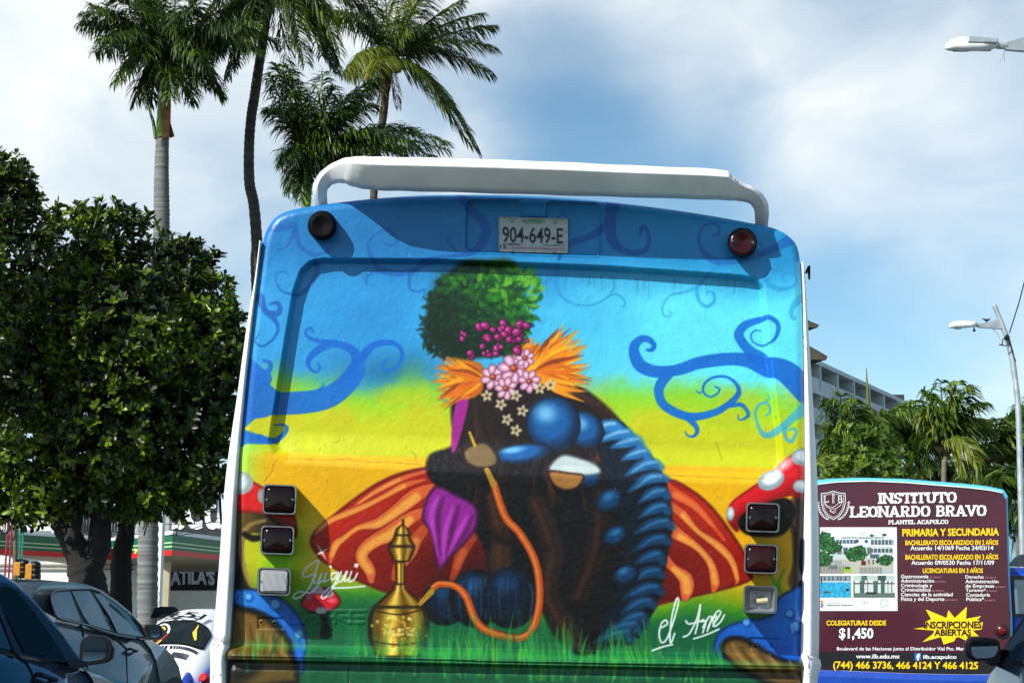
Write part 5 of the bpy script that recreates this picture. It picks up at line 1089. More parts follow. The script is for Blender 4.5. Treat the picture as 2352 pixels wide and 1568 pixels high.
for nm_, y0, y1, n, a0, a1 in (('engine_vents', .40, .45, 30, 56, 124), ('engine_vents', .26, .34, 7, 64, 86), ('engine_vents', .26, .34, 7, 94, 116)):
    vb2 = MB()
    if n == 30:
        for k in range(n):
            a = (a0 + (a1 - a0) * k / (n - 1)) * D2R; vb2.poly([beetle(y0, a - .012, .006), beetle(y0, a + .012, .006), beetle(y1, a + .012, .006), beetle(y1, a - .012, .006)])
    else:
        for k in range(n):
            y = y0 + (y1 - y0) * k / (n - 1)
            for i in range(8):
                A0 = (a0 + (a1 - a0) * i / 8) * D2R; A1_ = (a0 + (a1 - a0) * (i + 1) / 8) * D2R; vb2.poly([beetle(y, A0, .006), beetle(y, A1_, .006), beetle(y + .007, A1_, .006), beetle(y + .007, A0, .006)])
    vb2.build(nm_, M_trim, bt, kind='stuff')
tb = MB(); put_text(tb, '2451', lambda s, t: beetle(.90 + .18 * t, (64 + 46 * s) * D2R, .05), .03, .12); tb.build('roof_number', M_k, bt)
# round club sticker and a winged sticker on the glass
def stk(cx, cy, r0, r1, c, a0=0, a1=360, nm='window_sticker'):
    mb = MB(); n = 24
    for k in range(n):
        A0, A1_ = math.radians(a0 + (a1 - a0) * k / n), math.radians(a0 + (a1 - a0) * (k + 1) / n)
        def q(r, A): return beetle(cy - .12 + r * math.sin(A) * .17, (91 + cx + r * math.cos(A) * 10) * D2R, .020)
        mb.poly([q(r0, A0), q(r0, A1_), q(r1, A1_), q(r1, A0)])
    mb.build(nm, c, rg_)
M_st = mat('sticker_white', (.7, .7, .68), .4); M_sr = mat('sticker_red', (.5, .03, .03), .4); M_sy = mat('sticker_yellow', (.75, .5, .05), .4)
stk(-13, .78, .78, .95, M_st, -10, 190); stk(-13, .78, .45, .6, M_sy, 20, 160); stk(-13, .78, .1, .35, M_st); stk(-13, .78, .85, .95, M_sr, -80, -10); stk(-13, .70, .55, .7, M_sy, 200, 330)
mb = MB(); mb.poly([beetle(y - .1, (90 + a) * D2R, .02) for a, y in ((17, .93), (18.5, .89), (18.5, .83), (24, .68), (22, .66), (18, .71), (15, .77), (16.5, .84))]); mb.build('window_sticker', M_sy, rg_)
for s_ in (-1, 1):
    mb = MB(); rings = []
    for j in range(9):
        y = -.12 + j * .14; r = .05 + .34 * math.sin(math.pi * (j + .4) / 9.5) ** .6
        rings.append([BC + bX * (s_ * (.56 + .16 * max(0, math.cos(k * math.pi / 10)) * 1)) + bX * s_ * .0 + bY * y + Vector((0, 0, .36)) + (bX * s_ * .2 * abs(math.cos(k * math.pi / 10 - math.pi / 2)) * 0) + Vector((0, 0, r * math.sin(k * math.pi / 10) * 1.05)) + bX * s_ * (.05 * math.sin(k * math.pi / 10)) for k in range(11)])
    wv = []
    for j, rg2 in enumerate(rings): wv.append([p for p in rg2] + [p - bX * s_ * .25 for p in rg2[::-1]])
    fe = MB().loft(wv).build('wing', M_bb, bt, smooth=True)
    c = BC + bX * s_ * .66 + bY * .02 + Vector((0, 0, .62)); ax = (-bY + Vector((0, 0, .25))).normalized(); 
    MB().tube([c + ax * -.05, c + ax * .03, c + ax * .08], [.07, .075, .05], 12).build('tail_lamp', mat('beetle_tail_red', (.5, .01, .01), .2), fe)
    for yk in (.75, 3.3):
        cc_ = BC + bX * s_ * .68 + bY * yk + Vector((0, 0, .32)); wheel(bt, cc_, -bX * s_, .32, .16)
MB().tube([BC + bX * x + bY * y + Vector((0, 0, .36)) for x, y in ((-.75, .1), (-.6, -.12), (0, -.2), (.6, -.12), (.75, .1))], .05, 8).build('bumper', M_chrome, bt, smooth=True)
# ------------------------------------------------------------------ palms
M_frond_r = leafmat('royal_frond', (.006, .020, .004), (.11, .19, .016), .38, .22)
M_frond_c = leafmat('coconut_frond', (.012, .028, .005), (.16, .22, .02), .4, .28)
M_frond_y = leafmat('yellowing_frond', (.10, .14, .02), (.26, .26, .03), .4, .3)
M_ringtr = mat('ringed_trunk', (.14, .145, .14), .85, var=.55, scale=1, bump=.4, bscale=6, stretch=(.5, .5, 11))
M_dktr = mat('dark_palm_trunk', (.05, .042, .036), .9, var=.6, scale=1, bump=.5, bscale=12, stretch=(.8, .8, 9))
M_shaft = mat('green_crownshaft', (.16, .30, .02), .35, var=.25, scale=2)
M_dry = mat('dry_sheath', (.30, .12, .04), .7, var=.4, scale=6)
M_stalk = mat('frond_stalk', (.12, .17, .03), .5, var=.2)
M_coco = mat('coconut_husk', (.05, .035, .015), .8, var=.4, scale=6)
def frond(base, tip, sag, L, n, root, m, rnd, wind=(.35, 0, 0), wd=.05, stiff=.5, stalk=.03, two=False, nm='frond', start=.10):
    base, tip = Vector(base), Vector(tip); ctl = base.lerp(tip, .45) + Vector((0, 0, sag)); mb = MB(); wind = Vector(wind)
    def P(t): return base * (1 - t) ** 2 + ctl * 2 * t * (1 - t) + tip * t * t
    pts = [P(i / 10) for i in range(11)]; mb.tube(pts, [stalk * (1 - .85 * i / 10) for i in range(11)], 4, False)
    for i in range(n):
        t = start + (1 - start) * (i + rnd.random() * .6) / n; p = P(t); T_ = (P(min(1, t + .02)) - P(max(0, t - .02))).normalized()
        S_ = T_.cross(Vector((0, 0, 1)));
        if S_.length < .05: S_ = Vector((1, 0, 0))
        S_.normalize(); U_ = S_.cross(T_)
        for sg in (-1, 1):
            l = L * (math.sin(math.pi * min(1, .16 + .80 * t)) ** .55) * rnd.uniform(.8, 1.1)
            d = (T_ * rnd.uniform(.45, .75) + S_ * sg * rnd.uniform(.55, 1) + U_ * rnd.uniform(-.1, .35) + Vector((0, 0, -.35)) * (1 - stiff) + wind * rnd.uniform(.5, 1.2)).normalized()
            if two: d = (d + Vector((rnd.gauss(0, .25), rnd.gauss(0, .25), rnd.gauss(0, .25)))).normalized()
            d2 = (d + Vector((0, 0, -1)) * (1.25 - stiff) * rnd.uniform(.6, 1.2) + wind * .5).normalized()
            d3 = (d2 + Vector((0, 0, -.9)) * (1.1 - stiff) + wind * .4).normalized()
            a, b, c = p + d * l * .4, p + d * l * .4 + d2 * l * .32, p + d * l * .4 + d2 * l * .32 + d3 * l * .28
            w = d.cross(Vector((rnd.gauss(0, .5), rnd.gauss(0, .5), 1))); w.normalize(); w *= wd * rnd.uniform(.6, 1.1) * .5
            mb.add([p - w * .4, p + w * .4, a + w, a - w, b + w * .75, b - w * .75, c], [(0, 1, 2, 3), (3, 2, 4, 5), (5, 4, 6)])
    return mb.build(nm, m, root)
def uvpath(pts, Y): return [at(u, v, Y) for u, v in pts]
def trunk(root, pts, Y, w, m, rings=True, nm='trunk', rnd=R, to_ground=True):
    P = [np.array(p, float) for p in catmull(pts, 6)]; C3 = [at(p[0], p[1], Y) for p in P]
    W_ = list(np.interp(np.linspace(0, 1, len(P)), np.linspace(0, 1, len(w)), w)) if isinstance(w, (list, tuple)) else [w] * len(P)
    # fine rings: many short segments with a little step at each scar
    pts3 = []; rad = []
    tot = sum((C3[i + 1] - C3[i]).length for i in range(len(C3) - 1)); N_ = max(12, int(tot / .09)) if rings else len(C3)
    N_ = max(N_, 24)
    for i in range(N_ + 1):
        t = i / N_ * (len(C3) - 1); k = min(int(t), len(C3) - 2); f = t - k; pts3.append(C3[k].lerp(C3[k + 1], f)); r = (W_[k] + (W_[k + 1] - W_[k]) * f) * Y / F / 2
        rad.append(r * (1 + (.05 if i % 2 else -.03) * (1 if rings else 0) + rnd.uniform(-.015, .015) + (0 if rings else rnd.uniform(-.04, .05))))
    if to_ground and pts3[0].z > 0: pts3.insert(0, Vector((pts3[0].x, pts3[0].y, -.05))); rad.insert(0, rad[0])
    return MB().tube(pts3, rad, 16).build(nm, m, root, smooth=True)
def palm(name_pts, Y, label, group=None, nm='palm_tree', cat='palm'):
    b = at(*name_pts, Y); return empty(nm, (b.x, Y, 0), label, cat, group)
GP = 'tall palms behind the left trees'
# 1 royal palm with green and orange crownshaft
rn = random.Random(11)
Y1 = 40; p1 = palm((341, 1400), Y1, 'ringed grey royal palm with a green and orange crownshaft, leftmost of the tall palms', GP, 'royal_palm')
trunk(p1, [(338, 1440), (341, 1200), (350, 900), (366, 620), (371, 520), (371, 400), (373, 318)], Y1, [46, 46, 42, 38, 38, 34, 30], M_ringtr)
trunk(p1, [(373, 318), (376, 250), (380, 180), (384, 130)], Y1 - .02, [32, 30, 28, 22], M_shaft, False, 'crownshaft', to_ground=False)
sh1 = MB(); sh1.prism([at(u, v, Y1 - .22) for u, v in ((372, 318), (371, 230), (376, 170), (389, 180), (391, 240), (389, 312))], (0, .1, 0)); sh1.build('dry_sheath', M_dry, p1)
sh2 = MB(); sh2.prism([at(u, v, Y1 - .18) for u, v in ((385, 250), (392, 285), (400, 312), (390, 316), (384, 300))], (0, .06, 0)).build('loose_sheath', M_dktr, p1)
MB().tube([at(358, 318, Y1 - .1), at(352, 280, Y1 - .1), at(342, 250, Y1 - .1), at(332, 232, Y1 - .1)], [.06, .05, .035, .01], 6).build('spathe', mat('spathe_green', (.05, .09, .03), .5), p1)
C1 = (384, 132)
for (u, v, sag, dy) in ((182, 52, .9, -1), (215, 120, 1.3, 1), (262, 190, 1.5, -1.5), (310, 235, 1.0, -1), (345, 235, .9, 1), (205, 10, .5, 2), (280, -60, .6, 1), (350, -90, .3, -1), (420, -100, .3, 2), (500, -60, .7, -1), (560, 10, 1.0, 1), (505, 120, 1.3, 1), (470, 200, 1.5, -1.2), (512, 222, 1.4, .5), (440, 235, 1.0, -1), (600, 60, 1.2, -1.5), (640, 100, 1.4, 1.5), (330, -10, 1, 2.5), (450, 20, 1, -2.5), (190, 30, 1.2, -2), (230, 90, 1.2, -3), (600, 120, 1.2, -2.5), (560, 60, .9, -3), (300, 150, 1.6, -2.5), (390, 230, 1.2, -2.5), (250, -20, .8, -2), (480, 160, 1.4, -3)):
    frond(at(*C1, Y1), at(u, v, Y1 + dy), sag * .7, .95, 120, p1, M_frond_r, rn, (.25, 0, -.05), .048, .35, .045, True)
# 2 slim dark coconut palm
Y2 = 42; p2 = palm((600, 700), Y2, 'slim dark curving palm whose trunk leaves the top edge of the photo', GP, 'coconut_palm')
trunk(p2, [(600, 760), (592, 690), (588, 600), (590, 560), (583, 470), (573, 420), (572, 340), (577, 270), (585, 220), (592, 170), (606, 80), (622, -20), (632, -60)], Y2, [28, 26, 26, 25, 24, 24, 22, 20], M_dktr)
for (u, v, sag, dy) in ((770, 165, 1.1, -1), (760, 150, 1.6, 1), (700, 150, .9, -2), (480, 90, 1.3, -1), (455, 160, 1.5, 1), (545, 150, 1.2, -1.5), (740, 40, 1.0, 2), (870, 60, 1.2, .5), (800, 10, 1.2, -1), (500, -40, 1.0, 1), (850, -40, .8, -1), (470, 40, 1.4, -2), (560, 100, 1.2, -2.5), (520, 180, 1.6, -1), (690, 110, 1.3, -2.5), (780, 120, 1.7, -2)):
    frond(at(632, -62, Y2), at(u, v, Y2 + dy), sag * .9, 1.05, 120, p2, M_frond_c, rn, (.35, 0, -.05), .045, .3, .04)
for (u, v, sag, dy) in ((782, 168, 1.6, -1.5), (740, 130, 1.4, -2), (660, 165, 1.2, -2), (470, 130, 1.6, -2), (530, 170, 1.4, -1.5)):
    frond(at(622, -20, Y2), at(u, v, Y2 + dy), sag, .9, 120, p2, M_frond_r, rn, (.28, 0, 0), .045, .35, .04, True)
# 3 short royal palm behind the spoiler
Y3 = 38; p3 = palm((700, 600), Y3, 'bushy royal palm with a lime green shaft, right behind the left end of the spoiler', GP, 'royal_palm')
trunk(p3, [(700, 900), (700, 600), (702, 480), (703, 440)], Y3, [26, 26, 22, 20], M_ringtr)
trunk(p3, [(704, 475), (706, 430), (708, 390), (706, 350)], Y3 - .02, [21, 21, 19, 14], M_shaft, False, 'crownshaft', to_ground=False)
C3_ = (704, 375)
for (u, v, sag, dy) in ((612, 170, .5, -.8), (630, 150, 1.0, 1), (616, 250, 1.0, -1.2), (660, 150, .6, .5), (745, 165, .2, 1), (768, 200, .3, -1), (870, 180, .5, 1), (868, 178, 1.0, -.4), (860, 240, .8, -1.2), (1032, 330, 1.5, -1), (1030, 345, 1.1, .5), (960, 300, 1.1, 1.2), (930, 355, 1.2, -1.4), (790, 340, .8, -1), (820, 390, 1.0, 1), (760, 400, .7, -1), (690, 460, .9, -1), (665, 440, 1, 1), (650, 380, 1, -1.4), (690, 200, .1, -1.5), (1000, 360, 1, -2), (880, 380, 1, 2), (960, 340, 1.6, -2.5), (820, 210, .6, -2)):
    frond(at(*C3_, Y3), at(u, v, Y3 + dy), sag * .8, .78, 120, p3, M_frond_r, rn, (.28, 0, .02), .044, .45, .04, True)
# 4 coconut palm right
Y4 = 52; p4 = palm((860, 560), Y4, 'coconut palm with long wind-swept fronds, rightmost of the tall palms above the spoiler', GP, 'coconut_palm')
trunk(p4, [(856, 620), (858, 460), (868, 330), (880, 270), (888, 190), (894, 150)], Y4, [20, 18, 18, 19, 18, 20], M_dktr)
C4 = (895, 140)
MB().tube([at(893, 165, Y4), at(895, 140, Y4), at(897, 118, Y4)], [.2, .42, .25], 10).build('leaf_base', M_coco, p4)
for k in range(7):
    c = at(878 + rn.uniform(0, 40), 152 + rn.uniform(-8, 16), Y4 - .5 + rn.uniform(0, .4)); o_ = MB(); 
    o_.loft([[c + Vector((math.cos(a) * r, math.sin(a) * r, z)) for a in [6.283 * i / 8 for i in range(8)]] for r, z in ((.01, -.16), (.10, -.1), (.13, 0), (.10, .1), (.01, .15))]).build('coconut', M_coco, p4, smooth=True)
for (u, v, sag, dy, m_) in ((1135, 60, .6, 1, 0), (1138, 110, 1.0, -1, 0), (1130, 175, 1.3, 1, 0), (1095, 350, 1.7, -.6, 0), (1080, 335, 1.2, 1.5, 0), (1020, 250, 1.1, -2, 0), (1060, 0, .5, 1, 0), (1000, -60, .3, -1, 0), (930, -90, .2, 1, 1), (880, -70, .2, -1, 0), (960, -30, .4, 2, 1), (820, -20, .5, 2, 0), (760, 30, 1.2, -1, 0), (700, 20, 1.4, 1, 0), (790, 165, 1.2, -1.2, 1), (800, 175, 1.0, .6, 1), (850, 175, .8, -2, 1), (985, 60, .8, -2.5, 0), (1110, 30, .7, 3, 0)):
    frond(at(*C4, Y4), at(u, v, Y4 + dy), sag, 1.25, 110, p4, M_frond_y if m_ else M_frond_c, rn, (.45, 0, -.12), .05, .45, .05)

M_deadf = leafmat('dead_frond', (.10, .06, .02), (.24, .15, .05), .7, .1)
for (u, v, dy) in ((868, 262, -.6), (915, 250, -.8), (850, 225, .5)): frond(at(893, 150, Y4), at(u, v, Y4 + dy), .35, .6, 40, p4, M_deadf, rn, (.25, 0, -.2), .04, .1, .03, nm='dead_frond')
# ------------------------------------------------------------------ broad-leaved trees on the left
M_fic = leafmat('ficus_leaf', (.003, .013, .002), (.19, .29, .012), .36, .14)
M_bark = mat('dark_bark', (.012, .010, .009), .95, var=.5, scale=4, bump=.8, bscale=14)
def leaf_quad(mb, p, d, nrm, l, w):
    s_ = d.cross(nrm).normalized() * w * .5; q = nrm * l * .07
    mb.add([p, p + d * l * .35 + s_ * .75 + q * .5, p + d * l * .72 + s_ + q * .5, p + d * l + s_ * .15, p + d * l * .72 - s_ + q * .5, p + d * l * .35 - s_ * .75 + q * .5], [(0, 1, 2, 3), (3, 4, 5, 0)])
def rosette(mb, c, ax, rnd, l, n=8):
    ax = ax.normalized(); a = ax.orthogonal().normalized(); b = ax.cross(a); ph = rnd.uniform(0, 6.3)
    for k in range(n):
        t = ph + k * 2.4; sp_ = rnd.uniform(.5, 1.3); d = (ax * rnd.uniform(.15, .9) + (a * math.cos(t) + b * math.sin(t)) * sp_).normalized()
        nr_ = (ax - d * ax.dot(d)); nr_ = nr_.normalized() if nr_.length > .05 else a
        leaf_quad(mb, c + ax * rnd.uniform(-.04, .05), d, nr_, l * rnd.uniform(.7, 1.15), l * rnd.uniform(.34, .46))
def crown(root, lobes, Y, l, m, rnd, dens=26, twigs=60, n=8):
    mb = MB(); protos = []
    for k in range(3):
        t_ = MB(); rosette(t_, Vector((0, 0, 0)), Vector((0, -.3, 1)), rnd, l * 1.1, 9); rosette(t_, Vector((l * .5, 0, -l * .3)), Vector((.6, -.4, .7)), rnd, l, 6)
        t_.tube([Vector((0, 0, -l * 1.6)), Vector((0, 0, 0))], [.012, .005], 4); me = bpy.data.meshes.new('leafy_twig'); me.from_pydata(t_.v, [], t_.f); me.materials.append(m); protos.append(me)
    spots = []
    for (u, v, r, dy) in lobes:
        c = at(u, v, Y + dy); rr_ = r * Y / F; cnt = int(dens * 4 * math.pi * rr_ * rr_)
        for i in range(cnt):
            d = Vector((rnd.gauss(0, 1), rnd.gauss(0, 1), rnd.gauss(0, 1))).normalized(); q = rnd.random() ** .33 if rnd.random() < .35 else rnd.uniform(.86, 1.1)
            if d.y > .35 and q > .8 and rnd.random() < .7: continue
            p = c + d * rr_ * q; rosette(mb, p, d + Vector((-.15, -.15, .55)), rnd, l, n)
            if q > 1.0 and d.y < .1: spots.append((p, d))
    mb.build('crown', m, root, kind='stuff')
    rnd.shuffle(spots); rl = rootloc(root)
    for i, (p, d) in enumerate(spots[:twigs]):
        o = bpy.data.objects.new('leafy_twig', protos[i % 3]); COL.objects.link(o); o.parent = root; o.location = p + d * .06 - rl
        o.rotation_euler = (rnd.uniform(-.5, .5), d.x * .9 + rnd.uniform(-.3, .3), rnd.uniform(0, 6.28)); s_ = rnd.uniform(.9, 1.3); o.scale = (s_, s_, s_)
rt = random.Random(5)
YT = 27
t1 = empty('ficus_tree', (at(255, 1400, YT).x, YT, 0), 'dense dark broad-leaved tree with a thick forked trunk, filling the left side', 'tree', 'broad-leaved street trees')
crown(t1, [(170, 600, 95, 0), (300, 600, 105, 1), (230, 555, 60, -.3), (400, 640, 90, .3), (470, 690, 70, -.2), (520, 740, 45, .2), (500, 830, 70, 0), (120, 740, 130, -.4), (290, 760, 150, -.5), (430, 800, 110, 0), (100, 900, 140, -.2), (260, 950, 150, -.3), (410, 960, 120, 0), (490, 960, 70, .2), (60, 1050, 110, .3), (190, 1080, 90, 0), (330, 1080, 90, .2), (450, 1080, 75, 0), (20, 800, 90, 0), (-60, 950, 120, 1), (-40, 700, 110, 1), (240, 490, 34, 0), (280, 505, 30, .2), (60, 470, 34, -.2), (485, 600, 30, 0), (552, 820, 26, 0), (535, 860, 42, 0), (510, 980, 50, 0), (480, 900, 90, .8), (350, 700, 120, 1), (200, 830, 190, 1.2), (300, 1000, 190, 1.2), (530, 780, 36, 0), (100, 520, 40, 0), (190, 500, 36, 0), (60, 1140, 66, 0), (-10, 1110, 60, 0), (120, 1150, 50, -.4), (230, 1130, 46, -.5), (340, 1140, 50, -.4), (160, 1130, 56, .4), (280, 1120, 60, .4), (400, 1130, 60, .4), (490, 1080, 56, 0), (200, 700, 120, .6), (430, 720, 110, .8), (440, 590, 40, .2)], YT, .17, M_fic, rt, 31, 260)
bk = MB()
def limb(pts, w, root, Y, nm='limb'): return trunk(root, [cL(x, y) for x, y in pts], Y, w, M_bark, False, nm, to_ground=False)
trunk(t1, [cL(600, 1080), cL(590, 900), cL(560, 760)], YT, [100, 84, 76], M_bark, False, 'trunk')
limb([(560, 780), (480, 600), (400, 480), (300, 340), (200, 180), (100, -60)], [66, 56, 48, 40, 34, 26, 14], t1, YT)
limb([(590, 800), (660, 660), (675, 520), (670, 350), (640, 100), (600, -200)], [60, 56, 48, 40, 34, 20], t1, YT)
limb([(480, 620), (520, 420), (480, 250), (500, 0)], [34, 26, 22, 12], t1, YT - .2)
t2 = empty('ficus_tree', (at(285, 1400, YT + 2).x, YT + 2, 0), 'narrow dark trunk with small knots standing between the forked tree and the ringed palm', 'tree', 'broad-leaved street trees')
trunk(t2, [cL(810, 1080), cL(815, 930), cL(820, 700), cL(850, 560), cL(850, 400), cL(840, 200), cL(820, -100)], YT + 2, [52, 50, 46, 38, 34, 30, 20], M_bark, False)
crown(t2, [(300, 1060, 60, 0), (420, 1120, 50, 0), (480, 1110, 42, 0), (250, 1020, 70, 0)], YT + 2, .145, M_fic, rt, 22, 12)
limb([(850, 420), (900, 440), (925, 470), (900, 300), (960, 100)], [16, 14, 10, 10, 8], t2, YT + 2)
trunk(t2, [cL(1490, 500), cL(1480, 300), cL(1470, 100), cL(1400, -200)], YT + 1, [5, 6, 6, 6], M_bark, False, 'drooping_branch', to_ground=False)
t3 = empty('ficus_tree', (at(-60, 1400, YT - 2).x, YT - 2, 0), 'darker tree cut off by the left edge, its top standing higher than its neighbour', 'tree', 'broad-leaved street trees')
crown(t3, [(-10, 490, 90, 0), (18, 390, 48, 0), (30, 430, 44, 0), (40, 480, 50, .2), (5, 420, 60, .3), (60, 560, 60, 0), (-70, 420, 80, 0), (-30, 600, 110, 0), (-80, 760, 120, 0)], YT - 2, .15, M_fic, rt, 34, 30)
trunk(t3, [(-80, 1430), (-76, 1000), (-50, 700), (-20, 500)], YT - 2, [60, 50, 40, 16], M_bark, False)
# ------------------------------------------------------------------ petrol station and buildings behind the trees
M_gg = mat('canopy_green', hexc('0c6a44', .8), .45, var=.06, scale=1); M_gr = mat('canopy_red', hexc('e02020', .85), .45, var=.05, scale=1)
M_gw = mat('canopy_white', (.75, .76, .76), .5, var=.05, scale=1); M_soff = mat('soffit_tan', (.42, .36, .24), .7, var=.1, scale=1)
M_dark = mat('dark_panel', (.02, .024, .028), .5, var=.3, scale=2); M_mint = mat('pale_stripe', hexc('d0e8b0', .8), .45)
stn = empty('petrol_station', (at(330, 1430, 70).x, 70, 0), 'petrol station with a green canopy striped in red and pale lines behind the tree trunks', 'petrol station')
ZT, ZB = 5.2, 4.28
cpts = [(at(-60, 1430, 66).x, 66), (at(410, 1430, 73).x, 73), (at(387, 1430, 67).x + 0, 67), (at(560, 1430, 74).x, 74)]
cpts = [(at(-60, 1430, 65).x, 65.0), (at(245, 1430, 72).x, 72.0), (at(388, 1430, 67).x, 67.0), (at(560, 1430, 75).x, 75.0)]
def band(z0, z1, out_, m, nm, segs=(0, 1, 2)):
    mb = MB()
    for i in segs:
        (x0, y0), (x1, y1) = cpts[i], cpts[i + 1]; mb.prism([(x0, y0 - out_, z0), (x1, y1 - out_, z0), (x1, y1 - out_, z1), (x0, y0 - out_, z1)], (0, .08 + out_, 0))
    return mb.build(nm, m, stn)
band(ZB, ZT, 0, M_gg, 'canopy_fascia'); band(ZB - .02, ZB + .20, .02, M_gr, 'red_stripe'); band(ZT - .05, ZT + .04, .02, M_gw, 'white_edge')
band(ZB + .33, ZB + .38, .015, M_mint, 'pale_stripe'); band(ZB + .50, ZB + .55, .015, M_mint, 'pale_stripe')
MB().add([(x, y + .1, ZB + .01) for x, y in cpts] + [(cpts[3][0], 90, ZB + .01), (cpts[0][0], 90, ZB + .01)], [(0, 1, 2, 3, 4, 5)]).build('soffit', M_soff, stn)
MB().prism([(x, y + .1, ZT) for x, y in cpts] + [(cpts[3][0], 90, ZT), (cpts[0][0], 90, ZT)], (0, 0, .12)).build('canopy_roof', M_gw, stn)
# flame badge and the letter that shows on the band
def onband(u, v, i=1, k=.04):
    (x0, y0), (x1, y1) = cpts[i], cpts[i + 1]; d = ray(u, v); dx, dy = x1 - x0, y1 - y0; t = (x0 * dy - y0 * dx) / (d.x * dy - d.y * dx); p = Vector((0, 0, EYE)) + d * t; p.y -= k; return p
fl = [(742, 640), (752, 668), (756, 690), (748, 720), (728, 732), (700, 730), (690, 705), (700, 675), (722, 662)]
MB().poly([onband(*cL(x, y)) for x, y in fl][::-1]).build('flame_badge', M_gr, stn); MB().poly([onband(*cL(728 + (x - 728) * .55, 700 + (y - 700) * .55), k=.05) for x, y in fl][::-1]).build('badge_bird', M_gw, stn)
mb = MB(); put_text(mb, 'M', lambda s, t: onband(*cL(908 + 34 * s, 695 - 34 * t)), .04); mb.build('station_letter', mat('yellow_letter', hexc('e8e060', .8), .5), stn)
def col(u0, u1, v0, Y, m, nm, root, d=None):
    a, b = at(u0, v0, Y), at(u1, v0, Y); return MB().box((a.x, Y, -.02), (b.x, Y + (d or (b.x - a.x)), a.z)).build(nm, m, root)
col(373, 390, 1289, 69, M_soff, 'canopy_column', stn)
py_ = empty('white_pylon', (at(370, 1430, 50).x, 50, 0), 'tall white square column standing in front of the petrol station', 'pylon')
col(361, 379, 1060, 50, M_white, 'column', py_, .4)
# painted wall building with black signs
bld = empty('sign_building', (at(450, 1430, 92).x, 92, 0), 'white building behind the station with big lettering on black signs', 'building')
a, b = at(385, 1290, 92), at(560, 1290, 92); top_ = at(440, 1150, 92).z
MB().box((a.x, 92, 0), (b.x + 4, 104, top_)).build('wall', M_white, bld)
def sgn(x0, y0, x1, y1, m, nm, k=.1, f=cL, Y=92): p, q = at(*f(x0, y0), Y - k), at(*f(x1, y1), Y - k); return MB().box((p.x, Y - k, q.z), (q.x, Y - k + .09, p.z)).build(nm, m, bld)
sgn(1118, 405, 1500, 592, M_dark, 'upper_sign'); sgn(1140, 790, 1500, 942, M_dark, 'lower_sign'); sgn(1100, 340, 1470, 406, M_gg, 'green_board', .14)
def stext(body, x0, x1, yt, yb, m, nm, root, bold=.03, Y=91.85, arch=0, f=cL):
    mb = MB(); put_text(mb, body, lambda s, t: at(*f(x0 + (x1 - x0) * s, yb + (yt - yb) * t + arch * (1 - (2 * s - 1) ** 2)), Y), bold); return mb.build(nm, m, root)
stext('acu', 1118, 1500, 240, 522, M_gw, 'big_lettering', bld, .02); stext("ATILA'S", 1146, 1446, 815, 905, M_gw, 'painted_name', bld, .05, arch=-10)
sg2 = sgn(1380, 250, 1462, 398, M_dark, 'small_black_sign', .3); stext('S', 1422, 1456, 345, 388, M_gw, 'sign_letter', bld, .0, 91.6)
# long white wall and sheds at left
w1 = empty('white_warehouse', (at(60, 1430, 84).x, 84, 0), 'long white building with a ribbed roof edge above the green canopy at far left', 'building')
def wb(x0, y0, x1, y1, Y, d, m, nm, root): p, q = at(*cL(x0, y0), Y), at(*cL(x1, y1), Y); return MB().box((p.x, Y, q.z), (q.x, Y + d, p.z)).build(nm, m, root)
p_, q_ = at(*cL(-60, 380), 84), at(*cL(350, 760), 84); MB().box((p_.x, 84, 0), (q_.x, 96, p_.z)).build('wall', M_white, w1)
rb = MB()
for k in range(34):
    x = 128 + k * 6.4; c0, c1 = at(*cL(x, 548), 83.5), at(*cL(x, 575), 82.6); rb.tube([c0, c1], .07, 4)
rb.build('ribbed_roof', mat('roof_sheet', (.12, .13, .13), .7), w1, kind='stuff'); wb(-60, 575, 350, 600, 83, .4, M_dark, 'roof_shade_strip', w1)  # dark strip set in as the shade below the ribbed roof
w2 = empty('white_garden_wall', (at(200, 1430, 78).x, 78, 0), 'low white wall with grey rails below the green canopy', 'wall')
p_, q_ = at(*cL(-60, 748), 78), at(*cL(900, 1500), 78); MB().box((p_.x, 78, 0), (q_.x, 78.4, p_.z)).build('wall', M_white, w2)
for y in (765, 795): wb(-60, y, 900, y + 11, 77.9, .08, mat('rail_grey', (.30, .28, .22), .7), 'rail', w2)
w3 = empty('white_shop_wall', (at(450, 1430, 80).x, 80, 0), 'plain white wall under the black lettered sign, beside the beetle', 'wall')
p_, q_ = at(*cL(740, 945), 80), at(*cL(1520, 1500), 80); MB().box((p_.x, 80, 0), (q_.x, 80.4, p_.z)).build('wall', M_white, w3)
w4 = empty('blue_awning_shop', (at(230, 1430, 88).x, 88, 0), 'shop with a pale blue awning and dark railing seen between the trunks', 'building')
p_, q_ = at(*cL(540, 280), 88), at(*cL(1118, 700), 88); MB().box((p_.x, 88.5, 0), (q_.x, 89.2, at(*cL(600, 235), 88).z)).build('wall', mat('shop_wall', (.30, .32, .33), .8, var=.2, scale=.5), w4)
wb(530, 290, 810, 420, 87.8, .5, mat('awning_blue', hexc('8cd4f4', .85), .5, var=.1), 'awning', w4); wb(530, 290, 810, 330, 87.7, .1, M_gw, 'awning_edge', w4); wb(560, 425, 800, 545, 88.2, .2, M_dark, 'dark_opening', w4)
for k in range(13): x = 562 + k * 19; wb(x, 455, x + 3, 545, 88.0, .05, M_chrome, 'railing_bar', w4)
wb(480, 170, 760, 240, 90, 4, mat('terracotta_wall', (.45, .14, .07), .8, var=.2), 'upper_floor', w4)
hl = empty('house_on_the_rise', (at(40, 1430, 120).x, 120, 0), 'dim blue-grey houses glimpsed above the white warehouse at far left', 'building')
wb(-60, 310, 280, 390, 120, 10, mat('blue_grey_wall', (.12, .16, .22), .8, var=.4, scale=.3), 'wall', hl)
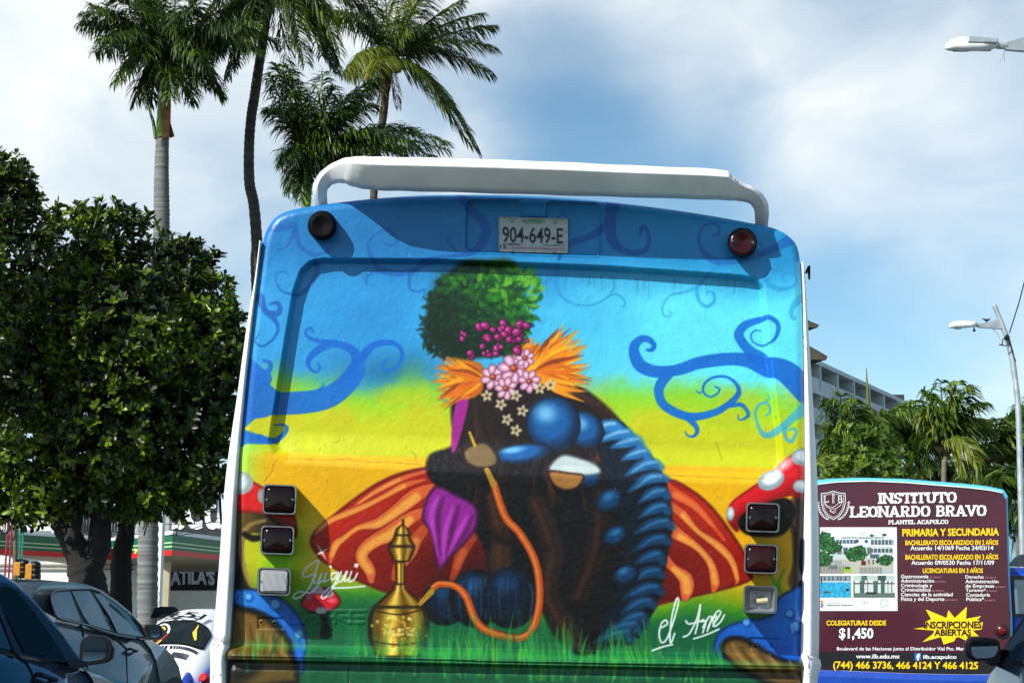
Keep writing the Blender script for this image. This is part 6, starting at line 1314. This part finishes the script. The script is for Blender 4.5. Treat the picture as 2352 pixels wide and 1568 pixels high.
wb(0, 345, 40, 375, 119.8, .2, mat('cream_wall', (.5, .42, .25), .8), 'window', hl)
# utility pole, traffic lights
M_pole = mat('mossy_pole', (.10, .10, .06), .85, var=.4, scale=4); M_steel = mat('galvanised_steel', (.36, .40, .42), .5, metal=.4, var=.2, scale=6)
up = empty('utility_pole', (at(cL(105, 800)[0], 1430, 45).x, 45, 0), 'mossy utility pole with a pale transformer box and coiled cable at far left', 'utility pole')
trunk(up, [cL(100, 1400), cL(102, 800), cL(106, 330)], 45, [11, 10, 9], M_pole, False, 'pole')
def ub(x0, y0, x1, y1, Y, d, m, nm, root, bev=0, f=cL): p, q = at(*f(x0, y0), Y), at(*f(x1, y1), Y); return MB().box((p.x, Y, q.z), (q.x, Y + d, p.z)).build(nm, m, root, bevel=bev)
ub(80, 370, 118, 425, 44.6, .3, M_white, 'transformer_box', up, .02)
MB().tube([at(*cL(30 + 34 * math.cos(a), 515 + 44 * math.sin(a)), 44.8) for a in [6.283 * i / 24 for i in range(25)]], .03, 5).build('cable_coil', M_trim, up)
ub(160, 462, 206, 470, 45, .05, M_trim, 'crossarm', up)
for i, (x0, y0, x1, y1) in enumerate(((92, 752, 152, 845), (170, 762, 232, 868))):
    tl = empty('traffic_light', (at(cL(x0, 0)[0], 1430, 38).x, 38, 0), ('yellow cased traffic light hanging from the utility pole, left of the pair', 'lower yellow cased traffic light above the roof of the dark SUV')[i], 'traffic light', 'pair of traffic lights')
    ub(x0, y0, x0 + 42, y1, 38, .3, mat('signal_yellow', hexc('d08a10', .8), .5, var=.15), 'case', tl, .02)
    for k in range(3):
        yy = y0 + (y1 - y0) * (k + .5) / 3; c = at(*cL(x0 + 44, yy), 38.1)
        rgs = [[c + Vector((dx, .1 * math.cos(a), r * math.sin(a))) for a in [6.283 * j / 10 for j in range(10)]] for dx, r in ((-.02, .12), (.10, .13), (.2, .10))]
        MB().loft(rgs).build('visor', M_trim, tl, smooth=True)
    MB().tube([at(*cL(110, y0 - 12), 38.2), at(*cL(150, y0 - 16), 38.2), at(*cL(x0 + 26, y0 - 10), 38.2), at(*cL(x0 + 22, y0 + 4), 38.2)], .03, 6).build('bracket', M_trim, tl)
for i, (x0, y0, x1, y1) in enumerate(((60, 390, 100, 610), (132, 360, 156, 580))):
    ms = empty('lattice_mast', (at(cL(x0, 0)[0], 1430, 60).x, 60, 0), ('red painted lattice mast behind the utility pole', 'green painted lattice mast right of the utility pole')[i], 'mast')
    m_ = (mat('mast_red', (.30, .02, .05), .6), mat('mast_green', (.02, .2, .14), .6))[i]; mb = MB(); a, b = at(*cL(x0, y0), 60), at(*cL(x1, y1), 60)
    for x in (a.x, (a.x + b.x) / 2, b.x): mb.tube([(x, 60, 0), (x, 60, a.z)], .04, 5)
    for k in range(8): z = b.z + (a.z - b.z) * k / 8; mb.tube([(a.x, 60, z), (b.x, 60, z + .3)], .025, 4)
    mb.build('lattice', m_, ms)
wr = []
for (p, q, s_) in (((100, 345), (1500, 520), .6), ((100, 380), (1500, 440), .9), ((110, 360), (1500, 480), .3), ((1100, 400), (1500, 430), .1)):
    a, b = at(*cL(*p), 44), at(*cL(*q), 60); pts = [a.lerp(b, t) - Vector((0, 0, s_ * 4 * t * (1 - t))) for t in [i / 14 for i in range(15)]]
    wr.append(pts)
LB = ['upper slack cable running right from the utility pole past the trunks', 'sagging cable from the transformer box to behind the painted bus', 'middle cable crossing in front of the lettered sign', 'short cable just above the big white letters']
for pts, l in zip(wr, LB): tag(MB().tube(pts, .018, 4).build('overhead_cable', M_trim, origin=pts[0]), l, 'cable', 'cables over the petrol station')
dc = empty('parked_car', (at(cL(1120, 0)[0], 1430, 30).x, 30, 0), 'dark car roof just showing above the white beetle', 'car')
MB().loft([[at(*cL(x, y), Yq) for x, y in ((1010, 1130), (1040, 1064), (1080, 1051), (1170, 1052), (1192, 1062), (1240, 1130))] for Yq in (30, 31.4)]).build('roof', M_g1, dc, smooth=False)
MB().box((dc.location.x - 1.0, 30, .3), (dc.location.x + 1.6, 31.6, 1.0)).build('body', M_g1, dc, bevel=.1)

# ------------------------------------------------------------------ street lamps, bird
def lamp_head(root, f, pts_top, lens, Y, w):
    P = [f(*p) for p in pts_top]; cen = np.mean(np.array(P), 0); rings = []
    for k, dy in ((.15, -w), (.7, -w * .85), (.94, -w * .5), (1, 0), (.94, w * .5), (.7, w * .85), (.15, w)):
        rings.append([at(cen[0] + (u - cen[0]) * (.4 + .6 * k), cen[1] + (v - cen[1]) * k, Y + dy) for u, v in P])
    h = MB().loft(rings).build('lamp_head', mat('lamp_cowl', (.62, .63, .62), .45, var=.12, scale=8), root, smooth=True)
    P = [f(*p) for p in lens]; cen = np.mean(np.array(P), 0)
    MB().loft([[at(cen[0] + (u - cen[0]) * (.4 + .6 * k), cen[1] + (v - cen[1]) * k, Y + dy) for u, v in P] for k, dy in ((.2, -w * .7), (.85, -w * .6), (1.0, 0), (.85, w * .6), (.2, w * .7))]).build('lamp_glass', mat('lamp_glass', (.30, .36, .26), .15, var=.15), h, smooth=True)
YL = 30
l1 = empty('street_lamp', (at(2349, 1430, YL).x, YL, 0), 'galvanised street lamp with a curved top and a dove on its arm', 'street lamp', 'street lamps along the road')
pp = [(2352, 1460), (2349, 1300), (2345, 1150), (2341, 1000), (2338, 930), (2333, 880), (2324, 820), (2314, 780), (2300, 742), (2290, 716), (2284, 701)]
trunk(l1, pp, YL, [15, 14, 13.5, 13, 13, 12, 11, 11], M_steel, False, 'pole')
ar = [cH(1283, 468), cH(1305, 458), cH(1412, 426), cH(1448, 494), cH(1285, 484)]
MB().prism([at(u, v, YL - .04) for u, v in ar], (0, .08, 0)).build('bracket_arm', M_steel, l1)
MB().tube([at(*cH(1265, 470), YL), at(*cH(1290, 472), YL)], .045, 8).build('collar', M_steel, l1)
lamp_head(l1, cH, [(1088, 480), (1092, 466), (1115, 448), (1160, 442), (1262, 444), (1272, 464), (1262, 482), (1180, 490), (1120, 492), (1090, 490)], [(1110, 486), (1140, 478), (1180, 482), (1165, 497), (1130, 497)], YL, .16)
MB().tube([at(*cH(1248, 484), YL), at(*cH(1250, 510), YL)], [.008, .03], 6).build('photocell', M_trim, l1)
MB().tube([at(*cH(x, y), YL - .15) for x, y in ((1450, 545), (1430, 560), (1425, 590), (1405, 592), (1450, 600), (1470, 585), (1462, 550), (1480, 610), (1510, 700))], .012, 5).build('loose_cable', M_trim, l1)
MB().tube([at(*cH(x, y), YL) for x, y in ((1365, 490), (1400, 530), (1418, 572))], .008, 5).build('thin_wire', M_steel, l1)
MB().tube([at(*cH(1452, 545), YL - .12), at(*cH(1462, 552), YL - .1)], [.07, .05], 6).build('clamp', M_trim, l1)
tag(MB().tube([at(*cH(1470, 520), YL - .1), at(*cH(1530, 330), YL - .5), at(*cH(1600, 60), YL - 1.5)], .012, 5).build('overhead_cable', M_trim, origin=at(*cH(1470, 520), YL)), 'taut cable climbing from the street lamp out of the right edge', 'cable')
Yl2 = 17
l2 = empty('street_lamp', (at(2470, 1430, Yl2).x, Yl2, 0), 'street lamp at the upper right corner, its head and bracket only, weathered metal cowl', 'street lamp', 'street lamps along the road')
cT = lambda x, y: ((3600 + x / 1.0444) / 1.7415, (y / 1.0453) / 1.7415)
MB().prism([at(*cT(x, y), Yl2 - .03) for x, y in ((440, 180), (518, 155), (620, 118), (640, 215), (518, 212), (442, 206))], (0, .06, 0)).build('bracket_arm', M_steel, l2)
trunk(l2, [(2480, 1460), (2476, 600), (2452, 200), (2410, 60)], Yl2, [22, 20, 17, 16], M_steel, False, 'pole')
MB().tube([at(*cT(405, 192), Yl2), at(*cT(445, 194), Yl2)], .042, 8).build('collar', M_steel, l2)
lamp_head(l2, cT, [(186, 200), (192, 186), (210, 170), (240, 156), (285, 152), (410, 160), (414, 190), (395, 206), (330, 214), (250, 218), (205, 214), (188, 208)], [(190, 203), (230, 196), (300, 200), (312, 208), (280, 218), (225, 218)], Yl2, .15)
MB().prism([at(*cT(x, y), Yl2 - .16) for x, y in ((284, 149), (412, 160), (411, 178), (284, 176))], (0, .3, 0)).build('cowl_plate', M_steel, l2, bevel=.01)
for pts in (((370, 176), (376, 190), (372, 216)), ((437, 208), (430, 240), (415, 264)), ((436, 208), (437, 264))): MB().tube([at(*cT(x, y), Yl2 - .1) for x, y in pts], .004, 4).build('loose_wire', M_steel, l2)
# dove
cb = cH(1328, 438); 
def bird():
    prof = [(1302, 432, 2), (1306, 430, 4.5), (1311, 433, 5.5), (1317, 438, 8), (1326, 440, 9.5), (1336, 439, 8), (1344, 434, 4.5), (1353, 430, 2.2)]
    rings = []
    for x, y, r in prof:
        c = at(*cH(x, y), YL - .02); rr_ = r / 1.568 / 1.7415 * YL / F; rings.append([c + Vector((0, .8 * rr_ * math.cos(a), rr_ * math.sin(a))) for a in [6.283 * k / 10 for k in range(10)]])
    b_ = MB().loft(rings); c0 = at(*cH(1302, 432), YL); b_.loft([[c0 + Vector((0, .006 * math.cos(a), .006 * math.sin(a))) for a in [6.283 * k / 5 for k in range(5)]], [c0 + Vector((-.035, 0, -.006))] * 5])
    c1 = at(*cH(1326, 446), YL); 
    for s_ in (-.02, .02): b_.tube([c1 + Vector((0, s_, 0)), c1 + Vector((0, s_, -.05))], .006, 4)
    tag(b_.build('dove', mat('dove_feathers', (.012, .011, .012), .7), origin=c1, smooth=True), 'small dark dove perched on the bracket of the street lamp', 'bird')
bird()

# ------------------------------------------------------------------ hotel and palms at right
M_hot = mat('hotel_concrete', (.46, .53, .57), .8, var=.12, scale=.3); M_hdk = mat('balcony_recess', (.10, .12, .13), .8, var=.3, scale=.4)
hA, hB = at(1850, 1430, 143), at(2075, 1430, 172); hv = (hB - hA); hv.z = 0; hlen = hv.length; hx = hv.normalized(); hn = Vector((hx.y, -hx.x, 0))
if hn.y > 0: hn = -hn
ht = empty('hotel', (hA.x, hA.y, 0), 'long concrete hotel with rows of recessed balconies behind the palms at right', 'building')
def HP(t, z, k=0): return Vector((hA.x, hA.y, 0)) + hx * t + hn * k + Vector((0, 0, z))
ztop = at(1872, 818, 146).z
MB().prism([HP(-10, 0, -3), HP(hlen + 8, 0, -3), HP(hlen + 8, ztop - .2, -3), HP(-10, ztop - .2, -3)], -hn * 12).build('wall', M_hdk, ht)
bay, flr = 5.6, 3.0; nb_ = int((hlen + 16) / bay); nf = int(ztop / flr)
for f_ in range(nf + 1):
    z = ztop - f_ * flr
    MB().prism([HP(-10, z - .45, .15), HP(hlen + 8, z - .45, .15), HP(hlen + 8, z, .15), HP(-10, z, .15)], -hn * 3.3).build('floor_slab', M_hot, ht)
    if f_ < nf:
        for b_ in range(nb_):
            t = -9.8 + b_ * bay
            if f_ < 4: MB().prism([HP(t + .1, z - flr, .05), HP(t + bay - .4, z - flr, .05), HP(t + bay - .4, z - flr + 1.15, .05), HP(t + .1, z - flr + 1.15, .05)], -hn * .15).build('balcony_front', M_hot, ht)
for b_ in range(nb_ + 1):
    t = -10 + b_ * bay; MB().prism([HP(t, 0, .1), HP(t + .35, 0, .1), HP(t + .35, ztop, .1), HP(t, ztop, .1)], -hn * 3.2).build('party_wall', M_hot, ht)
for f_ in range(4):
    for b_ in range(nb_):
        t = -9.6 + b_ * bay; z = ztop - f_ * flr - .5
        MB().prism([HP(t + .7, z - 2.2, -2.9), HP(t + 3.6, z - 2.2, -2.9), HP(t + 3.6, z, -2.9), HP(t + .7, z, -2.9)], -hn * .08).build('sliding_door', M_gl2, ht)
        if (b_ + f_) % 3: MB().prism([HP(t + 4.0, z - 1.9, -2.6), HP(t + 4.9, z - 1.9, -2.6), HP(t + 4.9, z - 1.3, -2.6), HP(t + 4.0, z - 1.3, -2.6)], -hn * .3).build('air_conditioner', M_white, ht)
c = HP(40, ztop, -3); MB().box((c.x, c.y, c.z), (c.x + 2.5, c.y + 2, c.z + 1.2)).build('roof_hut', M_dark, ht)
# thatch-eaved roof corner nearer than the hotel
pv_ = empty('thatched_pavilion', (at(1840, 1430, 60).x, 60, 0), 'dark eaves of a thatched roof sticking out beside the painted bus', 'pavilion')
for (pts) in ([(1800, 700), (1862, 738), (1882, 746), (1878, 752), (1800, 752)], [(1800, 760), (1870, 800), (1901, 818), (1898, 826), (1860, 826), (1800, 800)]):
    MB().prism([at(u, v, 60) for u, v in pts], (-1, 3, 0)).build('eave', mat('thatch', (.05, .045, .035), .95, var=.4, scale=3), pv_)
MB().box((at(1830, 1430, 61).x, 61, 0), (at(1858, 1430, 61).x, 63, at(1800, 750, 61).z)).build('post', M_dark, pv_)
M_frond_f = leafmat('bright_frond', (.03, .07, .008), (.22, .30, .03), .4, .3)  # brighter, greener leaf tones for the palms at right
def far_palm(cu, cv_, Y, base, tips, label, m=M_frond_f, L=1.3, wd=.11, w=10, seed=1, ypal=(), wind=(.5, 0, -.12), n=46):
    r_ = random.Random(seed); p = empty('coconut_palm', (at(base[0], 1430, Y).x, Y, 0), label, 'palm', 'palms in front of the hotel')
    trunk(p, [(base[0], 1440), base, ((base[0] + cu) / 2 + 2, (base[1] + cv_) / 2), (cu, cv_)], Y, [w * 1.2, w, w], M_dktr if w < 9 else mat('pale_trunk', (.14, .12, .09), .9, var=.3, scale=3), False)
    MB().tube([at(cu, cv_ + 8, Y), at(cu, cv_ - 4, Y)], [.3, .5], 8).build('leaf_base', M_coco, p)
    for i, (u, v, sag) in enumerate(tips):
        frond(at(cu, cv_, Y), at(u, v, Y + r_.uniform(-3, 3)), sag, L, n, p, M_frond_y if i in ypal else m, r_, wind, wd, .4, .07)
    return p
def ring_tips(cu, cv_, R_, k=13, rnd=None, lean=30, up=1.0):
    out = []
    for i in range(k):
        a = math.radians(-175 + 350 * i / (k - 1)) if True else 0; a = math.radians(200 - 340 * i / (k - 1))
        r = R_ * rnd.uniform(.8, 1.1); u = cu + math.cos(a) * r + lean; v = cv_ - math.sin(a) * r * up + 10
        out.append((u, v, rnd.uniform(.6, 1.7) + (.8 if math.sin(a) < .2 else 0)))
    return out
rp = random.Random(31)
far_palm(2172, 1032, 62, (2168, 1090), [(2100, 1010, 1.2), (2112, 960, 1.2), (2120, 900, .9), (2160, 872, .4), (2200, 875, .8), (2230, 885, 1.1), (2262, 925, 1.3), (2270, 975, 1.4), (2275, 990, 1.0), (2240, 1060, 1.4), (2215, 1085, 1.3), (2250, 1040, 1.8), (2130, 1060, 1.2), (2190, 910, .4), (2225, 960, .8)], 'tallest wind-blown coconut palm, its crown against the sky left of the street lamp', seed=2, ypal=(1, 9, 10), w=11)
far_palm(1935, 1065, 60, (1925, 1120), [(1876, 1070, .8), (1880, 1110, .9), (1905, 1010, .6), (1900, 920, .5), (1930, 900, .4), (1960, 915, .7), (1990, 935, 1), (2010, 1000, 1.2), (2050, 1010, 1.2), (1990, 1100, 1.2), (1960, 1110, 1), (1920, 960, .3), (1975, 1000, .9), (1895, 1040, .8)], 'coconut palm with yellowish stalks close beside the painted bus, in front of the hotel', seed=3, ypal=(0, 1, 9, 10), w=11)
far_palm(2040, 1020, 66, (2045, 1100), ring_tips(2040, 1010, 88, 17, rp, 30), 'dark shaggy palm crown under the end of the hotel roof', seed=4, w=10)
MB()
sp1 = at(1997, 1000, 64); sq = at(1990, 845, 64); pz = bpy.data.objects['coconut_palm.004'] if 'coconut_palm.004' in bpy.data.objects else None
if pz is not None: MB().tube([sp1, sp1.lerp(sq, .5), sq], [.12, .07, .015], 6).build('spear_leaf', M_frond_y, pz)
far_palm(2100, 1000, 72, (2105, 1100), ring_tips(2100, 990, 84, 15, rp, 22), 'palm leaning between the dark shaggy crown and the tallest palm', seed=5, w=9)
far_palm(2282, 1050, 66, (2290, 1120), [(2352, 950, .8), (2370, 980, 1.2), (2330, 940, .8), (2290, 960, .6), (2270, 985, .8), (2250, 1040, 1.0), (2240, 1100, 1.2), (2360, 1040, 1.3), (2350, 1090, 1.4), (2320, 1110, 1.2), (2265, 1100, 1.2), (2390, 1010, 1.2)], 'coconut palm just left of the street lamp pole, fronds blown across the lamp', seed=6, w=9)
far_palm(2385, 1010, 70, (2380, 1120), ring_tips(2385, 1000, 96, 15, rp, 10), 'palm half cut off by the right edge behind the lamp pole', seed=7, w=9)
far_palm(2150, 1110, 90, (2150, 1150), ring_tips(2150, 1100, 58, 14, rp, 12), 'small low palm in front of the hill, right of the tallest trunk', M_frond_r, seed=8, w=7)
far_palm(2235, 1120, 84, (2235, 1160), ring_tips(2235, 1112, 54, 13, rp, 12), 'low palm crown just above the right end of the maroon bus roof', M_frond_r, seed=9, w=7)
far_palm(2335, 1135, 55, (2338, 1400), ring_tips(2335, 1150, 70, 15, rp, 10), 'short palm behind the blue bus under the street lamp', M_frond_r, seed=10, w=9)
M_shrub = leafmat('bright_shrub', (.05, .10, .012), (.20, .28, .03), .4, .3)  # light yellow-green leaf tones of the shrub tree
s1 = empty('shrub_tree', (at(1985, 1430, 56).x, 56, 0), 'bright yellow-green leafy tree above the left half of the maroon bus', 'tree')
crown(s1, [(1960, 1010, 40, 0), (2010, 1010, 46, 0), (1990, 1060, 66, 0), (2050, 1050, 40, 0), (1940, 1080, 50, 0), (2040, 1090, 55, 0), (1900, 1110, 40, 0)], 56, .24, M_shrub, rt, 9, 10, 7)
trunk(s1, [(1985, 1440), (1982, 1200), (1985, 1040)], 56, [12, 10, 5], M_dktr, False)
s2 = empty('hedge_tree', (at(1920, 1430, 75).x, 75, 0), 'dark green tree mass low behind the maroon bus', 'tree')
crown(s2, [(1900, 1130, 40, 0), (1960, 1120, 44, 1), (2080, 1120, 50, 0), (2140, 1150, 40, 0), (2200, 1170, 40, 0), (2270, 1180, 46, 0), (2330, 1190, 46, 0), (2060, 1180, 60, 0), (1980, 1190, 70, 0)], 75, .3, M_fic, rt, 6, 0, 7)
trunk(s2, [(2010, 1440), (2010, 1150)], 75, [12, 6], M_dktr, False)
